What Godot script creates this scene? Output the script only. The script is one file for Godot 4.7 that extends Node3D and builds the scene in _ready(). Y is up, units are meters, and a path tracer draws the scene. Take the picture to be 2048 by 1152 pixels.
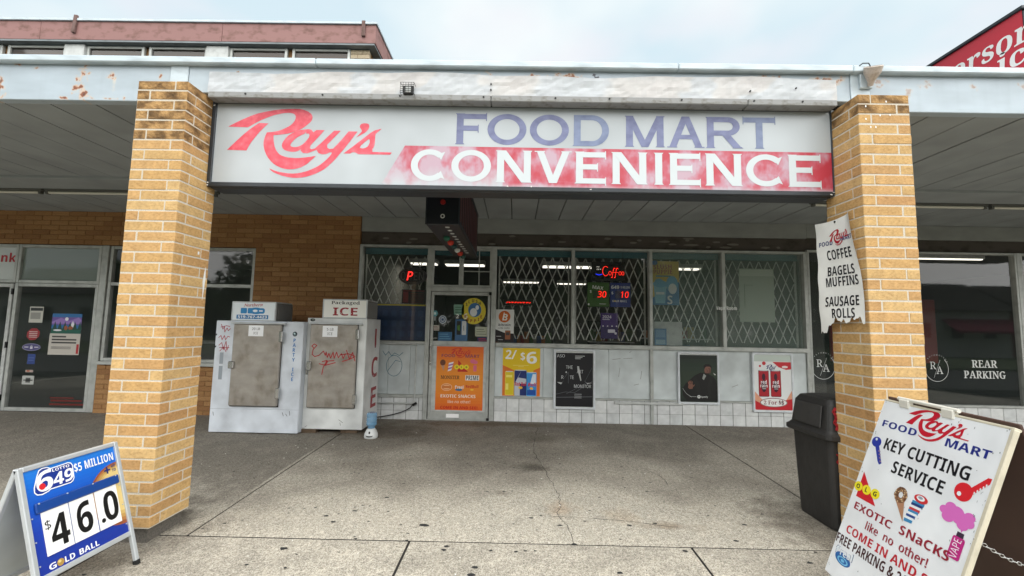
extends Node3D
# ---------------------------------------------------------------- helpers
const W := -4.05          # front plane of the shop fronts
const SLOPE := 0.0235     # the pavement falls this much per metre towards the street
var taken := {}
var mats := {}
var rng := RandomNumberGenerator.new()
var fonts := {}
var box_cache := {}

func gy(z: float) -> float:
	return -SLOPE * (z - W)

func c8(r, g, b) -> Color:
	return Color8(int(r), int(g), int(b)).srgb_to_linear()

class MB:
	var v := PackedVector3Array()
	var n := PackedVector3Array()
	var c := PackedColorArray()
	var u := PackedVector2Array()
	var i := PackedInt32Array()
	var col := Color(1, 1, 1)
	var xf := Transform3D.IDENTITY
	var uvf = null
	func push(p: Vector3, nn: Vector3):
		var q := xf * p
		v.append(q); n.append((xf.basis * nn).normalized()); c.append(col)
		u.append(uvf.call(q) if uvf != null else Vector2(q.x, -q.y))
	func tri(a: Vector3, b: Vector3, d: Vector3):
		var nn := (b - a).cross(d - a)
		if nn.length_squared() < 1e-18: return
		nn = nn.normalized()
		push(a, nn); push(d, nn); push(b, nn)
	func tri_n(a: Vector3, b: Vector3, d: Vector3, na: Vector3, nb: Vector3, nd: Vector3):
		push(a, na); push(d, nd); push(b, nb)
	func quad(a: Vector3, b: Vector3, d: Vector3, e: Vector3):
		tri(a, b, d); tri(a, d, e)
	func box(p: Vector3, q: Vector3):
		var x0 := minf(p.x, q.x); var x1 := maxf(p.x, q.x)
		var y0 := minf(p.y, q.y); var y1 := maxf(p.y, q.y)
		var z0 := minf(p.z, q.z); var z1 := maxf(p.z, q.z)
		quad(Vector3(x0, y0, z1), Vector3(x1, y0, z1), Vector3(x1, y1, z1), Vector3(x0, y1, z1))
		quad(Vector3(x1, y0, z0), Vector3(x0, y0, z0), Vector3(x0, y1, z0), Vector3(x1, y1, z0))
		quad(Vector3(x0, y0, z0), Vector3(x0, y0, z1), Vector3(x0, y1, z1), Vector3(x0, y1, z0))
		quad(Vector3(x1, y0, z1), Vector3(x1, y0, z0), Vector3(x1, y1, z0), Vector3(x1, y1, z1))
		quad(Vector3(x0, y1, z1), Vector3(x1, y1, z1), Vector3(x1, y1, z0), Vector3(x0, y1, z0))
		quad(Vector3(x0, y0, z0), Vector3(x1, y0, z0), Vector3(x1, y0, z1), Vector3(x0, y0, z1))
	func bbox(p: Vector3, q: Vector3, b: float):   # box with chamfered edges
		var lo := Vector3(minf(p.x, q.x), minf(p.y, q.y), minf(p.z, q.z))
		var hi := Vector3(maxf(p.x, q.x), maxf(p.y, q.y), maxf(p.z, q.z))
		b = minf(b, 0.45 * minf(hi.x - lo.x, minf(hi.y - lo.y, hi.z - lo.z)))
		var m := (lo + hi) / 2.0
		var h := (hi - lo) / 2.0
		for ax in 3:
			var a1 := (ax + 1) % 3
			var a2 := (ax + 2) % 3
			for s in [-1.0, 1.0]:
				var k := []
				for t in [[-1, -1], [1, -1], [1, 1], [-1, 1]]:
					var w := Vector3()
					w[ax] = s * h[ax]; w[a1] = t[0] * (h[a1] - b); w[a2] = t[1] * (h[a2] - b)
					k.append(m + w)
				if s > 0: quad(k[0], k[1], k[2], k[3])
				else: quad(k[3], k[2], k[1], k[0])
			for s1 in [-1.0, 1.0]:
				for s2 in [-1.0, 1.0]:
					var k := []
					for t in [-1.0, 1.0]:
						var w := Vector3(); var w2 := Vector3()
						w[ax] = t * (h[ax] - b); w[a1] = s1 * h[a1]; w[a2] = s2 * (h[a2] - b)
						w2[ax] = t * (h[ax] - b); w2[a1] = s1 * (h[a1] - b); w2[a2] = s2 * h[a2]
						k.append(m + w); k.append(m + w2)
					if s1 * s2 > 0: quad(k[0], k[1], k[3], k[2])
					else: quad(k[1], k[0], k[2], k[3])
		for sx in [-1.0, 1.0]:
			for sy in [-1.0, 1.0]:
				for sz in [-1.0, 1.0]:
					var a := m + Vector3(sx * h.x, sy * (h.y - b), sz * (h.z - b))
					var d := m + Vector3(sx * (h.x - b), sy * h.y, sz * (h.z - b))
					var e := m + Vector3(sx * (h.x - b), sy * (h.y - b), sz * h.z)
					if sx * sy * sz > 0: tri(a, d, e)
					else: tri(a, e, d)
	func cyl(a: Vector3, b: Vector3, r0: float, r1 := -1.0, seg := 12, caps := true):
		if r1 < 0: r1 = r0
		var ax := (b - a).normalized()
		var s := ax.cross(Vector3.UP if absf(ax.y) < 0.9 else Vector3.RIGHT).normalized()
		var t := ax.cross(s).normalized()
		for k in seg:
			var p0 := TAU * k / seg; var p1 := TAU * (k + 1) / seg
			var d0 := s * cos(p0) + t * sin(p0); var d1 := s * cos(p1) + t * sin(p1)
			tri_n(a + d0 * r0, a + d1 * r0, b + d1 * r1, d0, d1, d1)
			tri_n(a + d0 * r0, b + d1 * r1, b + d0 * r1, d0, d1, d0)
			if caps:
				tri(a, a + d1 * r0, a + d0 * r0)
				tri(b, b + d0 * r1, b + d1 * r1)
	func tube(pts: Array, r: float, seg := 8):
		for k in pts.size() - 1: cyl(pts[k], pts[k + 1], r, r, seg, true)
	func lathe(prof: Array, at: Vector3, seg := 24):   # prof: Vector2(radius, height)
		for j in prof.size() - 1:
			var a: Vector2 = prof[j]; var b: Vector2 = prof[j + 1]
			var sl := Vector2(b.y - a.y, a.x - b.x).normalized()
			for k in seg:
				var p0 := TAU * k / seg; var p1 := TAU * (k + 1) / seg
				var d0 := Vector3(cos(p0), 0, -sin(p0)); var d1 := Vector3(cos(p1), 0, -sin(p1))
				var n0 := d0 * sl.x + Vector3.UP * sl.y; var n1 := d1 * sl.x + Vector3.UP * sl.y
				var A := at + d0 * a.x + Vector3.UP * a.y; var B := at + d1 * a.x + Vector3.UP * a.y
				var C := at + d1 * b.x + Vector3.UP * b.y; var D := at + d0 * b.x + Vector3.UP * b.y
				tri_n(A, B, C, n0, n1, n1); tri_n(A, C, D, n0, n1, n0)
	func sphere(at: Vector3, r: float, seg := 14):
		var pr := []
		for k in 9:
			var a := -PI / 2 + PI * k / 8.0
			pr.append(Vector2(maxf(cos(a) * r, 0.0001), sin(a) * r))
		lathe(pr, at, seg)
	# ---- flat print in the local x-y plane, facing +z
	func poly(pts, z: float):
		var p := PackedVector2Array(pts)
		var t := Geometry2D.triangulate_polygon(p)
		for k in range(0, t.size(), 3):
			var a := p[t[k]]; var b := p[t[k + 1]]; var d := p[t[k + 2]]
			if (b - a).cross(d - a) < 0:
				var e := b; b = d; d = e
			tri(Vector3(a.x, a.y, z), Vector3(b.x, b.y, z), Vector3(d.x, d.y, z))
	func prism(pts, z0: float, z1: float):   # z1 is the front
		var p := PackedVector2Array(pts)
		var ar := 0.0
		for k in p.size(): ar += p[k].cross(p[(k + 1) % p.size()])
		if ar < 0: p.reverse()
		poly(p, z1)
		var t := Geometry2D.triangulate_polygon(p)
		for k in range(0, t.size(), 3):
			var a := p[t[k]]; var b := p[t[k + 1]]; var d := p[t[k + 2]]
			if (b - a).cross(d - a) > 0:
				var e := b; b = d; d = e
			tri(Vector3(a.x, a.y, z0), Vector3(b.x, b.y, z0), Vector3(d.x, d.y, z0))
		for k in p.size():
			var a := p[k]; var b := p[(k + 1) % p.size()]
			quad(Vector3(a.x, a.y, z0), Vector3(b.x, b.y, z0), Vector3(b.x, b.y, z1), Vector3(a.x, a.y, z1))
	func rect(x0: float, y0: float, x1: float, y1: float, z: float):
		quad(Vector3(x0, y0, z), Vector3(x1, y0, z), Vector3(x1, y1, z), Vector3(x0, y1, z))
	func ell(cx: float, cy: float, rx: float, ry: float, z: float, seg := 28, turn := 0.0):
		var p := []
		for k in seg:
			var a := TAU * k / seg
			var q := Vector2(cos(a) * rx, sin(a) * ry).rotated(turn)
			p.append(Vector3(cx + q.x, cy + q.y, z))
		for k in seg: tri(Vector3(cx, cy, z), p[k], p[(k + 1) % seg])
	func ring(cx: float, cy: float, rx: float, ry: float, tx: float, ty: float, z: float, a0 := 0.0, a1 := TAU, seg := 36):
		for k in seg:
			var a := lerpf(a0, a1, float(k) / seg); var b := lerpf(a0, a1, float(k + 1) / seg)
			var o0 := Vector3(cx + cos(a) * rx, cy + sin(a) * ry, z); var o1 := Vector3(cx + cos(b) * rx, cy + sin(b) * ry, z)
			var i0 := Vector3(cx + cos(a) * (rx - tx), cy + sin(a) * (ry - ty), z); var i1 := Vector3(cx + cos(b) * (rx - tx), cy + sin(b) * (ry - ty), z)
			quad(i0, o0, o1, i1)
	func line(pts, w: float, z: float, closed := false):
		var m: int = pts.size()
		for k in (m if closed else m - 1):
			var a: Vector2 = pts[k]; var b: Vector2 = pts[(k + 1) % m]
			var d := (b - a).normalized(); var s := Vector2(-d.y, d.x) * w / 2
			var a2 := a - d * w * 0.3; var b2 := b + d * w * 0.3
			quad(Vector3(a2.x - s.x, a2.y - s.y, z), Vector3(b2.x - s.x, b2.y - s.y, z), Vector3(b2.x + s.x, b2.y + s.y, z), Vector3(a2.x + s.x, a2.y + s.y, z))
	func rrect(x0: float, y0: float, x1: float, y1: float, r: float, z: float):
		var p := []
		for q in [[x1 - r, y1 - r, 0.0], [x0 + r, y1 - r, PI / 2], [x0 + r, y0 + r, PI], [x1 - r, y0 + r, PI * 1.5]]:
			for k in 6:
				var a: float = q[2] + PI / 2 * k / 5.0
				p.append(Vector2(q[0] + cos(a) * r, q[1] + sin(a) * r))
		poly(p, z)
	func mesh() -> ArrayMesh:
		var a := []
		a.resize(Mesh.ARRAY_MAX)
		a[Mesh.ARRAY_VERTEX] = v; a[Mesh.ARRAY_NORMAL] = n; a[Mesh.ARRAY_COLOR] = c; a[Mesh.ARRAY_TEX_UV] = u; a[Mesh.ARRAY_TEX_UV2] = u
		var m := ArrayMesh.new()
		m.add_surface_from_arrays(Mesh.PRIMITIVE_TRIANGLES, a)
		return m

func font(k: String) -> Font:
	if not fonts.has(k):
		var f := SystemFont.new()
		f.font_names = PackedStringArray(["Droid Serif" if k.begins_with("serif") else "Droid Sans Mono" if k.begins_with("mono") else "Droid Sans"])
		f.font_weight = 700 if k.ends_with("b") else 400
		fonts[k] = f
	return fonts[k]

var text_cache := {}
# flat lettering: baseline at y, cap height h; from x0 to x1 when x1 is given, else natural width times sx; "mid" centres it on x0
func write(m: MB, s: String, x0: float, y: float, h: float, z: float, opt := {}):
	var key: String = s + "|" + opt.get("font", "sansb")
	if not text_cache.has(key):
		var t := TextMesh.new()
		t.font = font(opt.get("font", "sansb")); t.text = s; t.font_size = 64; t.pixel_size = 0.01; t.depth = 0.0; t.curve_step = 2.0
		var arr := t.get_mesh_arrays()
		var pv: PackedVector3Array = arr[0]
		var pi = arr[12]
		var out := PackedVector2Array()
		if pi == null:
			for q in pv: out.append(Vector2(q.x, q.y))
		else:
			for k in pi: out.append(Vector2(pv[k].x, pv[k].y))
		text_cache[key] = out
	var p: PackedVector2Array = text_cache[key]
	var lo := 1e9; var hi := -1e9
	for q in p:
		lo = minf(lo, q.x); hi = maxf(hi, q.x)
	var sy: float = h / 0.457
	var sx: float = sy * opt.get("sx", 1.0)
	if opt.has("x1"): sx = (opt.x1 - x0) / (hi - lo)
	var off := x0 - lo * sx
	if opt.get("mid", false): off = x0 - (lo + hi) / 2 * sx
	var slant: float = opt.get("slant", 0.0)
	var bend: float = opt.get("bend", 0.0)
	var rot: float = opt.get("rot", 0.0)
	var pr := PackedVector3Array()
	for q in p:
		var yy := (q.y + 0.22) * sy
		var a := Vector2(off + q.x * sx + yy * slant, y + yy)
		if bend != 0.0: a.y += bend * pow((a.x - x0) / maxf(0.001, (hi - lo) * sx), 2.0) * h
		if rot != 0.0: a = (a - Vector2(x0, y)).rotated(rot) + Vector2(x0, y)
		pr.append(Vector3(a.x, a.y, z))
	for k in range(0, pr.size() - 2, 3):
		var e := (pr[k + 1] - pr[k]).cross(pr[k + 2] - pr[k])
		if e.z > 0: m.tri(pr[k], pr[k + 1], pr[k + 2])
		else: m.tri(pr[k], pr[k + 2], pr[k + 1])

# ---- the shop's red script: outlines in thousandths of the script's drawing, origin at its lower left, one unit wide
func script_word(m: MB, ox: float, oy: float, w: float, z: float, rot := 0.0, tall := 1.0):
	var shapes := [
		[112,378,200,327,300,275,400,228,500,190,600,165,700,145,800,130,900,122,1000,119,1060,120,1120,132,1180,155,1225,190,1243,230,1236,270,1217,300,1190,325,1150,362,1110,390,1060,418,1000,440,940,458,880,470,800,480,732,487,733,525,738,570,755,640,775,685,800,720,828,748,860,765,905,780,950,790,1050,796,1120,792,1180,785,1318,762,1285,797,1250,830,1218,863,1180,890,1130,918,1080,935,1025,947,970,950,915,945,860,930,808,908,760,880,718,842,680,800,652,756,630,710,614,665,605,620,604,580,610,540,622,494,640,450,710,444,780,430,835,412,880,390,924,366,960,340,985,312,1005,280,1014,252,1013,222,1003,203,988,190,962,180,930,175,890,176,850,180,795,191,740,205,680,226,620,250,560,278,500,310,440,346,378,384],
		[120,697,250,560,325,484,400,415,460,368,525,322,655,326,615,362,580,400,538,448,500,500,464,550,430,600,404,652,382,702],
		[1414,408,1324,518,1239,618,1229,658,1254,673,1299,658,1374,588,1464,493,1544,413,1632,413,1544,513,1459,608,1464,648,1494,665,1544,658,1624,568,1739,420,1859,420,1784,528,1684,668,1584,798,1530,856,1484,903,1437,943,1384,973,1324,1005,1264,1028,1204,1046,1144,1058,1084,1063,1024,1063,954,1054,884,1038,820,1016,764,993,732,970,704,942,744,958,784,973,844,988,904,998,964,1005,1024,1008,1084,1002,1144,990,1204,973,1264,948,1320,920,1374,888,1421,850,1464,808,1498,770,1524,733,1529,713,1504,708,1454,733,1404,740,1349,723,1329,693,1324,678,1264,703,1204,728,1144,726,1112,698,1109,673,1084,692,1044,708,1004,711,964,708,920,698,884,683,862,658,852,628,855,598,869,568,898,526,934,488,980,455,1034,428,1090,410,1150,402,1168,430,1144,463,1110,478,1074,498,1035,525,1004,558,982,585,969,608,968,628,979,638,1010,646,1044,646,1086,634,1124,613,1158,582,1184,548,1207,515,1214,488,1214,472,1204,458,1168,459,1168,430,1150,402,1195,398,1235,404,1265,440,1305,408],
		[1844,503,1880,460,1914,418,1913,403,1909,393,1894,374,1884,353,1888,334,1899,318,1922,308,1949,305,1976,306,1999,313,2010,328,2014,348,2009,371,1999,393,1980,415,1954,438],
		[1684,723,1804,628,1934,518,2044,428,2094,398,2184,376,2104,448,2099,478,2099,518,2098,565,2094,608,2084,634,2069,658,2072,696,2332,700,2309,730,2084,730,1884,730,1849,708,1835,668,1885,643,1899,643,1920,649,1944,650,1974,642,1999,628,2018,602,2029,568,2029,542,2019,518,1995,536,1969,558,1935,590,1914,608,1899,643,1885,643,1835,668,1849,708,1830,704,1814,703,1794,709,1774,723]]
	for s in shapes:
		var p := PackedVector2Array()
		for k in range(0, s.size(), 2):
			var q := Vector2((s[k] - 112.0) / 2220.0 * w, (1063.0 - s[k + 1]) / 2220.0 * w * tall).rotated(rot)
			p.append(Vector2(ox + q.x, oy + q.y))
		m.poly(p, z)

# ---- wide capitals with small spurs, as on the light box
func glyph(m: MB, ch: String, x0: float, x1: float, y0: float, y1: float, z: float):
	var h := y1 - y0
	var w := x1 - x0
	var t := 0.215 * h
	var b := 0.165 * h
	var s := 0.03 * h     # spur
	var q := [z]
	var up := func():
		q[0] += 0.00012
		return q[0]
	var sl := func(ax, ay, bx, by, tw):
		var zz: float = up.call()
		if ay < by: m.quad(Vector3(ax, ay, zz), Vector3(ax + tw, ay, zz), Vector3(bx + tw, by, zz), Vector3(bx, by, zz))
		else: m.quad(Vector3(bx, by, zz), Vector3(bx + tw, by, zz), Vector3(ax + tw, ay, zz), Vector3(ax, ay, zz))
	var stem := func(x, both):
		m.rect(x, y0, x + t, y1, up.call())
		m.poly([Vector2(x - s * 1.4, y0), Vector2(x + t + s * 1.4, y0), Vector2(x + t, y0 + s * 1.6), Vector2(x, y0 + s * 1.6)], up.call())
		if both: m.poly([Vector2(x - s * 1.4, y1), Vector2(x, y1 - s * 1.6), Vector2(x + t, y1 - s * 1.6), Vector2(x + t + s * 1.4, y1)], up.call())
	var bar := func(xa, xb, ya, spur):
		m.rect(xa, ya, xb, ya + b, up.call())
		if spur: m.poly([Vector2(xb - s, ya - s * 1.8), Vector2(xb, ya - s * 2.2), Vector2(xb, ya + b + s * 1.4), Vector2(xb - s, ya + b + s)], up.call())
	match ch:
		"F", "E":
			stem.call(x0 + s, true)
			bar.call(x0 + s, x1, y1 - b - s * 0.5, true)
			bar.call(x0 + s, x0 + 0.74 * w, y0 + 0.44 * h, true)
			if ch == "E": bar.call(x0 + s, x1, y0, true)
		"I": stem.call((x0 + x1 - t) / 2, true)
		"T":
			stem.call((x0 + x1 - t) / 2, false)
			bar.call(x0, x1, y1 - b, true)
			m.rect(x0, y1 - b - s * 2, x0 + s, y1 + s, up.call())
		"O": m.ring((x0 + x1) / 2, (y0 + y1) / 2, w / 2, h / 2, t, b, up.call())
		"C":
			m.ring(x0 + w * 0.54, (y0 + y1) / 2, w * 0.54, h / 2, t, b, up.call(), 0.75, TAU - 0.75)
			for k in [-1.0, 1.0]:
				m.poly([Vector2(x1 - 0.02 * w, (y0 + y1) / 2 + k * h * 0.43), Vector2(x1 - 0.13 * w, (y0 + y1) / 2 + k * h * 0.17), Vector2(x1 - 0.26 * w, (y0 + y1) / 2 + k * h * 0.33)], up.call())
		"D", "R":
			stem.call(x0 + s, ch == "R")
			var yb := y0 if ch == "D" else y0 + 0.4 * h
			var rr := (y1 - yb) / 2
			var rx := rr * (1.05 if ch == "D" else 1.25)
			var cx := x1 - rx - (0.0 if ch == "D" else 0.06 * w)
			m.rect(x0 + s, y1 - b, cx, y1, up.call()); m.rect(x0 + s, yb, cx, yb + b, up.call())
			m.ring(cx, yb + rr, rx, rr, t, b, up.call(), -PI / 2, PI / 2, 20)
			if ch == "R":
				sl.call(x1 - t * 1.25, y0, x0 + w * 0.42, y0 + 0.45 * h, t * 1.2)
				m.poly([Vector2(x1 - t * 1.4, y0), Vector2(x1 + s, y0), Vector2(x1 - s, y0 + s * 1.6), Vector2(x1 - t * 1.4, y0 + s * 1.6)], up.call())
		"M":
			stem.call(x0 + s, false); stem.call(x1 - t - s, false)
			sl.call(x0 + w / 2 - t * 0.5, y0, x0 + s, y1, t); sl.call(x0 + w / 2 - t * 0.5, y0, x1 - t - s, y1, t)
			m.rect(x0, y1 - s, x0 + t * 1.2, y1, up.call()); m.rect(x1 - t * 1.2, y1 - s, x1, y1, up.call())
		"N":
			stem.call(x0 + s, false); stem.call(x1 - t - s, true)
			sl.call(x1 - t * 1.3 - s, y0, x0 + s, y1, t * 1.25)
			m.rect(x0, y1 - s, x0 + t * 1.3, y1, up.call())
		"A", "V":
			var ya := y0 if ch == "A" else y1
			var yz := y1 if ch == "A" else y0
			sl.call(x0 + s * 2, ya, x0 + w / 2 - t * 0.55, yz, t); sl.call(x1 - t - s * 2, ya, x0 + w / 2 - t * 0.45, yz, t)
			m.rect(x0, minf(ya, ya + (s if ch == "A" else -s)), x0 + t * 1.45, maxf(ya, ya + (s if ch == "A" else -s)), up.call())
			m.rect(x1 - t * 1.45, minf(ya, ya + (s if ch == "A" else -s)), x1, maxf(ya, ya + (s if ch == "A" else -s)), up.call())
			if ch == "A": m.rect(x0 + w * 0.25, y0 + 0.27 * h, x1 - w * 0.25, y0 + 0.27 * h + b * 0.85, up.call())

# ---------------------------------------------------------------- nodes
func numbered(called: String) -> String:
	if not taken.has(called):
		taken[called] = 0
		return called
	taken[called] += 1
	return "%s_%03d" % [called, taken[called]]

func thing(called: String, label: String, category: String, at := Vector3.ZERO, turn := 0.0, group := "") -> Node3D:
	var o := Node3D.new()
	o.name = numbered(called)
	add_child(o)
	o.position = at; o.rotation.y = turn
	return tag(o, label, category, group)

func tag(o, label: String, category: String, group := "", kind := ""):
	if label: o.set_meta("label", label)
	if category: o.set_meta("category", category)
	if group: o.set_meta("group", group)
	if kind: o.set_meta("kind", kind)
	return o

func part(called: String, m, mat: Material, parent: Node = self, at := Vector3.ZERO, label := "") -> MeshInstance3D:
	var o := MeshInstance3D.new()
	o.name = numbered(called) if parent == self else called
	o.mesh = m.mesh() if m is MB else m
	o.material_override = mat
	parent.add_child(o, true)
	o.position = at
	if label: o.set_meta("label", label)
	return o

func one(called: String, m, mat: Material, label: String, category: String, at := Vector3.ZERO, group := "") -> MeshInstance3D:
	var o := part(called, m, mat, self, at)
	return tag(o, label, category, group)

func boxpart(called: String, p: Vector3, q: Vector3, mat: Material, parent: Node, bev := 0.004, label := "") -> MeshInstance3D:
	var s := (q - p).abs()
	var key := "%.4f %.4f %.4f %.4f" % [s.x, s.y, s.z, bev]
	if not box_cache.has(key):
		var m := MB.new()
		m.bbox(-s / 2, s / 2, bev)
		box_cache[key] = m.mesh()
	return part(called, box_cache[key], mat, parent, (p + q) / 2, label)

func struct(called: String, m, mat: Material) -> MeshInstance3D:
	var o := part(called, m, mat)
	o.set_meta("kind", "structure")
	return o

# ---------------------------------------------------------------- materials
func noise(kind: int, freq: float, oct := 4, sd := 1) -> FastNoiseLite:
	var f := FastNoiseLite.new()
	f.noise_type = kind; f.frequency = freq; f.fractal_octaves = oct; f.seed = sd
	return f

func ntex(f: FastNoiseLite, stops: Array, size := 512, normal := 0.0) -> NoiseTexture2D:
	var t := NoiseTexture2D.new()
	t.width = size; t.height = size; t.seamless = true; t.noise = f; t.generate_mipmaps = false
	if normal > 0.0:
		t.as_normal_map = true; t.bump_strength = normal
	elif stops.size():
		var g := Gradient.new()
		var off := PackedFloat32Array(); var cols := PackedColorArray()
		for s in stops:
			off.append(s[0]); cols.append(s[1])
		g.offsets = off; g.colors = cols
		t.color_ramp = g
	return t

func grey(a: float) -> Color: return Color(a, a, a)

var T := {}
func mat(key: String, r, g, b, rough := 0.6, opt := {}) -> StandardMaterial3D:
	if mats.has(key): return mats[key]
	var m := StandardMaterial3D.new()
	m.resource_name = key
	m.albedo_color = Color8(int(r), int(g), int(b))
	m.roughness = rough
	m.metallic = opt.get("metal", 0.0)
	m.metallic_specular = opt.get("spec", 0.5)
	if opt.has("tex"):
		m.albedo_texture = T[opt.tex]
		m.uv1_triplanar = true; m.uv1_world_triplanar = true
		m.uv1_scale = opt.get("scale", Vector3.ONE)
	if opt.has("detail"):
		m.detail_enabled = true
		m.detail_albedo = T[opt.detail]
		m.detail_blend_mode = BaseMaterial3D.BLEND_MODE_MUL
		m.detail_uv_layer = BaseMaterial3D.DETAIL_UV_2
		m.uv2_triplanar = true; m.uv2_world_triplanar = true
		m.uv2_scale = opt.get("dscale", Vector3.ONE)
	if opt.has("nrm"):
		m.normal_enabled = true; m.normal_texture = T[opt.nrm]; m.normal_scale = opt.get("nscale", 0.5)
		if not opt.has("tex"):
			m.uv1_triplanar = true; m.uv1_world_triplanar = true
			m.uv1_scale = opt.get("scale", Vector3.ONE)
	if opt.get("vc", false): m.vertex_color_use_as_albedo = true
	if opt.has("emit"):
		m.emission_enabled = true; m.emission = opt.emit; m.emission_energy_multiplier = opt.get("power", 1.0)
	if opt.has("alpha"):
		m.transparency = BaseMaterial3D.TRANSPARENCY_ALPHA; m.albedo_color.a = opt.alpha
	if opt.has("coat"):
		m.clearcoat_enabled = true; m.clearcoat = opt.coat; m.clearcoat_roughness = 0.15
	mats[key] = m
	return m

func _ready():
	rng.seed = 7
	# ---- camera, sky, sun, exposure
	var cam := Camera3D.new()
	cam.name = "camera"
	add_child(cam)
	cam.fov = 66.115
	cam.near = 0.05
	cam.far = 900.0
	cam.basis = Basis(Vector3.UP, 0.00912) * Basis(Vector3.RIGHT, 0.09048) * Basis(Vector3.BACK, 0.01885)
	cam.position = Vector3(0.0, 1.5176, 3.3398)
	cam.current = true
	var we := WorldEnvironment.new()
	we.name = "world_environment"
	var env := Environment.new()
	env.background_mode = Environment.BG_SKY
	env.tonemap_mode = Environment.TONE_MAPPER_LINEAR
	env.tonemap_exposure = 4.25
	env.background_energy_multiplier = 1.0
	env.sdfgi_enabled = true; env.ssao_enabled = true; env.ssil_enabled = true
	var sky := Sky.new()
	var pm := PanoramaSkyMaterial.new()
	pm.panorama = hazy_sky()
	sky.sky_material = pm
	env.sky = sky
	we.environment = env
	add_child(we)
	var sun := DirectionalLight3D.new()
	sun.name = "sun"
	sun.light_energy = 0.5
	sun.light_color = Color(1.0, 0.985, 0.965)
	sun.light_angular_distance = 120.0
	sun.shadow_enabled = true
	add_child(sun)
	sun.look_at_from_position(Vector3(4.0, 9.4, 12.0), Vector3(0, 0, 0))
	make_textures()
	make_materials()
	# ---- the large structure
	ground_and_pavement()
	bank()
	corner_store()
	service_shop()
	canopy()
	brick_pillar("left")
	brick_pillar("right")
	over_the_street()
	# ---- things
	light_box()
	hanging_sign()
	roof_sign()
	freezers()
	water_bowl()
	waste_bin()
	lottery_board()
	service_board()
	torn_banner()
	posters()
	window_things()
	bank_things()
	service_shop_things()
	canopy_things()
	small_marks()

func hazy_sky() -> ImageTexture:
	var w := 1024; var h := 512
	var im := Image.create(w, h, false, Image.FORMAT_RGBF)
	var a := noise(FastNoiseLite.TYPE_SIMPLEX_SMOOTH, 1.6, 5, 3)
	var b := noise(FastNoiseLite.TYPE_SIMPLEX_SMOOTH, 3.2, 4, 11)
	for y in h:
		var el := PI / 2 - PI * (y + 0.5) / h
		for x in w:
			var az := TAU * (x + 0.5) / w
			var d := Vector3(cos(el) * sin(az), sin(el), cos(el) * cos(az))
			var c := Vector3(0.80, 0.905, 0.96)
			if el > -0.02:
				var p := Vector3(d.x, d.y * 1.6, d.z)
				var q := clampf(a.get_noise_3dv(p) * 1.5 + 0.42, 0.0, 1.0)
				var r := clampf(b.get_noise_3dv(p * Vector3(1, 1.5, 1)) * 1.5 + 0.1, 0.0, 1.0)
				c = Vector3(0.69, 0.845, 0.925).lerp(Vector3(0.92, 0.985, 1.0), q)
				c = c.lerp(Vector3(0.885, 0.885, 0.945), r * 0.6)
				c = c.lerp(Vector3(0.90, 0.95, 0.97), clampf(1.0 - el / 0.5, 0, 1) * 0.4)
			else:
				c = Vector3(0.35, 0.34, 0.32)
			c *= 0.238
			im.set_pixel(x, y, Color(c.x, c.y, c.z))
	return ImageTexture.create_from_image(im)

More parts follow.
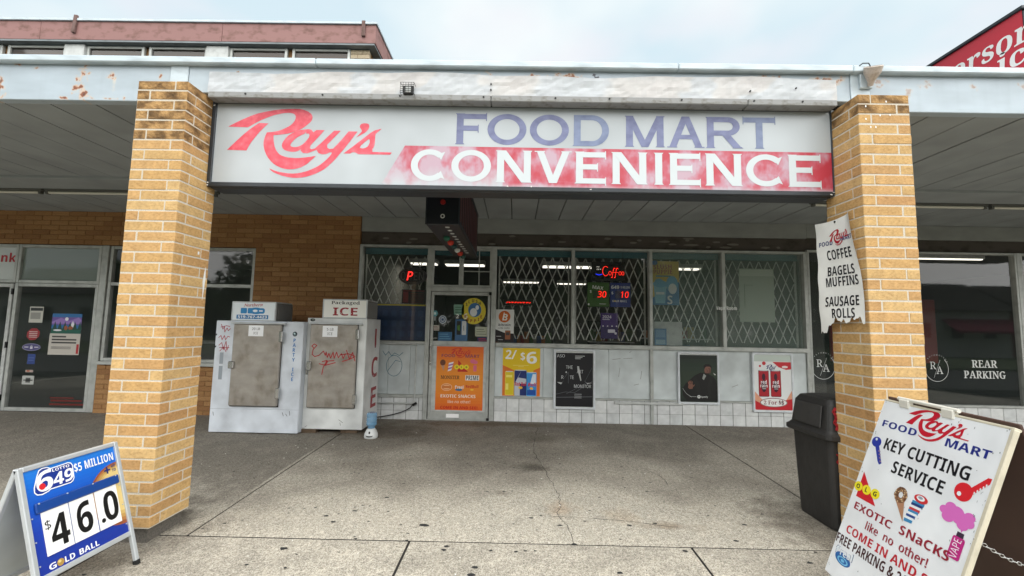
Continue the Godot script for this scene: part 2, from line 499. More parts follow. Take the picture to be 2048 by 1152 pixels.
func make_textures():
	var S := FastNoiseLite.TYPE_SIMPLEX_SMOOTH
	T.blotch = ntex(noise(S, 0.008, 5, 2), [[0.0, grey(0.84)], [0.45, grey(0.94)], [1.0, grey(1.0)]])
	T.soft = ntex(noise(S, 0.006, 3, 5), [[0.0, grey(0.9)], [1.0, grey(1.0)]])
	T.grime = ntex(noise(S, 0.01, 5, 19), [[0.0, Color(0.82, 0.80, 0.77)], [0.35, Color(0.95, 0.945, 0.935)], [0.6, grey(1.0)], [1.0, grey(1.0)]])
	T.pinkish = ntex(noise(S, 0.006, 4, 33), [[0.0, Color(0.96, 0.93, 0.915)], [0.45, Color(1, 0.985, 0.97)], [0.55, Color(0.97, 0.985, 1.0)], [1.0, Color(0.93, 0.95, 0.96)]])
	T.soot = ntex(noise(S, 0.012, 6, 35), [[0.0, Color(0.46, 0.44, 0.41)], [0.3, Color(0.62, 0.59, 0.55)], [0.5, Color(0.82, 0.80, 0.77)], [0.75, Color(0.95, 0.94, 0.92)], [1.0, grey(1.0)]])
	T.grain = ntex(noise(S, 0.09, 4, 4), [[0.0, grey(0.7)], [0.5, grey(0.93)], [1.0, grey(1.0)]])
	T.dirt = ntex(noise(S, 0.012, 6, 9), [[0.0, Color(0.74, 0.71, 0.67)], [0.3, Color(0.92, 0.91, 0.89)], [0.5, grey(1.0)], [1.0, grey(1.0)]])
	var cell := noise(FastNoiseLite.TYPE_CELLULAR, 0.16, 2, 6)
	cell.cellular_return_type = FastNoiseLite.RETURN_CELL_VALUE
	T.agg = ntex(cell, [[0.0, Color(0.42, 0.41, 0.40)], [0.2, Color(0.70, 0.68, 0.65)], [0.55, Color(0.87, 0.85, 0.82)], [0.9, Color(1, 0.99, 0.97)], [1.0, grey(1.0)]], 1024)
	T.n_grain = ntex(noise(S, 0.06, 4, 14), [], 512, 5.0)
	T.n_wave = ntex(noise(S, 0.01, 3, 15), [], 512, 6.0)
	T.n_brick = ntex(noise(S, 0.05, 5, 16), [], 512, 6.0)
	T.brick = ntex(noise(S, 0.02, 5, 21), [[0.0, Color(0.82, 0.78, 0.73)], [0.35, Color(0.93, 0.915, 0.89)], [1.0, grey(1.0)]])
	T.fade = ntex(noise(S, 0.011, 4, 23), [[0.0, Color(1, 1, 1)], [0.5, Color(0.93, 0.93, 0.93)], [1.0, Color(0.8, 0.8, 0.84)]])
	T.rubbed = ntex(noise(FastNoiseLite.TYPE_PERLIN, 0.02, 5, 29), [[0.0, Color(0.93, 0.46, 0.52)], [0.35, Color(0.88, 0.35, 0.41)], [0.6, Color(0.85, 0.29, 0.36)], [1.0, Color(0.82, 0.24, 0.31)]])

func make_materials():
	for k in 6:
		var c: Array = [[216, 179, 122], [212, 172, 114], [221, 186, 130], [206, 164, 110], [215, 174, 118], [202, 158, 106]][k]
		mat("brick_%d" % k, c[0], c[1], c[2], 0.86, {"tex": "brick", "scale": Vector3(2.6, 4, 2.6), "detail": "soft", "dscale": Vector3(3, 3, 3), "nrm": "n_brick", "nscale": 0.35})
	mat("brick_sooty", 200, 160, 106, 0.9, {"tex": "soot", "scale": Vector3(1.1, 1.3, 1.1), "detail": "soft", "dscale": Vector3(3, 3, 3), "nrm": "n_brick", "nscale": 0.6})
	for k in 4:  # the pillar brick again, with canopy shade darkened into its colour
		var c: Array = [[172, 130, 84], [165, 122, 78], [178, 136, 90], [157, 114, 73]][k]
		mat("wall_brick_%d" % k, c[0], c[1], c[2], 0.8, {"tex": "brick", "scale": Vector3(2.2, 5, 2.2), "nrm": "n_brick", "nscale": 0.5})
	mat("mortar", 222, 214, 198, 0.95, {"tex": "grain", "scale": Vector3(3, 3, 3)})
	mat("wall_mortar", 150, 112, 72, 0.95, {"tex": "grain", "scale": Vector3(3, 3, 3)})
	mat("pale_brick", 205, 190, 165, 0.85, {"tex": "brick", "scale": Vector3(2, 4, 2)})
	mat("white_paint", 205, 208, 206, 0.5, {"tex": "blotch", "scale": Vector3(1.4, 1.4, 1.4)})
	mat("frame_metal", 192, 195, 191, 0.42, {"tex": "blotch", "scale": Vector3(1.1, 1.1, 1.1), "metal": 0.25})
	mat("panel", 222, 230, 231, 0.5, {"tex": "soft", "scale": Vector3(0.9, 0.9, 0.9), "detail": "soft", "dscale": Vector3(0.4, 0.4, 0.4)})
	for k in 3: mat("tile_%d" % k, [232, 225, 217][k], [234, 227, 220][k], [233, 227, 220][k], 0.25, {"tex": "soft", "scale": Vector3(2, 2, 2)})
	mat("grout", 96, 95, 90, 0.95)
	mat("soffit", 158, 164, 166, 0.75, {"tex": "soft", "scale": Vector3(0.5, 0.5, 0.5)})
	mat("soffit_dark", 95, 97, 93, 0.8)
	mat("bulkhead", 150, 153, 150, 0.8, {"tex": "soft", "scale": Vector3(0.6, 1, 0.6)})
	mat("peeling", 78, 72, 66, 0.85, {"tex": "dirt", "scale": Vector3(0.5, 0.9, 0.5)})
	mat("coping", 200, 213, 220, 0.45, {"tex": "blotch", "scale": Vector3(0.8, 2.0, 0.8), "metal": 0.1})
	mat("flashing", 204, 205, 206, 0.5, {"tex": "pinkish", "scale": Vector3(0.35, 0.5, 0.35), "detail": "soft", "dscale": Vector3(2, 3, 2), "nrm": "n_wave", "nscale": 0.35})
	mat("flashing_lip", 140, 141, 140, 0.5, {"tex": "dirt", "scale": Vector3(1.5, 3, 1.5)})
	mat("black_metal", 44, 50, 56, 0.45, {"tex": "blotch", "scale": Vector3(2, 2, 2)})
	mat("dark", 26, 27, 28, 0.6)
	mat("black", 14, 14, 15, 0.5)
	mat("rubber", 24, 24, 24, 0.85)
	mat("print", 255, 255, 255, 0.42, {"vc": true})
	mat("print_matt", 255, 255, 255, 0.75, {"vc": true})
	mat("faded_print", 255, 255, 255, 0.45, {"vc": true, "tex": "fade", "scale": Vector3(1.2, 1.6, 1.2)})
	mat("rubbed_print", 255, 255, 255, 0.45, {"vc": true, "tex": "rubbed", "scale": Vector3(1.6, 1.6, 1.6)})
	mat("sign_face", 184, 191, 195, 0.35, {"tex": "soft", "scale": Vector3(0.4, 0.4, 0.4)})
	mat("glass", 96, 106, 103, 0.03, {"alpha": 0.15})  # grey tint raised to stand in for street reflections
	mat("dusty_glass", 132, 150, 143, 0.05, {"alpha": 0.38})  # dust, with pale reflection painted into the tint as well
	mat("film_glass", 214, 220, 216, 0.06, {"alpha": 0.86})
	mat("grey_glass", 160, 174, 168, 0.06, {"alpha": 0.66})
	mat("dark_glass", 12, 16, 17, 0.03, {"alpha": 0.55})
	mat("gate_metal", 208, 210, 204, 0.4, {"metal": 0.3, "tex": "blotch", "scale": Vector3(2, 2, 2)})
	mat("freezer_blue_white", 234, 241, 250, 0.35, {"tex": "soft", "scale": Vector3(0.6, 0.6, 0.6), "detail": "blotch", "dscale": Vector3(0.5, 0.5, 0.5)})
	mat("freezer_white", 238, 241, 240, 0.35, {"tex": "soft", "scale": Vector3(0.6, 0.6, 0.6), "detail": "blotch", "dscale": Vector3(0.45, 0.45, 0.45)})
	mat("steel_door", 172, 166, 158, 0.4, {"metal": 0.35, "tex": "soft", "scale": Vector3(1.1, 2.2, 1.1), "detail": "grime", "dscale": Vector3(0.7, 0.5, 0.7), "nrm": "n_grain", "nscale": 0.15})
	mat("chrome", 190, 190, 188, 0.25, {"metal": 0.9})
	mat("aluminium", 198, 203, 206, 0.35, {"metal": 0.25, "tex": "soft", "scale": Vector3(2, 2, 2)})
	mat("snap_metal", 226, 231, 236, 0.35, {"tex": "soft", "scale": Vector3(2, 2, 2)})
	mat("bin_plastic", 47, 46, 45, 0.55, {"tex": "blotch", "scale": Vector3(1.6, 1.6, 1.6), "nrm": "n_wave", "nscale": 0.25})
	mat("room_wall", 120, 122, 118, 0.9)
	mat("room_dark", 52, 52, 50, 0.9)
	mat("red_board", 146, 108, 104, 0.7, {"tex": "dirt", "scale": Vector3(0.6, 0.9, 0.6)})
	mat("lamp_glow", 250, 250, 240, 0.5, {"emit": Color(1.0, 0.98, 0.92), "power": 0.45})
	mat("tube_off", 214, 212, 200, 0.35)
	mat("asphalt", 62, 62, 63, 0.95, {"tex": "grain", "scale": Vector3(0.6, 0.6, 0.6)})
	mat("lawn", 70, 88, 42, 0.95, {"tex": "blotch", "scale": Vector3(0.3, 0.3, 0.3)})
	mat("house_white", 222, 222, 218, 0.8, {"tex": "soft"})
	mat("roof_dark", 60, 56, 54, 0.9, {"tex": "grain"})
	mat("leaf", 66, 96, 44, 0.8, {"vc": true})
	mat("bark", 84, 70, 56, 0.95)

# ---------------------------------------------------------------- ground
func stain_map() -> ImageTexture:
	# wear and painted canopy shade of the concrete over x -8..8, z -4.1..3.9: stains, dark patches and cracks that have a shape of their own
	var w := 1536; var h := 768
	var a := noise(FastNoiseLite.TYPE_SIMPLEX_SMOOTH, 0.006, 5, 31).get_image(w, h)
	var b := noise(FastNoiseLite.TYPE_SIMPLEX_SMOOTH, 0.035, 5, 37).get_image(w, h)
	var im := Image.create(w, h, false, Image.FORMAT_RGB8)
	var pa := a.get_data(); var pb := b.get_data(); var pc := noise(FastNoiseLite.TYPE_SIMPLEX_SMOOTH, 0.22, 2, 39).get_image(w, h).get_data()
	var out := PackedByteArray()
	out.resize(w * h * 3)
	for y in h:
		var z := -4.1 + 8.0 * y / h
		for x in w:
			var k := y * w + x
			var xx := -8.0 + 16.0 * x / w
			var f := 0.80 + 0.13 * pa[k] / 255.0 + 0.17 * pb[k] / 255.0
			# trodden grime plus painted canopy shade, deepest at the shop fronts, thinning streetwards
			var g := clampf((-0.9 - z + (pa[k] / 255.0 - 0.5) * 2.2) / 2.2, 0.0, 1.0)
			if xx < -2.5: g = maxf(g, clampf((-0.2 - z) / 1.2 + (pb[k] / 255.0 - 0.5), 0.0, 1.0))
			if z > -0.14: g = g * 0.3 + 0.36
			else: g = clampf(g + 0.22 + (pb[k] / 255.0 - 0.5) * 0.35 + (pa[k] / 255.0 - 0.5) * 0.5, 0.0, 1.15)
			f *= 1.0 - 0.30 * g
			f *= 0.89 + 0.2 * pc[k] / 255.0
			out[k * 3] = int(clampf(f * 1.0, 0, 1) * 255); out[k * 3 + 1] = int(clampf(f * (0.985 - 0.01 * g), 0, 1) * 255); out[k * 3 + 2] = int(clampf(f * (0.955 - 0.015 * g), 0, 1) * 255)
	im = Image.create_from_data(w, h, false, Image.FORMAT_RGB8, out)
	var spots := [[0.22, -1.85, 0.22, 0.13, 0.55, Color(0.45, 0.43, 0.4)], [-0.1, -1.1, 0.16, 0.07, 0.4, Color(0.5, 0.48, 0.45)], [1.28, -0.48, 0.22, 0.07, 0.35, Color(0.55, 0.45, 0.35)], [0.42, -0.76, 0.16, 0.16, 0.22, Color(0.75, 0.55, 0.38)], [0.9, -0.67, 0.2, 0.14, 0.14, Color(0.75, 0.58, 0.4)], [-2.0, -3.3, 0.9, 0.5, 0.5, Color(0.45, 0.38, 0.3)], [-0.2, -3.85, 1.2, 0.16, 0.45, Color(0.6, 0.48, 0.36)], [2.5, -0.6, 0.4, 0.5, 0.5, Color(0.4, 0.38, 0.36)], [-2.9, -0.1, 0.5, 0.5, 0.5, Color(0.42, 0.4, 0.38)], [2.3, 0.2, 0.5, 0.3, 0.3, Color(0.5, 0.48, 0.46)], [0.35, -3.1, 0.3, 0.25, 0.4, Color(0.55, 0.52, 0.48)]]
	for s in spots:
		for y in range(int((s[1] - s[3] * 1.6 + 4.1) / 8.0 * h), int((s[1] + s[3] * 1.6 + 4.1) / 8.0 * h)):
			for x in range(int((s[0] - s[2] * 1.6 + 8) / 16.0 * w), int((s[0] + s[2] * 1.6 + 8) / 16.0 * w)):
				if x < 0 or y < 0 or x >= w or y >= h: continue
				var dx: float = (-8.0 + 16.0 * x / w - s[0]) / s[2]
				var dz: float = (-4.1 + 8.0 * y / h - s[1]) / s[3]
				var t: float = clampf(1.25 - sqrt(dx * dx + dz * dz) + (pb[y * w + x] / 255.0 - 0.5) * 1.4, 0, 1) * s[4]
				var c := im.get_pixel(x, y)
				im.set_pixel(x, y, c * Color(1, 1, 1).lerp(s[5], t))
	return ImageTexture.create_from_image(im)

func ground_and_pavement():
	var m := MB.new()
	m.box(Vector3(-400, -0.9, -400), Vector3(400, -0.55, 400))
	struct("ground", m, mat("soil", 96, 90, 78, 0.95))
	var pv := Node3D.new()
	pv.name = "pavement"
	add_child(pv)
	pv.set_meta("kind", "structure")
	pv.position = Vector3(0, 0, W)
	pv.rotation.x = atan(SLOPE)
	var conc := StandardMaterial3D.new()
	conc.resource_name = "concrete"
	conc.albedo_color = Color8(238, 238, 234)
	conc.roughness = 0.93
	conc.albedo_texture = T.agg
	conc.uv1_triplanar = true; conc.uv1_world_triplanar = true; conc.uv1_scale = Vector3(0.9, 0.9, 0.9)
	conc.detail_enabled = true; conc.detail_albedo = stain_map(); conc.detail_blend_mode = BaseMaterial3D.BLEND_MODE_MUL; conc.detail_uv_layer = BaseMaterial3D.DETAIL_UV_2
	conc.normal_enabled = true; conc.normal_texture = T.n_grain; conc.normal_scale = 0.5
	mats["concrete"] = conc
	var rows := [[-0.01, 3.9, [-13.0, -7.55, -2.46, 2.79, 7.9, 13.0]], [3.9, 5.95, [-13.0, -11.35, -9.23, -7.12, -5.0, -2.886, -0.768, 1.35, 3.47, 5.59, 7.7, 9.8, 13.0]], [5.95, 8.2, [-13.0, -9.23, -5.0, -0.768, 3.47, 7.7, 13.0]]]
	for r in rows:
		for k in r[2].size() - 1:
			var s := MB.new()
			var cx: float = (r[2][k] + r[2][k + 1]) / 2
			var cz: float = (r[0] + r[1]) / 2
			s.uvf = func(q: Vector3): return Vector2((q.x + cx + 8.0) / 16.0, (q.z + cz + W + 4.1) / 8.0)
			var hx: float = (r[2][k + 1] - r[2][k]) / 2 - 0.009
			var hz: float = (r[1] - r[0]) / 2 - 0.009
			s.bbox(Vector3(-hx, -0.12, -hz), Vector3(hx, 0, hz), 0.003)
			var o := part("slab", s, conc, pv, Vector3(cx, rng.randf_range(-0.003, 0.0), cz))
	var bed := MB.new()
	bed.box(Vector3(-13, -0.3, -0.5), Vector3(13, -0.007, 8.25))
	part("joint_filling", bed, mat("joint_dirt", 34, 31, 28, 0.95), pv)
	var kb := MB.new()
	kb.bbox(Vector3(-13, -0.4, 8.25), Vector3(13, 0, 8.42), 0.02)
	part("kerb", kb, mats.concrete, pv)
	m = MB.new()
	m.box(Vector3(-120, -0.5, 4.36), Vector3(120, -0.32, 13.0))
	struct("road", m, mat("asphalt", 0, 0, 0))
	m = MB.new()
	m.box(Vector3(-120, -0.5, 13.0), Vector3(120, -0.2, 90.0))
	struct("lawn", m, mat("lawn", 0, 0, 0))
	# cracks: thin dark lines that wander over the slabs
	var ck := MB.new()
	for line in [[[0.372, -3.69], [0.33, -3.3], [0.302, -2.98], [0.264, -2.41], [0.33, -2.0], [0.377, -1.61], [0.42, -1.3], [0.449, -1.077], [0.435, -0.849], [0.393, -0.642], [0.43, -0.52], [0.458, -0.46], [0.467, -0.16]], [[0.1, -0.62], [0.6, -0.6], [1.0, -0.55], [1.35, -0.46]], [[1.5, -1.9], [1.62, -1.6], [1.6, -1.4]]]:
		var pts := []
		for k in line.size() - 1:
			for j in 4:
				var t := j / 4.0
				pts.append(Vector2(lerpf(line[k][0], line[k + 1][0], t) + rng.randf_range(-0.012, 0.012), lerpf(line[k][1], line[k + 1][1], t)))
		pts.append(Vector2(line[-1][0], line[-1][1]))
		for k in pts.size() - 1:
			var p: Vector2 = pts[k]; var q: Vector2 = pts[k + 1]
			var s := Vector2(-(q - p).y, (q - p).x).normalized() * rng.randf_range(0.0014, 0.0034)
			var f := func(v: Vector2): return Vector3(v.x, 0.0006, v.y - W)
			ck.quad(f.call(p + s), f.call(q + s), f.call(q - s), f.call(p - s))
	tag(part("crack", ck, mat("joint_dirt", 0, 0, 0), pv), "", "", "", "stuff")
	# trodden chewing gum, flat black spots
	var gm := MB.new()
	var spots := [[-1.561, -0.524, 2], [-1.356, -0.631, 2], [-1.455, -0.419, 2], [-1.176, -0.442, 1], [-1.473, -0.566, 1], [-1.165, -0.929, 2], [-0.72, -0.403, 3], [-0.695, -0.395, 3], [-1.642, 0.005, 3], [-0.478, -0.076, 2], [-0.488, -0.026, 2], [-0.262, 0.277, 3], [-0.243, 0.189, 2], [-1.33, -0.744, 1], [-1.261, -0.737, 1], [-0.921, -1.225, 1], [0.589, -1.121, 1], [0.162, -0.573, 2], [0.25, -0.625, 1], [0.395, -0.449, 2], [0.966, -0.477, 2], [1.195, -0.524, 2], [1.711, -0.7, 1], [1.863, -0.903, 1], [1.947, -0.534, 2], [1.736, -0.259, 2], [1.279, -0.091, 2], [0.73, 0.213, 2], [0.103, -0.039, 1], [0.173, -0.042, 1], [0.47, -0.148, 2], [2.113, 0.033, 2]]
	for k in 330:
		spots.append([rng.randf_range(-4.6, 5.2), rng.randf_range(-3.9, 0.5), rng.randf_range(0.4, 1.3)])
	for s in spots:
		var r0: float = 0.0095 * s[2] * 0.8 + 0.003
		var p := []
		var ph := rng.randf() * 6.0
		for k in 9:
			var r := r0 * rng.randf_range(0.7, 1.2)
			p.append(Vector3(s[0] + cos(ph + TAU * k / 9) * r * 1.25, 0.0011, s[1] - W + sin(ph + TAU * k / 9) * r * 0.8))
		for k in 9: gm.tri(Vector3(s[0], 0.0016, s[1] - W), p[(k + 1) % 9], p[k])
	tag(part("gum_spots", gm, mat("gum", 40, 40, 40, 0.8), pv), "", "", "", "stuff")
	# pale crumbs of paper and chipped paint
	var cr := MB.new()
	for k in 90:
		var x := rng.randf_range(-3.5, 4.5); var z := rng.randf_range(-3.6, 0.4)
		var r := rng.randf_range(0.002, 0.006)
		var an := rng.randf() * 6.0
		cr.xf = Transform3D(Basis(Vector3.UP, an), Vector3(x, 0.0012, z - W))
		cr.bbox(Vector3(-r * 1.6, 0, -r), Vector3(r * 1.6, 0.002, r), 0.0005)
	tag(part("litter", cr, mat("crumb", 225, 222, 214, 0.8), pv), "", "", "", "stuff")

# ---------------------------------------------------------------- brickwork
func bricks(parent: Node3D, x0: float, x1: float, y0: float, y1: float, z: float, one_by_one: bool, heap: MB, key := "wall_brick_%d", variants := 4, row0 := 0):
	var cours := 0.0813
	var rows := int(round((y1 - y0) / cours))
	var ch := (y1 - y0) / rows
	for r in rows:
		var x := x0
		var first := true
		while x < x1 - 0.02:
			var l := 0.305
			if first and (r + row0) % 2 == 1: l = 0.15
			first = false
			var e := minf(x + l, x1)
			if x1 - e < 0.06: e = x1
			var dz := rng.randf_range(-0.0025, 0.0025)
			var p := Vector3(x + 0.004, y0 + r * ch + 0.0045, z - 0.05)
			var q := Vector3(e - 0.004, y0 + (r + 1) * ch - 0.0045, z)
			if one_by_one:
				var o := boxpart("brick", p, Vector3(snappedf(q.x - p.x, 0.005) + p.x, q.y, q.z), mats[key % rng.randi_range(0, variants - 1)], parent, 0.004)
				o.position.z += dz
			else:
				heap.bbox(p + Vector3(0, 0, dz), q + Vector3(0, 0, dz), 0.004)
			x = e

func brick_pillar(side: String):
	var is_left := side == "left"
	var x0 := -3.0358 if is_left else 2.6505
	var top := 3.425 if is_left else 3.395
	var o := thing("brick_pillar", "tan brick pillar behind the small blue lottery board, sooty at its top" if is_left else "tan brick pillar carrying the torn white menu banner on its side", "pillar", Vector3(x0 + 0.1995, gy(-0.2), -0.1995), 0.0, "brick pillars carrying the canopy")
	var g := gy(-0.2)
	var ch := 0.0813
	var n := 42
	var bot := top - n * ch
	var core := MB.new()
	core.box(Vector3(-0.197, bot - g + 0.004, -0.197), Vector3(0.197, top - g - 0.004, 0.197))
	part("mortar", core, mats.mortar, o)
	var ft := MB.new()
	ft.box(Vector3(-0.165, -0.05, -0.165), Vector3(0.165, bot - g + 0.006, 0.165))
	part("footing", ft, mat("footing", 112, 107, 100, 0.95, {"tex": "grain"}), o)
	var H := 0.1995
	var lo := 0.295; var sh := 0.0955
	for r in n:
		var y1 := top - g - r * ch
		var y0 := y1 - ch + 0.0098
		var flip := (r % 2 == 0) == is_left    # front shows long brick on the left, short end on the right
		var set := []
		# each course is a pinwheel of four bricks
		if flip: set = [[-H, -H + lo, H - sh, H], [H - sh, H, -H + lo - lo + 0.104, H], [-H + 0.104, H, -H, -H + sh], [-H, -H + sh, -H, H - 0.104]]
		else: set = [[-H + 0.104, H, H - sh, H], [H - sh, H, -H, H - 0.104], [-H, H - 0.104, -H, -H + sh], [-H, -H + sh, -H + 0.104, H]]
		for b in set:
			var sooty: bool = r < (6 if is_left else 2)
			var mm: Material = mats.brick_sooty if sooty else mats["brick_%d" % (5 if rng.randf() < 0.05 else rng.randi_range(0, 4))]
			var br := boxpart("brick", Vector3(b[0], y0, b[2]), Vector3(b[1], y1, b[3]), mm, o, 0.0035)
			br.position += Vector3(rng.randf_range(-0.0016, 0.0016), rng.randf_range(-0.0008, 0.0008), rng.randf_range(-0.0016, 0.0016))
	# paint scraps and bits of tape left on the bricks
	var sc := MB.new()
	sc.col = c8(235, 235, 232)
	if is_left:
		sc.xf = Transform3D(Basis(Vector3.UP, PI / 2), Vector3(H + 0.003, -g, 0))
		sc.poly([Vector2(0.138, 1.86), Vector2(0.15, 1.94), Vector2(0.165, 1.99), Vector2(0.17, 1.88), Vector2(0.163, 1.8), Vector2(0.155, 1.72), Vector2(0.148, 1.7), Vector2(0.146, 1.8)], 0.0)
		sc.rect(0.055, 2.075, 0.075, 2.1, 0.0)
	else:
		sc.xf = Transform3D(Basis.IDENTITY, Vector3(0, -g, H + 0.003))
		for k in 7: sc.ell(rng.randf_range(-0.18, 0.06), 3.1 + rng.randf_range(0, 0.28), 0.006, 0.009, 0.0, 7)
	part("paint_scrap", sc, mats.print_matt, o)

# ---------------------------------------------------------------- buildings
# a glazed opening: a frame part of four bars with its panes as children
func glazed(parent: Node3D, x0: float, x1: float, y0: float, y1: float, bar: float, fm: Material, gm: Material, splits := [], zf := 0.0, depth := 0.07, called := "window") -> MeshInstance3D:
	var m := MB.new()
	m.bbox(Vector3(x0, y0, zf - depth), Vector3(x0 + bar, y1, zf), 0.004)
	m.bbox(Vector3(x1 - bar, y0, zf - depth), Vector3(x1, y1, zf), 0.004)
	m.bbox(Vector3(x0 + bar, y0, zf - depth), Vector3(x1 - bar, y0 + bar, zf - 0.003), 0.004)
	m.bbox(Vector3(x0 + bar, y1 - bar, zf - depth), Vector3(x1 - bar, y1, zf - 0.003), 0.004)
	for s in splits:   # [along y?, position, width]
		if s[0] == "y": m.bbox(Vector3(x0 + bar, s[1] - s[2] / 2, zf - depth), Vector3(x1 - bar, s[1] + s[2] / 2, zf - 0.004), 0.003)
		else: m.bbox(Vector3(s[1] - s[2] / 2, y0 + bar, zf - depth), Vector3(s[1] + s[2] / 2, y1 - bar, zf - 0.005), 0.003)
	var o := part(called, m, fm, parent)
	var g := MB.new()
	g.rect(x0 + bar * 0.6, y0 + bar * 0.6, x1 - bar * 0.6, y1 - bar * 0.6, zf - depth * 0.55)
	part("pane", g, gm, o)
	return o

func room(parent: Node3D, x0: float, x1: float, y1: float, z0: float, z1: float, wm: Material, fm: Material):
	# inside of a shop: walls, floor and ceiling with thickness, open to the street front (z1)
	var m := MB.new()
	m.box(Vector3(x0 - 0.2, 0, z0 - 0.2), Vector3(x1 + 0.2, y1 + 0.2, z0))
	m.box(Vector3(x0 - 0.2, 0, z0), Vector3(x0, y1 + 0.2, z1))
	m.box(Vector3(x1, 0, z0), Vector3(x1 + 0.2, y1 + 0.2, z1))
	m.box(Vector3(x0, y1, z0), Vector3(x1, y1 + 0.2, z1))
	part("inner_wall", m, wm, parent)
	m = MB.new()
	m.box(Vector3(x0, -0.1, z0), Vector3(x1, 0.01, z1))
	part("inner_floor", m, fm, parent)

func ceiling_lamp(x: float, y: float, z: float, w: float, d: float, power: float, label: String):
	var t := thing("ceiling_light", label, "ceiling light", Vector3(x, y, z), 0.0, "lit ceiling lights inside the shops")
	boxpart("housing", Vector3(-w / 2, -0.04, -d / 2), Vector3(w / 2, 0.05, d / 2), mats.white_paint, t)
	boxpart("lamp_tube", Vector3(-w / 2 + 0.02, -0.06, -d / 2 + 0.02), Vector3(w / 2 - 0.02, -0.041, d / 2 - 0.02), mats.lamp_glow, t)
	var l := AreaLight3D.new()
	l.name = numbered("ceiling_light_beam")
	l.area_size = Vector2(w - 0.04, d - 0.04)
	l.light_energy = power
	l.light_color = Color(1, 0.97, 0.9)
	l.shadow_enabled = true
	add_child(l)
	l.position = Vector3(x, y - 0.07, z)
	l.rotation.x = -PI / 2

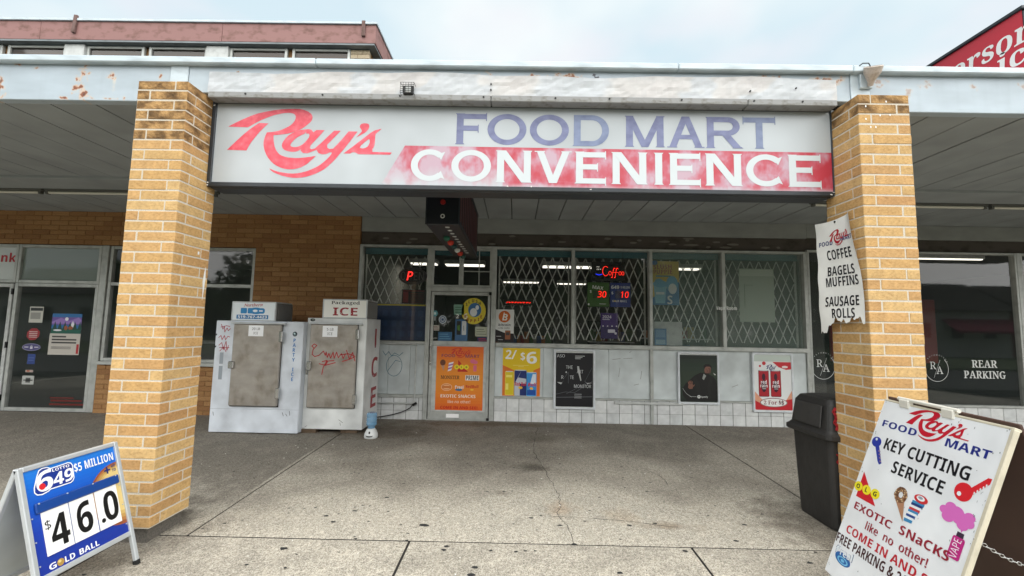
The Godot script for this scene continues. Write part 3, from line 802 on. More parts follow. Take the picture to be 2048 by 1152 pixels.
func bank():
	var o := thing("bank_building", "tan brick two storey bank with white framed glass entrance and red roof edge", "building", Vector3(-6.0, 0, W))
	var ox := -6.0
	var P := func(x, y, z): return Vector3(x - ox, y, z)
	var wall := MB.new()
	for b in [[-12.0, -2.662, 2.80, 6.35], [-4.43, -2.662, -0.1, 2.80], [-6.945, -4.43, -0.1, 0.80], [-12.0, -10.2, -0.1, 2.80]]:
		wall.box(P.call(b[0], b[2], -0.3), P.call(b[1], b[3], -0.007))
	wall.box(P.call(-2.862, -0.1, -9.0), P.call(-2.662, 6.35, -0.3))
	wall.box(P.call(-12.0, -0.1, -9.0), P.call(-11.8, 6.35, -0.3))
	part("wall", wall, mats.wall_mortar, o)
	var heap := MB.new()
	bricks(o, -8.9 - ox, -2.664 - ox, 2.80, 3.375, 0.0, true, heap)
	bricks(o, -12.0 - ox, -8.9 - ox, 2.80, 3.375, 0.0, false, heap)
	bricks(o, -4.43 - ox, -2.664 - ox, 1.58, 2.80, 0.0, true, heap, "wall_brick_%d", 4, 1)
	bricks(o, -4.43 - ox, -2.664 - ox, -0.02, 1.58, 0.0, false, heap)
	bricks(o, -6.94 - ox, -4.43 - ox, -0.02, 0.79, 0.0, true, heap)
	tag(part("brickwork", heap, mats.wall_brick_0, o), "", "", "", "stuff")
	# sill and window beside the brick pier
	boxpart("sill", P.call(-6.93, 0.79, -0.1), P.call(-4.42, 0.845, 0.05), mats.frame_metal, o)
	glazed(o, -6.93 - ox, -4.44 - ox, 0.847, 2.79, 0.05, mats.frame_metal, mats.glass, [["y", 2.14, 0.055], ["x", -5.65 - ox, 0.05]], -0.03)
	# entrance: side light, toplights and door
	var en := glazed(o, -8.50 - ox, -7.07 - ox, 0.0, 2.125, 0.055, mats.frame_metal, mats.glass, [], -0.02, 0.07, "side_light")
	en.set_meta("label", "wide entrance side window with posters")
	glazed(o, -8.50 - ox, -7.07 - ox, 2.13, 2.79, 0.05, mats.frame_metal, mats.grey_glass, [], -0.02, 0.07, "top_light")
	glazed(o, -10.15 - ox, -8.505 - ox, 2.13, 2.79, 0.05, mats.frame_metal, mats.film_glass, [], -0.02, 0.07, "top_light")
	var post := MB.new()
	post.bbox(P.call(-7.065, 0.0, -0.09), P.call(-6.95, 2.795, -0.015), 0.005)
	part("door_post", post, mats.frame_metal, o)
	var door := glazed(o, -9.5 - ox, -8.55 - ox, 0.01, 2.115, 0.06, mats.white_paint, mats.glass, [], -0.04, 0.05, "door")
	for y in [1.98, 1.08, 0.21]:
		var h := MB.new()
		h.bbox(P.call(-8.555, y - 0.05, -0.045), P.call(-8.525, y + 0.05, -0.015), 0.004)
		part("hinge", h, mats.black, door)
	var nk := MB.new()
	nk.col = c8(190, 30, 42)
	write(nk, "nk", -8.835 - ox, 2.485, 0.15, -0.055, {"x1": -8.575 - ox})
	part("lettering", nk, mats.print, o)
	room(o, -11.7 - ox, -2.9 - ox, 3.2, -6.5, -0.32, mats.room_wall, mats.room_dark)
	# upper storey: ribbon of windows under the weathered red roof edge
	var pw := [[-9.9, -9.153], [-9.06, -8.018], [-7.65, -6.627], [-6.543, -5.508], [-5.11, -4.094], [-4.005, -2.985]]
	for k in pw.size():
		glazed(o, pw[k][0] - ox, pw[k][1] - ox, 4.6, 6.345, 0.045, mats.frame_metal, mats.dark_glass, [], 0.05, 0.05)
	for x in [[-8.012, -7.656], [-5.502, -5.116]]:
		boxpart("pilaster", P.call(x[0], 4.6, -0.02), P.call(x[1], 6.345, 0.09), mats.white_paint, o)
	boxpart("parapet_flashing", P.call(-12, 4.45, -0.02), P.call(-2.66, 4.59, 0.1), mats.coping, o)
	for r in 12:   # pale corner bricks
		for k in 2:
			var l := 0.21 if (r + k) % 2 == 0 else 0.12
			var xa := -2.982 if k == 0 else -2.982 + (0.216 if r % 2 == 0 else 0.126)
			var xb := minf(xa + l, -2.655)
			if k == 1: xb = -2.655
			boxpart("brick", P.call(xa, 6.345 - (r + 1) * 0.0813 + 0.008, -0.05), P.call(xb, 6.345 - r * 0.0813, 0.03), mats.pale_brick, o, 0.004)
	var sf := MB.new()
	sf.box(P.call(-12, 6.355, -0.25), P.call(-2.53, 6.385, 0.15))
	sf.box(P.call(-2.64, 6.355, -9), P.call(-2.53, 6.385, -0.25))
	part("soffit_trim", sf, mat("zinc", 128, 136, 140, 0.6, {"tex": "blotch"}), o)
	for b in [[-12.0, -8.4], [-8.395, -5.2], [-5.195, -2.515]]:
		boxpart("roof_board", P.call(b[0], 6.386, 0.1), P.call(b[1], 6.72, 0.155), mats.red_board, o, 0.004)
	boxpart("roof_board", P.call(-2.545, 6.386, -9), P.call(-2.513, 6.72, 0.098), mats.red_board, o, 0.004)
	boxpart("roof_coping", P.call(-12, 6.722, -0.3), P.call(-2.49, 6.765, 0.185), mats.coping, o, 0.006)
	boxpart("roof_coping", P.call(-2.75, 6.723, -9), P.call(-2.491, 6.764, -0.305), mats.coping, o, 0.006)
	boxpart("roof", P.call(-11.9, 6.4, -9), P.call(-2.76, 6.7, -0.31), mats.room_dark, o)
	for x in [-7.79, -2.72]:   # rusty fixing straps on the roof edge
		var s := MB.new()
		s.xf = Transform3D(Basis(Vector3.BACK, -0.08 if x < -5 else 0.02), P.call(x, 6.5, 0.16))
		s.bbox(Vector3(-0.03, 0, 0), Vector3(0.03, 0.32 if x < -5 else 0.28, 0.035), 0.003)
		part("strap", s, mat("rusty_iron", 116, 92, 88, 0.85, {"tex": "dirt"}), o)

func corner_store():
	var o := thing("corner_store_building", "corner shop front with barred windows, white panels and tiled foot", "building", Vector3(1.1, 0, W))
	var ox := 1.1
	boxpart("bulkhead", Vector3(-2.658 - ox, 3.118, -0.2), Vector3(4.9 - ox, 3.374, -0.03), mats.bulkhead, o)
	boxpart("peeling_header", Vector3(-2.658 - ox, 2.893, -0.2), Vector3(4.9 - ox, 3.115, -0.05), mats.peeling, o)
	var rg := RandomNumberGenerator.new(); rg.seed = 5   # scraps where the old board has peeled
	for k in 22:
		var sc := MB.new()
		sc.col = c8(112, 108, 100)
		var x := rg.randf_range(-2.5, 4.7) - ox
		var y := rg.randf_range(2.93, 3.09)
		var w := rg.randf_range(0.4, 1.6)
		var pts := []
		for j in 9: pts.append(Vector2(x + cos(TAU * j / 9) * 0.08 * w * rg.randf_range(0.75, 1.2), y + sin(TAU * j / 9) * 0.018 * rg.randf_range(0.8, 1.25)))
		sc.poly(pts, -0.0485 + k * 0.0001)
		part("peeling_patch", sc, mats.print_matt, o)
	# head and sill of the aluminium shop front
	boxpart("head_rail", Vector3(-2.655 - ox, 2.852, -0.12), Vector3(4.88 - ox, 2.889, 0.0), mats.frame_metal, o)
	boxpart("sill_rail", Vector3(-0.325 - ox, 1.205, -0.12), Vector3(4.86 - ox, 1.272, 0.012), mats.frame_metal, o)
	boxpart("sill_rail", Vector3(-2.64 - ox, 1.23, -0.12), Vector3(-1.5 - ox, 1.27, 0.008), mats.frame_metal, o)
	for x in [[-2.655, -2.605], [-1.5, -1.428], [-0.412, -0.332], [0.932, 0.985], [2.232, 2.285], [3.444, 3.503], [4.81, 4.872]]:
		var low: float = 1.273 if x[0] in [0.932, 3.444] else 0.0
		boxpart("mullion", Vector3(x[0] - ox, low, -0.12), Vector3(x[1] - ox, 2.851, 0.004), mats.frame_metal, o)
	# panes
	var pn := [[-2.605, -1.5, 1.27, 0], [-0.332, 0.932, 1.272, 0], [0.985, 2.232, 1.272, 0], [2.285, 3.444, 1.272, 1], [3.503, 4.81, 1.272, 1]]
	for p in pn:
		var g := MB.new()
		g.rect(p[0] - ox, p[2], p[1] - ox, 2.852, -0.06)
		part("pane", g, mats.dusty_glass if p[3] else mats.glass, o)
	boxpart("teal_band", Vector3(-2.6 - ox, 2.745, -0.155), Vector3(4.8 - ox, 2.852, -0.13), mat("teal", 44, 96, 104, 0.6), o)
	# panels under the windows, with raised edges between them
	for p in [[-0.33, 0.47], [0.474, 1.556], [1.56, 2.23], [2.287, 3.88], [3.884, 4.808]]:
		boxpart("panel", Vector3(p[0] - ox, 0.398, -0.1), Vector3(p[1] - ox, 1.203, -0.03), mats.panel, o, 0.003)
	boxpart("panel_rail", Vector3(-0.33 - ox, 0.366, -0.1), Vector3(4.81 - ox, 0.396, -0.005), mats.frame_metal, o)
	boxpart("white_strip", Vector3(1.64 - ox, 0.315, -0.035), Vector3(2.76 - ox, 0.352, 0.012), mats.white_paint, o)
	for p in [[-2.6, -2.1], [-2.096, -1.74], [-1.736, -1.503]]:
		boxpart("panel", Vector3(p[0] - ox, 0.40, -0.1), Vector3(p[1] - ox, 1.228, -0.03), mats.panel, o, 0.003)
	boxpart("panel_rail", Vector3(-2.6 - ox, 0.345, -0.1), Vector3(-1.503 - ox, 0.398, -0.012), mats.frame_metal, o)
	var gr := MB.new()
	gr.box(Vector3(-2.65 - ox, -0.12, -0.1), Vector3(-1.5 - ox, 0.344, -0.034)); gr.box(Vector3(-0.412 - ox, -0.12, -0.1), Vector3(4.86 - ox, 0.365, -0.034))
	part("grout_bed", gr, mats.grout, o)
	var tx := func(xa: float, xb: float, ytop: float):
		var x := xa
		while x < xb - 0.03:
			var e := minf(x + 0.206, xb)
			for r in 2:
				var yt: float = ytop - r * 0.206
				boxpart("tile", Vector3(x + 0.0035 - ox, yt - 0.2025 if r == 0 else -0.05, -0.033), Vector3(e - 0.0035 - ox, yt, -0.025 + rng.randf_range(-0.0015, 0.0015)), mats["tile_%d" % [0, 0, 1, 1, 2][rng.randi_range(0, 4)]], o, 0.003)
			x = e
	tx.call(-2.6, -1.503, 0.342)
	tx.call(-0.33, 4.808, 0.363)
	# blue board behind the lower half of the window by the door
	var bb := MB.new()
	bb.col = c8(24, 52, 92)
	bb.rect(-2.6 - ox, 1.28, -1.503 - ox, 1.86, -0.085)
	bb.col = c8(34, 66, 110)
	for j in 5:
		for k in 3: bb.rrect(-2.25 + j * 0.15 - ox, 1.34 + k * 0.17, -2.16 + j * 0.15 - ox, 1.44 + k * 0.17, 0.02, -0.084)
	bb.col = c8(190, 176, 60)
	bb.rect(-2.6 - ox, 1.861, -1.503 - ox, 1.885, -0.083)
	part("blue_board", bb, mats.print, o)
	# transom lights over the door
	var tr := glazed(o, -1.428 - ox, -0.933 - ox, 2.19, 2.85, 0.035, mats.frame_metal, mats.glass, [], -0.01, 0.07, "transom_light")
	glazed(o, -0.93 - ox, -0.412 - ox, 2.19, 2.85, 0.035, mats.frame_metal, mats.glass, [["y", 2.46, 0.012], ["x", -0.63 - ox, 0.012]], -0.01, 0.07, "transom_light")
	boxpart("door_head", Vector3(-1.428 - ox, 2.112, -0.12), Vector3(-0.412 - ox, 2.188, 0.006), mats.frame_metal, o)
	# the door
	var d := MB.new()
	for b in [[-1.415, -1.372, 0.012, 2.105], [-0.468, -0.425, 0.012, 2.105], [-1.372, -0.468, 2.05, 2.105], [-1.372, -0.468, 1.205, 1.285], [-1.372, -0.468, 0.012, 0.135]]:
		d.bbox(Vector3(b[0] - ox, b[2], -0.06), Vector3(b[1] - ox, b[3], -0.01), 0.004)
	var door := part("door", d, mats.frame_metal, o, Vector3.ZERO, "white framed shop door with an orange poster on its lower half")
	var g2 := MB.new()
	g2.rect(-1.38 - ox, 1.28, -0.46 - ox, 2.06, -0.035)
	part("pane", g2, mats.glass, door)
	boxpart("door_panel", Vector3(-1.372 - ox, 0.135, -0.05), Vector3(-0.468 - ox, 1.205, -0.024), mats.white_paint, door)
	boxpart("kick_label", Vector3(-1.11 - ox, 0.04, -0.012), Vector3(-0.9 - ox, 0.10, -0.007), mats.print_matt, door)
	var hd := MB.new()
	hd.tube([Vector3(-1.395 - ox, 0.95, -0.01), Vector3(-1.395 - ox, 0.95, 0.04), Vector3(-1.395 - ox, 1.19, 0.04), Vector3(-1.395 - ox, 1.19, -0.01)], 0.011)
	hd.cyl(Vector3(-1.395 - ox, 0.9, -0.012), Vector3(-1.395 - ox, 0.9, 0.008), 0.018)
	part("handle", hd, mats.chrome, door)
	var hg := MB.new()
	hg.bbox(Vector3(-0.45 - ox, 2.06, -0.01), Vector3(-0.405 - ox, 2.11, 0.02), 0.004)
	hg.bbox(Vector3(-0.45 - ox, 0.0, -0.01), Vector3(-0.405 - ox, 0.045, 0.02), 0.004)
	part("pivot", hg, mats.black, door)
	boxpart("threshold", Vector3(-1.44 - ox, -0.03, -0.1), Vector3(-0.4 - ox, 0.01, 0.02), mats.frame_metal, o)
	boxpart("flat_roof", Vector3(-2.65 - ox, 3.45, -9.3), Vector3(11.0 - ox, 3.7, -0.21), mats.room_dark, o)
	room(o, -2.6 - ox, 4.85 - ox, 3.1, -9.0, -0.21, mats.room_wall, mats.room_dark)
	# handwriting and scratches on the panels
	var sw := MB.new()
	sw.col = c8(70, 120, 140)
	var q := []
	for k in 25: q.append(Vector2(-2.0 - ox + cos(TAU * k / 24.0) * 0.13, 0.86 + sin(TAU * k / 24.0) * 0.17))
	sw.line(q, 0.008, -0.0285)
	sw.line([Vector2(-2.1 - ox, 0.78), Vector2(-1.98 - ox, 0.95), Vector2(-1.9 - ox, 0.93)], 0.008, -0.0285)
	sw.line([Vector2(-2.2 - ox, 1.1), Vector2(-2.15 - ox, 1.03), Vector2(-2.1 - ox, 1.09), Vector2(-2.05 - ox, 1.02), Vector2(-2.0 - ox, 1.07), Vector2(-1.92 - ox, 1.03), Vector2(-1.86 - ox, 1.08)], 0.009, -0.0284)
	sw.col = c8(120, 120, 116)
	for l in [[1.97, 0.62, 2.05, 0.64], [1.62, 1.03, 1.75, 1.05], [1.8, 1.05, 1.95, 1.06], [1.72, 0.75, 1.74, 0.9], [2.08, 0.72, 2.1, 0.85], [3.58, 0.62, 3.68, 0.66], [3.1, 0.6, 3.13, 0.7], [0.43, 0.9, 0.436, 0.98], [1.9, 1.15, 1.93, 1.17]]:
		sw.line([Vector2(l[0] - ox, l[1]), Vector2(l[2] - ox, l[3])], 0.006, -0.0286)
	part("scribble", sw, mats.print_matt, o)
	# lit ceiling and shelving inside
	for p in [[1.2, 2.95, -6.5, 1.25, 0.32], [-1.15, 2.95, -6.5, 0.9, 0.3], [0.15, 2.95, -10.0, 1.1, 0.3], [-2.05, 2.95, -6.4, 0.6, 0.3], [3.55, 2.95, -6.5, 1.1, 0.3], [1.7, 2.95, -10.2, 0.9, 0.25]]:
		ceiling_lamp(p[0], p[1], p[2], p[3], p[4], 0.1 if p[2] > -8 else 0.07, ["lit ceiling light inside the shop, seen through the window right of the door", "lit ceiling light seen through the panes above the shop door", "lit ceiling light deepest inside the shop behind the window beside the door", "lit ceiling light behind the window with the unlit oval sign", "lit ceiling light behind the dusty window with the yellow poster", "lit ceiling light deep behind the window with the red coffee sign"][[1.2, -1.15, 0.15, -2.05, 3.55, 1.7].find(p[0])])
	var cols := [c8(120, 40, 36), c8(150, 130, 60), c8(50, 70, 110), c8(120, 118, 110), c8(70, 96, 60), c8(140, 90, 50)]
	var nm := 0
	for s in [[-2.2, -6.2, 1.0, 1.7], [0.2, -7.0, 1.4, 1.55], [2.0, -6.0, 0.9, 1.7], [3.7, -6.9, 1.5, 1.8]]:
		var t := thing("store_shelf", ["dim shelving rack with goods behind the window beside the ice freezers", "dim shelving rack with goods behind the window right of the door", "dim shelving rack with goods behind the window with the lottery screens", "dim shelving rack with goods behind the dusty corner window"][nm], "shelf", Vector3(s[0], 0.01, s[1]), 0.0, "shelving inside the shop")
		nm += 1
		boxpart("back_board", Vector3(-s[2] / 2, 0, -0.22), Vector3(s[2] / 2, s[3], -0.19), mats.room_dark, t)
		for k in 4:
			var y: float = 0.12 + k * (s[3] - 0.2) / 4.0
			boxpart("shelf", Vector3(-s[2] / 2, y, -0.19), Vector3(s[2] / 2, y + 0.025, 0.2), mats.white_paint, t)
			var x: float = -s[2] / 2 + 0.03
			var pr := MB.new()
			while x < s[2] / 2 - 0.12:
				var ww := rng.randf_range(0.08, 0.16)
				pr.col = cols[rng.randi_range(0, 5)]
				pr.bbox(Vector3(x, y + 0.026, -0.1), Vector3(x + ww - 0.01, y + rng.randf_range(0.18, 0.3), 0.15), 0.005)
				x += ww
			part("goods", pr, mats.print_matt, t)

func service_shop():
	var o := thing("service_shop_building", "dark glazed garage office front over grey tiles beside the right pillar", "building", Vector3(8.0, 0, W))
	var ox := 8.0
	boxpart("bulkhead", Vector3(4.902 - ox, 3.132, -0.2), Vector3(12.5 - ox, 3.374, -0.031), mats.bulkhead, o)
	boxpart("peeling_header", Vector3(4.902 - ox, 2.93, -0.2), Vector3(12.5 - ox, 3.129, -0.051), mats.peeling, o)
	for w in [[4.876, 8.36, 0], [8.42, 12.0, 0]]:
		glazed(o, w[0] - ox, w[1] - ox, 0.37, 2.925, 0.035, mats.frame_metal, mats.glass, [], 0.0, 0.09)
	boxpart("door_post", Vector3(8.361 - ox, 0.37, -0.09), Vector3(8.419 - ox, 2.925, 0.003), mats.frame_metal, o)
	var gr := MB.new()
	gr.box(Vector3(4.87 - ox, -0.12, -0.1), Vector3(12.0 - ox, 0.366, -0.034))
	part("grout_bed", gr, mats.grout, o)
	var x := 4.88
	while x < 10.6:
		for r in 2: boxpart("tile", Vector3(x + 0.0025 - ox, 0.16 if r == 0 else -0.05, -0.033), Vector3(x + 0.2035 - ox, 0.364 if r == 0 else 0.157, -0.025 + rng.randf_range(-0.0015, 0.0015)), mats["tile_%d" % rng.randi_range(0, 2)], o, 0.003)
		x += 0.206
	room(o, 5.255 - ox, 12.3 - ox, 3.1, -7.0, -0.22, mats.room_dark, mats.room_dark)
	boxpart("red_partition", Vector3(7.2 - ox, 0.9, -2.9), Vector3(9.6 - ox, 2.35, -2.8), mat("red_wall", 128, 26, 24, 0.6), o, 0.02)  # red block added inside for the dim red area in the pane
	for p in [[7.75, 3.02, -5.0, 2.1, 0.1], [6.0, 3.0, -5.0, 1.0, 0.1], [5.95, 2.98, -6.2, 1.3, 0.1]]:
		ceiling_lamp(p[0], p[1], p[2], p[3], p[4], 0.05, ["bright tube light inside the garage office at the top of its window", "short bright tube light just left of the torn menu banner", "lower bright tube light left of the torn menu banner"][[7.75, 6.0, 5.95].find(p[0])])

# ---------------------------------------------------------------- canopy
func rust_sheet(xa: float, xb: float, ya: float, yb: float, spots: Array, base: Color) -> ImageTexture:
	var w := 1600; var h := int(1600 * (yb - ya) / (xb - xa))
	var im := Image.create(w, h, false, Image.FORMAT_RGB8)
	im.fill(base)
	var n := noise(FastNoiseLite.TYPE_SIMPLEX_SMOOTH, 0.06, 4, 41)
	var n2 := noise(FastNoiseLite.TYPE_SIMPLEX_SMOOTH, 0.012, 4, 43)
	for y in h:
		for x in w:
			var f := 0.955 + 0.06 * n2.get_noise_2d(x, y * 3.0) - 0.03 * maxf(0, n2.get_noise_2d(x * 5.0, y * 0.4))
			im.set_pixel(x, y, Color(base.r * f, base.g * f, base.b * f))
	for s in spots:   # x, y, rx, ry, strength, kind
		var x0 := int((s[0] - s[2] * 1.5 - xa) / (xb - xa) * w); var x1 := int((s[0] + s[2] * 1.5 - xa) / (xb - xa) * w)
		var y0 := int((yb - s[1] - s[3] * 1.5) / (yb - ya) * h); var y1 := int((yb - s[1] + s[3] * 1.5) / (yb - ya) * h)
		for y in range(maxi(0, y0), mini(h, y1)):
			for x in range(maxi(0, x0), mini(w, x1)):
				var dx: float = (xa + (xb - xa) * x / w - s[0]) / s[2]
				var dy: float = (yb - (yb - ya) * y / h - s[1]) / s[3]
				var d := sqrt(dx * dx + dy * dy)
				var k := n.get_noise_2d(x * 1.6, y * 1.6) * 1.3 + 1.0 - d
				if k <= 0.12: continue
				var c := im.get_pixel(x, y)
				if s[5] == 0:
					c = c.lerp(Color(0.80, 0.70, 0.62), clampf((k - 0.1) * 2.0, 0, 1) * s[4])
					if k > 0.55: c = c.lerp(Color(0.50, 0.27, 0.15), clampf((k - 0.55) * 4, 0, 1) * s[4])
					if k > 1.1: c = c.lerp(Color(0.28, 0.14, 0.09), clampf((k - 1.1) * 4, 0, 1) * s[4])
				elif s[5] == 1:
					c = c.lerp(Color(0.3, 0.3, 0.33), clampf((k - 0.35) * 8, 0, 1) * s[4])
				else:
					c = c.lerp(Color(0.86, 0.80, 0.72), clampf(k, 0, 1) * s[4])
				im.set_pixel(x, y, c)
	return ImageTexture.create_from_image(im)

func canopy():
	var o := thing("canopy", "long flat walkway canopy with rust marked pale blue metal edge", "canopy", Vector3(0, 3.375, -2.0))
	var oy := 3.375; var oz := -2.0
	var spots := [[-3.72, 3.63, 0.05, 0.05, 1.0, 0], [-3.75, 3.5, 0.055, 0.1, 1.0, 0], [-3.7, 3.42, 0.05, 0.05, 1.0, 0], [-3.47, 3.6, 0.05, 0.035, 1.0, 0], [-3.45, 3.52, 0.02, 0.07, 0.5, 2], [-3.87, 3.395, 0.05, 0.02, 1.0, 0], [-4.43, 3.45, 0.05, 0.1, 0.9, 0], [-4.43, 3.54, 0.03, 0.04, 0.6, 0], [-4.3, 3.69, 0.04, 0.02, 0.7, 0], [-4.12, 3.66, 0.02, 0.02, 0.7, 0], [-3.2, 3.41, 0.02, 0.02, 0.8, 0], [-3.35, 3.40, 0.015, 0.02, 0.8, 0], [-3.05, 3.61, 0.02, 0.03, 1.0, 0], [-3.5, 3.395, 0.12, 0.012, 0.5, 0], [-2.4, 3.64, 0.015, 0.012, 1.0, 0],
		[-0.3, 3.64, 0.05, 0.05, 0.75, 0], [0.12, 3.63, 0.16, 0.04, 0.85, 0], [0.4, 3.635, 0.16, 0.04, 0.8, 0], [0.65, 3.625, 0.06, 0.025, 1.0, 1], [0.62, 3.66, 0.02, 0.012, 1.0, 1], [0.98, 3.62, 0.09, 0.022, 1.0, 1], [1.05, 3.63, 0.02, 0.02, 1.0, 1], [1.22, 3.62, 0.025, 0.012, 1.0, 1], [1.5, 3.63, 0.3, 0.008, 0.6, 0], [1.86, 3.62, 0.06, 0.012, 0.9, 1], [2.1, 3.66, 0.14, 0.02, 0.6, 0], [2.55, 3.65, 0.1, 0.035, 0.8, 0], [2.68, 3.64, 0.07, 0.035, 0.8, 0], [3.0, 3.63, 0.09, 0.05, 0.3, 0], [3.4, 3.62, 0.06, 0.05, 0.25, 0], [3.25, 3.55, 0.05, 0.04, 0.25, 0], [3.8, 3.6, 0.03, 0.03, 0.3, 0], [4.2, 3.62, 0.05, 0.03, 0.3, 0]]
	var tex := rust_sheet(-5.2, 5.2, 3.37, 3.71, spots, Color8(178, 191, 200))
	var fm := StandardMaterial3D.new()
	fm.resource_name = "rusted_fascia"
	fm.albedo_texture = tex; fm.roughness = 0.45; fm.metallic = 0.05
	for b in [[-12.0, -5.21], [-5.2, -2.97], [-2.815, 2.77], [2.93, 5.2], [5.21, 12.0]]:
		var m := MB.new()
		m.uvf = func(q: Vector3): return Vector2((q.x + 5.2) / 10.4, (3.71 - q.y - oy) / 0.34)
		m.bbox(Vector3(b[0], (3.455 if b[0] == -2.815 else 3.372) - oy, -0.30 - oz), Vector3(b[1], 3.705 - oy, -0.225 - oz), 0.005)
		part("fascia_sheet", m, fm, o)
	for b in [[-2.969, -2.816], [2.771, 2.929]]:
		boxpart("joint_cover", Vector3(b[0], 3.36 - oy, -0.3 - oz), Vector3(b[1], 3.704 - oy, -0.216 - oz), mats.coping, o)
	for b in [[-12.0, -9.0], [-8.995, -5.9], [-5.895, -1.72], [-1.716, 1.32], [1.324, 2.77], [2.774, 6.2], [6.204, 12.0]]:
		boxpart("coping", Vector3(b[0], 3.69 - oy, -0.6 - oz), Vector3(b[1], 3.748 - oy + rng.randf_range(-0.003, 0.003), -0.172 - oz), mats.coping, o, 0.008)
	var rf := MB.new()
	rf.box(Vector3(-12, 0.06, W - oz - 0.2), Vector3(12, 0.3, -0.31 - oz))
	part("roof", rf, mats.room_dark, o)
	# soffit boards, running from the shop fronts to the street
	var x := -12.0
	var k := 0
	while x < 12.0:
		var drop := rng.randf_range(-0.004, 0.002)
		boxpart("soffit_board", Vector3(x + 0.006, 0.0, W - 0.08 - oz), Vector3(x + 0.391, 0.05, -2.66 - oz), mats.soffit, o, 0.004).position.y += drop
		boxpart("soffit_board", Vector3(x + 0.006, 0.0, -2.2 - oz), Vector3(x + 0.391, 0.05, -0.302 - oz), mats.soffit, o, 0.004).position.y += drop
		x += 0.397
		k += 1
	boxpart("light_trough", Vector3(-12, -0.035, -2.655 - oz), Vector3(12, 0.05, -2.205 - oz), mats.soffit, o, 0.006)
	# crumpled metal flashing over the light box, with its lower lip
	var nz := noise(FastNoiseLite.TYPE_SIMPLEX_SMOOTH, 1.6, 3, 51)
	var fl := MB.new()
	var nx := 120
	var top := func(xx: float): return 3.64 - 0.012 * sin(xx * 2.3 + 0.5) + 0.006 * sin(xx * 7.0)
	var pt := func(i: int, j: int):
		var xx: float = lerpf(-2.63, 2.645, float(i) / nx)
		var t := j / 6.0
		var yy: float = lerpf(3.452, top.call(xx), t)
		if xx < -2.45 and t > 0.5: yy += 0.0
		return Vector3(xx, yy - oy, -0.21 + 0.004 * (1.0 - t) + nz.get_noise_2d(xx * 1.3, t * 1.2) * 0.006 + nz.get_noise_2d(xx * 9.0 + t * 4.0, t * 1.2) * 0.005 - oz)
	for i in nx:
		for j in 6: fl.quad(pt.call(i, j), pt.call(i + 1, j), pt.call(i + 1, j + 1), pt.call(i, j + 1))
	part("flashing", fl, mats.flashing, o, Vector3.ZERO, "crumpled pale metal sheet over the light box")
	for b in [[-2.62, -0.24], [-0.236, 1.9], [1.904, 2.64]]:
		boxpart("flashing_lip", Vector3(b[0], 3.401 - oy, -0.4 - oz), Vector3(b[1], 3.456 - oy, -0.196 - oz), mats.flashing_lip, o, 0.006)
	var sc := MB.new()
	for xx in [-2.3, -1.65, -1.0, -0.3, 0.3, 0.75, 1.35, 1.95, 2.35]:
		sc.cyl(Vector3(xx, 3.435 - oy, -0.197 - oz), Vector3(xx, 3.435 - oy, -0.191 - oz), 0.008, 0.008, 8)
	for q in [[-0.24, 3.55], [-0.24, 3.5], [1.92, 3.52], [2.3, 3.55]]:
		sc.cyl(Vector3(q[0], q[1] - oy, -0.2 - oz), Vector3(q[0], q[1] - oy, -0.19 - oz), 0.007, 0.007, 8)
	part("screw", sc, mats.dark, o)

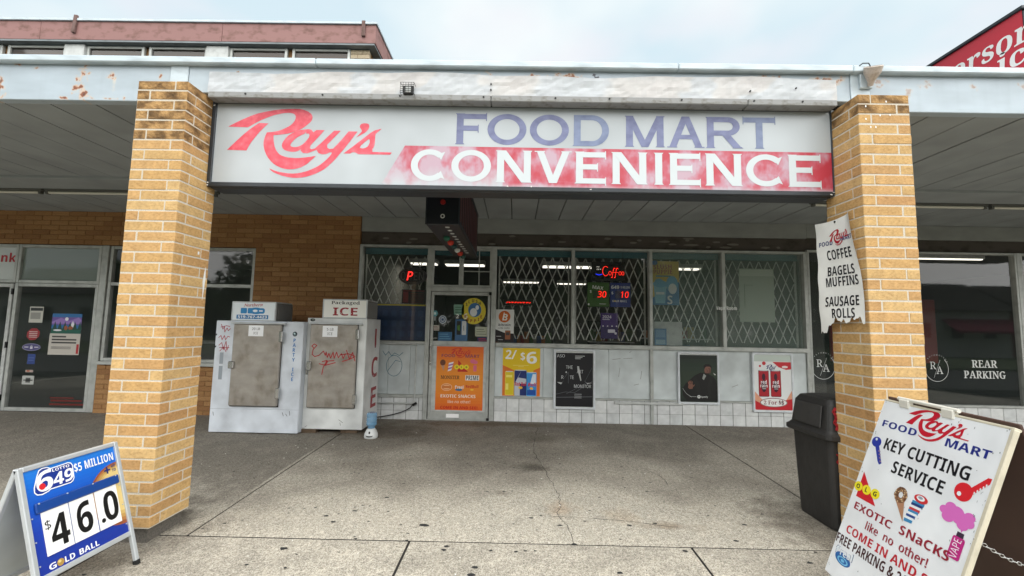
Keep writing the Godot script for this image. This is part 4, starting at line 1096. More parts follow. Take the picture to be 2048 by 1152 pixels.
func canopy_things():
	# tube lights under the canopy, switched off
	var nm := ["unlit tube light under the canopy left of the left pillar, nearer the bank door", "unlit tube light under the canopy just left of the left pillar", "unlit tube light under the canopy just right of the right pillar", "unlit tube light under the canopy at the far right of the picture"]
	var j := 0
	for b in [[-9.1, -6.72], [-6.62, -4.24], [4.1, 6.45], [6.55, 8.9]]:
		var t := thing("tube_light", nm[j], "tube light", Vector3((b[0] + b[1]) / 2, 3.34, -2.7), 0.0, "unlit tube lights under the canopy")
		j += 1
		var l: float = (b[1] - b[0]) / 2
		boxpart("housing", Vector3(-l - 0.03, -0.02, -0.05), Vector3(l + 0.03, 0.03, 0.035), mats.soffit_dark, t)
		var m := MB.new()
		m.cyl(Vector3(-l, -0.042, 0.0), Vector3(l, -0.042, 0.0), 0.019, 0.019, 12)
		part("tube", m, mats.tube_off, t)
		for s in [-1.0, 1.0]: boxpart("socket", Vector3(s * l - 0.02, -0.065, -0.025), Vector3(s * l + 0.02, -0.02, 0.025), mats.soffit_dark, t)
	# small caged vent on the flashing, with a pale square inside
	var c := thing("caged_wall_light", "small square wall light behind a wire cage above the sign", "wall light", Vector3(-0.93, 3.482, -0.19))
	boxpart("housing", Vector3(-0.042, -0.036, -0.05), Vector3(0.042, 0.036, 0.012), mats.dark, c)
	boxpart("lens", Vector3(-0.024, -0.026, 0.0125), Vector3(0.024, 0.026, 0.02), mats.white_paint, c)  # pale square of the vent, not a lamp
	var w := MB.new()
	for k in 6:
		var a := -0.056 + 0.0224 * k
		w.cyl(Vector3(a, -0.045, 0.045), Vector3(a, 0.045, 0.045), 0.0018, 0.0018, 6)
		var b := -0.045 + 0.018 * k
		w.cyl(Vector3(-0.056, b, 0.045), Vector3(0.056, b, 0.045), 0.0018, 0.0018, 6)
	for sx in [-1, 1]:
		for sy in [-1, 1]: w.cyl(Vector3(sx * 0.056, sy * 0.045, -0.02), Vector3(sx * 0.056, sy * 0.045, 0.045), 0.002, 0.002, 6)
	part("cage", w, mats.black, c)
	# bare flood light at the head of the right pillar
	var f := thing("flood_light", "dirty white cone flood light with bare wire above the right pillar", "flood light", Vector3(2.885, 3.63, -0.2))
	var m := MB.new()
	m.xf = Transform3D(Basis(Vector3.RIGHT, 0.5) * Basis(Vector3.BACK, 0.15), Vector3(0, 0.02, 0.07))
	m.lathe([Vector2(0.001, -0.1), Vector2(0.018, -0.095), Vector2(0.026, -0.06), Vector2(0.058, 0.0), Vector2(0.066, 0.05), Vector2(0.06, 0.055), Vector2(0.05, 0.0), Vector2(0.001, -0.02)], Vector3.ZERO, 20)
	part("shade", m, mat("dirty_white", 196, 184, 174, 0.5, {"tex": "dirt", "scale": Vector3(6, 6, 6)}), f)
	boxpart("bracket", Vector3(-0.05, -0.07, -0.015), Vector3(0.05, 0.06, 0.008), mats.coping, f)
	m = MB.new()
	m.tube([Vector3(-0.08, 0.1, 0.02), Vector3(-0.05, 0.125, 0.04), Vector3(-0.01, 0.12, 0.05), Vector3(0.01, 0.08, 0.05), Vector3(0.0, 0.05, 0.06)], 0.004, 6)
	part("wire", m, mats.dark, f)

# ---------------------------------------------------------------- signs
func light_box():
	var o := thing("light_box_sign", "wide white light box sign with faded red script and lavender capitals", "shop sign", Vector3(0.01, 2.66, -0.3))
	var ox := 0.01; var oy := 2.66
	var m := MB.new()
	m.bbox(Vector3(-2.625 - ox, 0.0, -0.2), Vector3(2.64 - ox, 0.745, -0.02), 0.006)
	part("cabinet", m, mats.black_metal, o)
	m = MB.new()
	m.bbox(Vector3(-2.636 - ox, 0.005, -0.03), Vector3(2.648 - ox, 0.045, 0.012), 0.006)
	m.bbox(Vector3(-2.636 - ox, 0.738, -0.03), Vector3(2.648 - ox, 0.755, 0.012), 0.006)
	m.bbox(Vector3(-2.637 - ox, 0.02, -0.03), Vector3(-2.6 - ox, 0.754, 0.014), 0.006)
	m.bbox(Vector3(2.612 - ox + 0.03, 0.02, -0.03), Vector3(2.65 - ox, 0.754, 0.014), 0.004)
	part("frame", m, mats.black_metal, o)
	m = MB.new()
	m.box(Vector3(-2.62 - ox, 0.03, -0.02), Vector3(2.645 - ox, 0.745, 0.0))
	part("sign_face", m, mats.sign_face, o)
	# red band of rubbed paint, drawn as print on the face
	m = MB.new()
	m.uvf = func(q: Vector3): return Vector2((q.x + ox + 1.16) / 3.81, (3.056 - q.y - oy) / 0.37)
	m.poly([Vector2(-0.968 - ox, 3.05 - oy), Vector2(-1.15 - ox, 2.72 - oy), Vector2(-1.12 - ox, 2.702 - oy), Vector2(2.641 - ox, 2.702 - oy), Vector2(2.641 - ox, 3.043 - oy)], 0.0012)
	var bm := StandardMaterial3D.new()
	bm.resource_name = "red_band"
	bm.albedo_texture = band_print(); bm.roughness = 0.4
	part("red_band", m, bm, o)
	m = MB.new()
	m.col = Color(1, 1, 1)
	script_word(m, -2.494 - ox, 2.753 - oy, 1.417, 0.0014, 0.0, 1.01)
	part("script_lettering", m, mats.rubbed_print, o)
	for g in [["F", -0.54, -0.274], ["O", -0.268, 0.065], ["O", 0.093, 0.427], ["D", 0.46, 0.768], ["M", 0.904, 1.24], ["A", 1.26, 1.576], ["R", 1.59, 1.896], ["T", 1.902, 2.18]]:
		m = MB.new()
		m.col = c8(122, 128, 166) if g[0] != "D" and g[0] != "T" else c8(126, 140, 172)
		glyph(m, g[0], g[1] - ox, g[2] - ox, 3.069 - oy, 3.343 - oy, 0.0014)
		part("letter", m, mats.faded_print, o)
	for g in [["C", -0.911, -0.617], ["O", -0.567, -0.231], ["N", -0.188, 0.115], ["V", 0.138, 0.451], ["E", 0.48, 0.742], ["N", 0.789, 1.09], ["I", 1.146, 1.226], ["E", 1.273, 1.538], ["N", 1.578, 1.887], ["C", 1.92, 2.231], ["E", 2.272, 2.547]]:
		m = MB.new()
		m.col = c8(198, 206, 209)
		glyph(m, g[0], g[1] - ox, g[2] - ox, 2.742 - oy, 3.02 - oy, 0.0022)
		part("letter", m, mats.print, o)
	m = MB.new()   # chipped corners of the cabinet
	m.col = c8(215, 215, 210)
	for q in [[-2.637, 0.0], [2.6, 0.0], [-2.637, 0.02], [2.625, 0.02], [-2.63, 0.7], [0.1, 0.028], [-0.1, 0.03], [0.6, 0.012]]:
		var pts := []
		for k in 6: pts.append(Vector2(q[0] + 0.014 - ox + cos(TAU * k / 6) * rng.randf_range(0.003, 0.016), q[1] + 0.016 + sin(TAU * k / 6) * rng.randf_range(0.002, 0.01)))
		m.poly(pts, 0.0152)
	part("chipped_paint", m, mats.print_matt, o)

func band_print() -> ImageTexture:
	var w := 1024; var h := 100
	var im := Image.create(w, h, false, Image.FORMAT_RGB8)
	var a := noise(FastNoiseLite.TYPE_SIMPLEX_SMOOTH, 0.014, 4, 61)
	var b := noise(FastNoiseLite.TYPE_CELLULAR, 0.03, 2, 67)
	b.cellular_return_type = FastNoiseLite.RETURN_CELL_VALUE
	var s := noise(FastNoiseLite.TYPE_SIMPLEX_SMOOTH, 0.09, 3, 69)
	for y in h:
		for x in w:
			var t := float(y) / h
			var xx := float(x) / w
			var k := 0.46 + a.get_noise_2d(x, y * 0.8) * 1.15 + b.get_noise_2d(x * 0.9, y * 0.55) * 0.17 + s.get_noise_2d(x, y * 0.5) * 0.16
			k += 0.25 * clampf((xx - 0.84) / 0.1, 0, 1) - 0.36 * clampf((0.30 - xx) / 0.12, 0, 1)
			k += 0.3 * clampf((0.1 - t) / 0.1, 0, 1)
			k = clampf(k, 0.0, 1.0)
			var c := Color8(186, 158, 172).lerp(Color8(186, 96, 112), clampf(k * 1.7, 0, 1)).lerp(Color8(182, 54, 70), clampf(k * 2.0 - 1.0, 0, 1))
			var fade := clampf((t - (0.5 if xx < 0.27 else 0.86)) / (0.5 if xx < 0.27 else 0.14) + a.get_noise_2d(x * 2.0, 7.0) * 0.3, 0, 1)
			c = c.lerp(Color8(188, 195, 199), fade)
			im.set_pixel(x, y, c)
	return ImageTexture.create_from_image(im)

func hanging_sign():
	var o := thing("hanging_display_sign", "black box sign with coloured bulbs hanging end on above the shop door", "hanging sign", Vector3(-0.73, 2.51, -1.9))
	var m := MB.new()
	m.bbox(Vector3(-0.165, 0.0, -1.0), Vector3(0.165, 0.62, 1.0), 0.008)
	part("cabinet", m, mat("night_black", 20, 24, 32, 0.5, {"tex": "blotch"}), o)
	m = MB.new()
	m.bbox(Vector3(-0.168, 0.0, 1.001), Vector3(-0.155, 0.62, 1.012), 0.003); m.bbox(Vector3(0.155, 0.0, 1.001), Vector3(0.168, 0.62, 1.012), 0.003)
	m.bbox(Vector3(0.166, -0.004, -1.0), Vector3(0.173, 0.03, 1.0), 0.002); m.bbox(Vector3(0.166, 0.585, -1.0), Vector3(0.173, 0.62, 1.0), 0.002)
	part("edge_trim", m, mats.black_metal, o)
	m = MB.new()
	m.col = c8(92, 38, 40)
	for k in 11: m.box(Vector3(0.166, 0.05, 0.88 - k * 0.17), Vector3(0.169, 0.56, 0.88 - k * 0.17 + 0.07))
	part("red_stripe", m, mats.print, o)
	# end face: red button and chrome ring
	m = MB.new(); m.col = c8(150, 40, 38)
	m.cyl(Vector3(0.0, 0.225, 1.0), Vector3(0.0, 0.225, 1.012), 0.026, 0.024, 18)
	part("red_button", m, mats.print, o)
	m = MB.new(); m.col = c8(215, 215, 210)
	m.ring(0.0, 0.085, 0.022, 0.022, 0.010, 0.010, 1.004)
	part("chrome_ring", m, mats.print, o)
	for k in 11:
		var q := MB.new()
		q.cyl(Vector3(0.035 + 0.003 * k, -0.004, 0.9 - k * 0.15), Vector3(0.035 + 0.003 * k, 0.002, 0.9 - k * 0.15), 0.022, 0.026, 12)
		part("lens", q, mats.white_paint, o)
	var bc := [c8(28, 90, 70), c8(190, 52, 30), c8(24, 60, 62), c8(196, 200, 196), c8(190, 52, 30), c8(30, 70, 60)]
	for k in 6:
		var q := MB.new(); q.col = bc[k]
		q.sphere(Vector3(-0.045 + 0.006 * k, -0.012, 0.42 - k * 0.25), 0.038, 12)
		part("bulb", q, mats.print, o)
	m = MB.new()
	for z in [-0.9, 0.7]:
		m.tube([Vector3(-0.12, 0.62, z), Vector3(0.0, 0.865, z)], 0.008, 6); m.tube([Vector3(0.12, 0.62, z), Vector3(0.0, 0.865, z)], 0.008, 6)
		m.bbox(Vector3(-0.05, 0.845, z - 0.03), Vector3(0.05, 0.864, z + 0.03), 0.003)
	part("hanger", m, mats.dark, o)

func roof_sign():
	var o := thing("roof_sign", "red roof sign with white lettering and black edge seen above the canopy", "roof sign", Vector3(4.25, 3.68, -1.2), -PI / 2)
	# local x runs along world +z (towards the street), local z faces world -x
	var m := MB.new()
	m.bbox(Vector3(-1.2, 0.0, -0.14), Vector3(0.99, 0.61, -0.005), 0.01)
	part("cabinet", m, mats.black_metal, o)
	m = MB.new()
	m.col = c8(196, 40, 56)
	m.rect(-1.19, 0.0, 0.98, 0.61, 0.001)
	m.col = c8(240, 238, 236)
	write(m, "erson", 0.365, 0.325, 0.185, 0.003, {"font": "serifb", "x1": 1.06, "slant": 0.1})
	part("sign_face", m, mats.print, o)
	m = MB.new()
	m.col = c8(240, 238, 236)
	write(m, "ic", 0.755, 0.155, 0.17, 0.003, {"font": "serifb", "slant": 0.1, "x1": 0.97})
	part("print", m, mats.print, o)
	m = MB.new()
	m.bbox(Vector3(-1.2, 0.611, -0.14), Vector3(1.0, 0.642, 0.02), 0.005)
	part("edge_trim", m, mats.black_metal, o)

# ---------------------------------------------------------------- ice freezers
func freezers():
	var zf := -3.0
	var g := gy(zf)
	var o := thing("ice_freezer", "bluish white ice freezer with blue party ice lettering and stained steel door", "ice freezer", Vector3(-3.66, g, zf), 0.0, "ice freezers by the bank window")
	var m := MB.new()
	m.bbox(Vector3(-0.63, 0.01, -0.75), Vector3(0.63, 1.575, 0.0), 0.008)
	part("cabinet", m, mats.freezer_blue_white, o)
	m = MB.new()
	m.bbox(Vector3(-0.632, 0.335, 0.0005), Vector3(0.632, 0.339, 0.002), 0.0005)
	part("seam", m, mat("seam_grey", 160, 166, 174, 0.6), o)
	m = MB.new()
	m.bbox(Vector3(-0.345, 0.385, 0.0), Vector3(0.335, 1.53, 0.055), 0.012)
	var d := part("door", m, mats.steel_door, o)
	boxpart("door_rail", Vector3(-0.38, 1.531, 0.0), Vector3(0.39, 1.556, 0.062), mats.aluminium, d)
	boxpart("gasket", Vector3(-0.352, 0.372, 0.001), Vector3(0.34, 1.536, 0.012), mats.rubber, d)
	for y in [1.36, 0.57]:
		boxpart("hinge", Vector3(0.318, y - 0.075, 0.03), Vector3(0.366, y + 0.075, 0.078), mats.chrome, d, 0.008)
	boxpart("latch", Vector3(-0.368, 0.905, 0.045), Vector3(-0.29, 1.005, 0.09), mats.chrome, d, 0.008)
	m = MB.new()
	m.col = c8(242, 244, 246); m.rect(-0.125, 1.36, 0.088, 1.512, 0.057)
	m.col = c8(30, 30, 34)
	write(m, "20 LB", -0.02, 1.447, 0.034, 0.0575, {"mid": true, "font": "sans"}); write(m, "ICE", -0.02, 1.387, 0.034, 0.0575, {"mid": true, "font": "sans"})
	part("paper_label", m, mats.print, d)
	m = MB.new()
	m.col = c8(24, 110, 180)
	for k in 9:
		var ch: String = "PARTY ICE"[k]
		if ch != " ": write(m, ch, 0.512, 1.285 - k * 0.0685, 0.05, 0.002, {"mid": true, "sx": 0.95})
	m.col = c8(40, 60, 70)
	m.ell(0.512, 1.40, 0.034, 0.034, 0.002)
	m.col = c8(190, 210, 215)
	m.ell(0.505, 1.408, 0.014, 0.010, 0.0026); m.rect(0.495, 1.385, 0.53, 1.391, 0.0026)
	part("side_lettering", m, mats.print, o)
	m = MB.new()
	m.col = c8(176, 60, 74)
	for s in [[[-0.555, 1.52], [-0.53, 1.45], [-0.51, 1.49], [-0.5, 1.41], [-0.47, 1.47], [-0.45, 1.43], [-0.42, 1.46]], [[-0.56, 1.48], [-0.48, 1.5], [-0.43, 1.49]], [[-0.58, 1.33], [-0.55, 1.36], [-0.53, 1.3], [-0.5, 1.36], [-0.48, 1.3], [-0.45, 1.35], [-0.42, 1.34]], [[-0.57, 1.22], [-0.53, 1.26], [-0.5, 1.16], [-0.47, 1.28], [-0.45, 1.15], [-0.43, 1.22]], [[-0.56, 1.19], [-0.42, 1.19]], [[-0.55, 1.14], [-0.5, 1.2], [-0.46, 1.13]]]:
		var p := []
		for q in s: p.append(Vector2(q[0], q[1]))
		m.line(p, 0.009, 0.0016)
	m.col = c8(60, 64, 70)
	m.rect(-0.628, 1.36, -0.607, 1.385, 0.0016); m.rect(-0.628, 1.19, -0.607, 1.215, 0.0016)
	for s in [[0.4, 0.3, 0.42, 0.25], [0.5, 0.32, 0.51, 0.26], [-0.57, 0.24, -0.58, 0.29], [0.47, 0.25, 0.45, 0.28]]: m.line([Vector2(s[0], s[1]), Vector2(s[2], s[3])], 0.006, 0.0016)
	m.col = c8(150, 158, 166)
	m.rect(-0.545, 0.96, -0.492, 1.12, 0.0015); m.rect(-0.545, 0.74, -0.492, 0.93, 0.0015)
	part("graffiti", m, mats.print_matt, o)
	ice_top(o, Vector3(-0.115, 1.576, -0.02), 0.63, 0.275, false)
	# the second one
	zf = -3.11
	g = gy(zf) + 0.05
	o = thing("ice_freezer", "white ice freezer with red graffiti and big red ICE on its side", "ice freezer", Vector3(-2.6, g, zf), 0.0, "ice freezers by the bank window")
	m = MB.new()
	m.bbox(Vector3(-0.43, 0.0, -0.66), Vector3(0.438, 1.585, 0.0), 0.008)
	part("cabinet", m, mats.freezer_white, o)
	m = MB.new()
	m.bbox(Vector3(-0.36, 0.31, 0.0), Vector3(0.318, 1.495, 0.055), 0.012)
	d = part("door", m, mats.steel_door, o)
	boxpart("door_rail", Vector3(-0.37, 1.496, 0.0), Vector3(0.385, 1.518, 0.06), mats.aluminium, d)
	boxpart("gasket", Vector3(-0.366, 0.302, 0.001), Vector3(0.324, 1.5, 0.012), mats.rubber, d)
	for y in [1.355, 0.435]: boxpart("hinge", Vector3(0.303, y - 0.072, 0.03), Vector3(0.35, y + 0.072, 0.078), mats.chrome, d, 0.008)
	boxpart("latch", Vector3(-0.372, 0.835, 0.045), Vector3(-0.312, 0.965, 0.09), mats.chrome, d, 0.008)
	boxpart("padlock_hasp", Vector3(-0.405, 0.77, 0.0), Vector3(-0.378, 0.855, 0.03), mats.chrome, o, 0.006)
	m = MB.new()
	m.col = c8(242, 244, 246); m.rect(-0.178, 1.315, 0.037, 1.472, 0.057)
	m.col = c8(30, 30, 34)
	write(m, "5 LB", -0.07, 1.405, 0.038, 0.0575, {"mid": true, "font": "sans"}); write(m, "ICE", -0.07, 1.34, 0.038, 0.0575, {"mid": true, "font": "sans"})
	part("paper_label", m, mats.print, d)
	m = MB.new()
	m.col = c8(176, 34, 44)
	for s in [[[-0.30, 1.17], [-0.33, 1.2], [-0.3, 1.23], [-0.26, 1.21], [-0.31, 1.15], [-0.32, 1.08], [-0.28, 1.05], [-0.22, 1.07], [-0.18, 1.11]], [[-0.2, 1.09], [-0.16, 1.13], [-0.13, 1.07], [-0.12, 1.12], [-0.1, 1.04], [-0.08, 1.1], [-0.05, 1.03], [-0.02, 1.12], [0.0, 1.03], [0.03, 1.12], [0.06, 1.04], [0.1, 1.1], [0.13, 1.03], [0.16, 1.1]], [[0.08, 1.08], [0.2, 1.1], [0.29, 1.07]], [[0.17, 1.15], [0.22, 1.02], [0.26, 1.12], [0.3, 1.0]], [[0.12, 0.99], [0.22, 1.02], [0.3, 1.06]], [[-0.17, 0.98], [-0.1, 1.0], [-0.15, 0.9], [-0.165, 0.8]], [[-0.21, 0.95], [-0.12, 0.93], [0.02, 0.97]], [[-0.12, 0.93], [-0.09, 0.99], [0.0, 1.0]]]:
		var p := []
		for q in s: p.append(Vector2(q[0] + 0.01, q[1] - 0.02))
		m.line(p, 0.012, 0.0566)
	part("graffiti", m, mats.print_matt, d)
	m = MB.new()
	m.xf = Transform3D(Basis(Vector3.UP, PI / 2), Vector3(0.439, 0, 0))
	m.col = c8(150, 26, 36)
	# on the side face local x runs backwards into the porch
	m.rect(0.40, 1.15, 0.475, 1.44, 0.001)
	part("letter", m, mats.print, o)
	for q in [["C", 0.30, 0.70, 0.58], ["E", 0.32, 0.25, 0.57]]:
		m = MB.new(); m.col = c8(150, 26, 36)
		m.xf = Transform3D(Basis(Vector3.UP, PI / 2), Vector3(0.439, 0, 0))
		write(m, q[0], q[1], q[2], 0.30, 0.001, {"x1": q[3]})
		part("letter", m, mats.print, o)
	m = MB.new(); m.xf = Transform3D(Basis(Vector3.UP, PI / 2), Vector3(0.439, 0, 0))
	m.col = c8(200, 204, 206)
	for k in 16: m.ell(0.34 + rng.randf() * 0.16, [0.3, 0.75, 1.2][k % 3] + rng.randf_range(-0.1, 0.2), rng.randf_range(0.004, 0.012), rng.randf_range(0.008, 0.03), 0.0016, 7)
	tag(part("worn_spot", m, mats.print, o), "", "", "", "stuff")
	m = MB.new(); m.col = c8(30, 34, 34)
	m.ell(-0.355, 1.555, 0.036, 0.02, 0.0015)
	m.col = c8(150, 160, 150); m.ell(-0.35, 1.556, 0.02, 0.007, 0.002)
	m.col = c8(120, 118, 112)
	for s in [[0.1, 0.14, 0.16, 0.1], [0.12, 0.1, 0.13, 0.06], [-0.38, 0.03, -0.35, 0.05]]: m.line([Vector2(s[0], s[1]), Vector2(s[2], s[3])], 0.006, 0.0016)
	part("badge", m, mats.print_matt, o)
	for x in [[-0.43, -0.22], [0.12, 0.36]]:
		boxpart("wood_block", Vector3(x[0], -0.06, -0.3), Vector3(x[1], -0.001, 0.0 if x[0] < 0 else -0.03), mat("old_wood", 92, 76, 60, 0.9, {"tex": "dirt"}), o)
	boxpart("wood_block", Vector3(-0.4, -0.07, -0.6), Vector3(0.4, -0.001, -0.45), mats.old_wood, o)
	ice_top(o, Vector3(0.108, 1.586, -0.0), 0.645, 0.275, true)

func ice_top(o: Node3D, at: Vector3, w: float, h: float, second: bool):
	var m := MB.new()
	m.bbox(Vector3(-w / 2, 0, -0.04), Vector3(w / 2, h, 0.0), 0.006)
	var c := part("cooling_unit", m, mats.white_paint, o, at)
	m = MB.new()
	m.bbox(Vector3(-w / 2 + 0.005, 0.0, -0.5), Vector3(w / 2 - 0.005, h - 0.012, -0.041), 0.004)
	for k in 12: m.bbox(Vector3(w / 2 - 0.006, 0.02, -0.09 - k * 0.034), Vector3(w / 2 + 0.008, h - 0.03, -0.075 - k * 0.034), 0.002)
	part("louvre", m, mat("grille_grey", 132, 132, 130, 0.55, {"metal": 0.3}), c)
	m = MB.new()
	m.bbox(Vector3(-w / 2 - 0.004, h - 0.012, -0.45), Vector3(w / 2 + 0.004, h + 0.004, 0.004), 0.003)
	m.bbox(Vector3(-w / 2 - 0.004, 0.0, -0.02), Vector3(-w / 2 + 0.012, h, 0.006), 0.002); m.bbox(Vector3(w / 2 - 0.012, 0.0, -0.02), Vector3(w / 2 + 0.004, h, 0.006), 0.002)
	m.bbox(Vector3(-w / 2, 0.0, -0.02), Vector3(w / 2, 0.012, 0.006), 0.002)
	part("trim", m, mats.aluminium, c)
	m = MB.new()
	if second:
		m.col = c8(236, 236, 230); m.rect(-w / 2 + 0.012, 0.013, w / 2 - 0.012, h - 0.013, 0.001)
		m.col = c8(40, 30, 34)
		write(m, "Packaged", -0.205, 0.205, 0.044, 0.002, {"font": "serifb", "x1": 0.215})
		m.col = c8(150, 24, 36)
		write(m, "ICE", -0.175, 0.04, 0.115, 0.002, {"x1": 0.185})
		m.col = c8(226, 226, 220)
		for k in 14: m.ell(-0.17 + rng.randf() * 0.34, 0.05 + rng.randf() * 0.1, 0.004, 0.007, 0.003, 7)
	else:
		m.col = c8(226, 234, 238); m.rect(-w / 2 + 0.012, 0.013, w / 2 - 0.012, h - 0.013, 0.001)
		m.col = c8(176, 50, 60)
		write(m, "Northern", -0.15, 0.205, 0.04, 0.002, {"font": "serifb", "x1": 0.12, "slant": 0.35, "bend": 0.25})
		m.col = c8(30, 130, 190)
		m.rrect(-0.19, 0.105, -0.1, 0.185, 0.012, 0.0016)
		m.ring(0.03, 0.145, 0.1, 0.048, 0.05, 0.024, 0.0016, 0.5, TAU - 0.3)
		m.rrect(-0.1, 0.105, 0.16, 0.185, 0.03, 0.0014)
		m.col = c8(226, 234, 238)
		m.ell(0.02, 0.145, 0.035, 0.018, 0.002); m.rrect(0.075, 0.135, 0.13, 0.155, 0.008, 0.002); m.rect(-0.098, 0.1, -0.088, 0.19, 0.002)
		m.col = c8(26, 110, 170); m.rect(-0.245, 0.028, 0.215, 0.086, 0.0016)
		m.col = c8(236, 240, 240)
		write(m, "519-767-4423", -0.225, 0.038, 0.038, 0.0024, {"x1": 0.195})
	part("lettering", m, mats.print, c)

func water_bowl():
	var z := -2.93
	var o := thing("pet_water_dispenser", "small white pet water dispenser with clear blue bottle beside the freezer", "water dispenser", Vector3(-1.97, gy(z), z))
	o.scale = Vector3(0.88, 0.97, 0.88)
	var m := MB.new()
	m.lathe([Vector2(0.0, 0.0), Vector2(0.1, 0.0), Vector2(0.108, 0.02), Vector2(0.1, 0.06), Vector2(0.075, 0.11), Vector2(0.055, 0.13), Vector2(0.0, 0.13)], Vector3.ZERO, 24)
	part("base", m, mats.freezer_white, o)
	m = MB.new()
	m.lathe([Vector2(0.0, 0.132), Vector2(0.05, 0.132), Vector2(0.056, 0.14), Vector2(0.058, 0.16), Vector2(0.07, 0.17), Vector2(0.082, 0.185), Vector2(0.082, 0.215), Vector2(0.076, 0.225), Vector2(0.082, 0.235), Vector2(0.082, 0.275), Vector2(0.076, 0.285), Vector2(0.082, 0.295), Vector2(0.082, 0.335), Vector2(0.07, 0.35), Vector2(0.0, 0.35)], Vector3.ZERO, 24)
	part("bottle", m, mat("blue_plastic", 120, 170, 205, 0.12, {"alpha": 0.55}), o)
	m = MB.new()
	m.bbox(Vector3(-0.012, 0.06, 0.085), Vector3(0.012, 0.1, 0.095), 0.003)
	m.lathe([Vector2(0.0, 0.03), Vector2(0.05, 0.03), Vector2(0.06, 0.045), Vector2(0.045, 0.042), Vector2(0.0, 0.035)], Vector3(0, 0.0, 0.075), 18)
	part("spout", m, mats.dark, o)

func waste_bin():
	var z := -0.66
	var o := thing("waste_bin", "dark plastic waste bin with hooded lid standing behind the right pillar", "waste bin", Vector3(2.87, gy(z), z))
	var ring := func(y: float, hx: float, hz: float, r: float):
		var p := []
		for q in [[hx - r, hz - r, 0.0], [-hx + r, hz - r, PI / 2], [-hx + r, -hz + r, PI], [hx - r, -hz + r, PI * 1.5]]:
			for k in 5:
				var a: float = q[2] + PI / 2 * k / 4.0
				p.append(Vector3(q[0] + cos(a) * r, y, q[1] + sin(a) * r))
		return p
	var skin := func(m: MB, rings: Array):
		for j in rings.size() - 1:
			var a: Array = rings[j]; var b: Array = rings[j + 1]
			for k in a.size():
				var k2: int = (k + 1) % a.size()
				m.quad(a[k2], a[k], b[k], b[k2])
		var t: Array = rings[-1]
		for k in range(1, t.size() - 1): m.tri(t[0], t[k + 1], t[k])
		var u: Array = rings[0]
		for k in range(1, u.size() - 1): m.tri(u[0], u[k], u[k + 1])
	var m := MB.new()
	skin.call(m, [ring.call(0.005, 0.245, 0.225, 0.05), ring.call(0.03, 0.25, 0.23, 0.05), ring.call(0.4, 0.265, 0.245, 0.05), ring.call(0.725, 0.275, 0.255, 0.05)])
	part("body", m, mats.bin_plastic, o)
	m = MB.new()
	skin.call(m, [ring.call(0.726, 0.31, 0.29, 0.05), ring.call(0.735, 0.318, 0.298, 0.05), ring.call(0.765, 0.318, 0.298, 0.05), ring.call(0.78, 0.3, 0.28, 0.05), ring.call(0.80, 0.285, 0.265, 0.05), ring.call(1.0, 0.26, 0.24, 0.05), ring.call(1.045, 0.235, 0.215, 0.06), ring.call(1.06, 0.18, 0.16, 0.06)])
	var lid := part("lid", m, mats.bin_plastic, o)
	m = MB.new()   # the swing flaps in the hood
	m.xf = Transform3D(Basis(Vector3.UP, -PI / 2) * Basis(Vector3.RIGHT, -0.11), Vector3(-0.287, 0.81, 0))
	m.bbox(Vector3(-0.175, 0.0, 0.0), Vector3(0.175, 0.185, 0.012), 0.006)
	m.xf = Transform3D(Basis(Vector3.RIGHT, -0.11), Vector3(0, 0.81, 0.267))
	m.bbox(Vector3(-0.18, 0.0, 0.0), Vector3(0.18, 0.185, 0.012), 0.006)
	part("flap", m, mat("bin_flap", 58, 57, 56, 0.6, {"tex": "blotch", "scale": Vector3(2, 2, 2)}), lid)
	m = MB.new(); m.col = c8(150, 26, 34)
	m.xf = Transform3D(Basis(Vector3.RIGHT, -0.09), Vector3(0, 0.8, 0.272))
	var pts := []
	for k in 7: pts.append(Vector2(-0.235 + 0.012 * sin(k * 2.2), 0.02 + k * 0.028))
	m.line(pts, 0.022, 0.012)
	m.xf = Transform3D(Basis.IDENTITY, Vector3(0, 0, 0.262))
	m.line([Vector2(-0.23, 0.62), Vector2(-0.2, 0.6), Vector2(-0.23, 0.56), Vector2(-0.2, 0.53)], 0.012, 0.001)
	part("red_scribble", m, mats.print_matt, o)

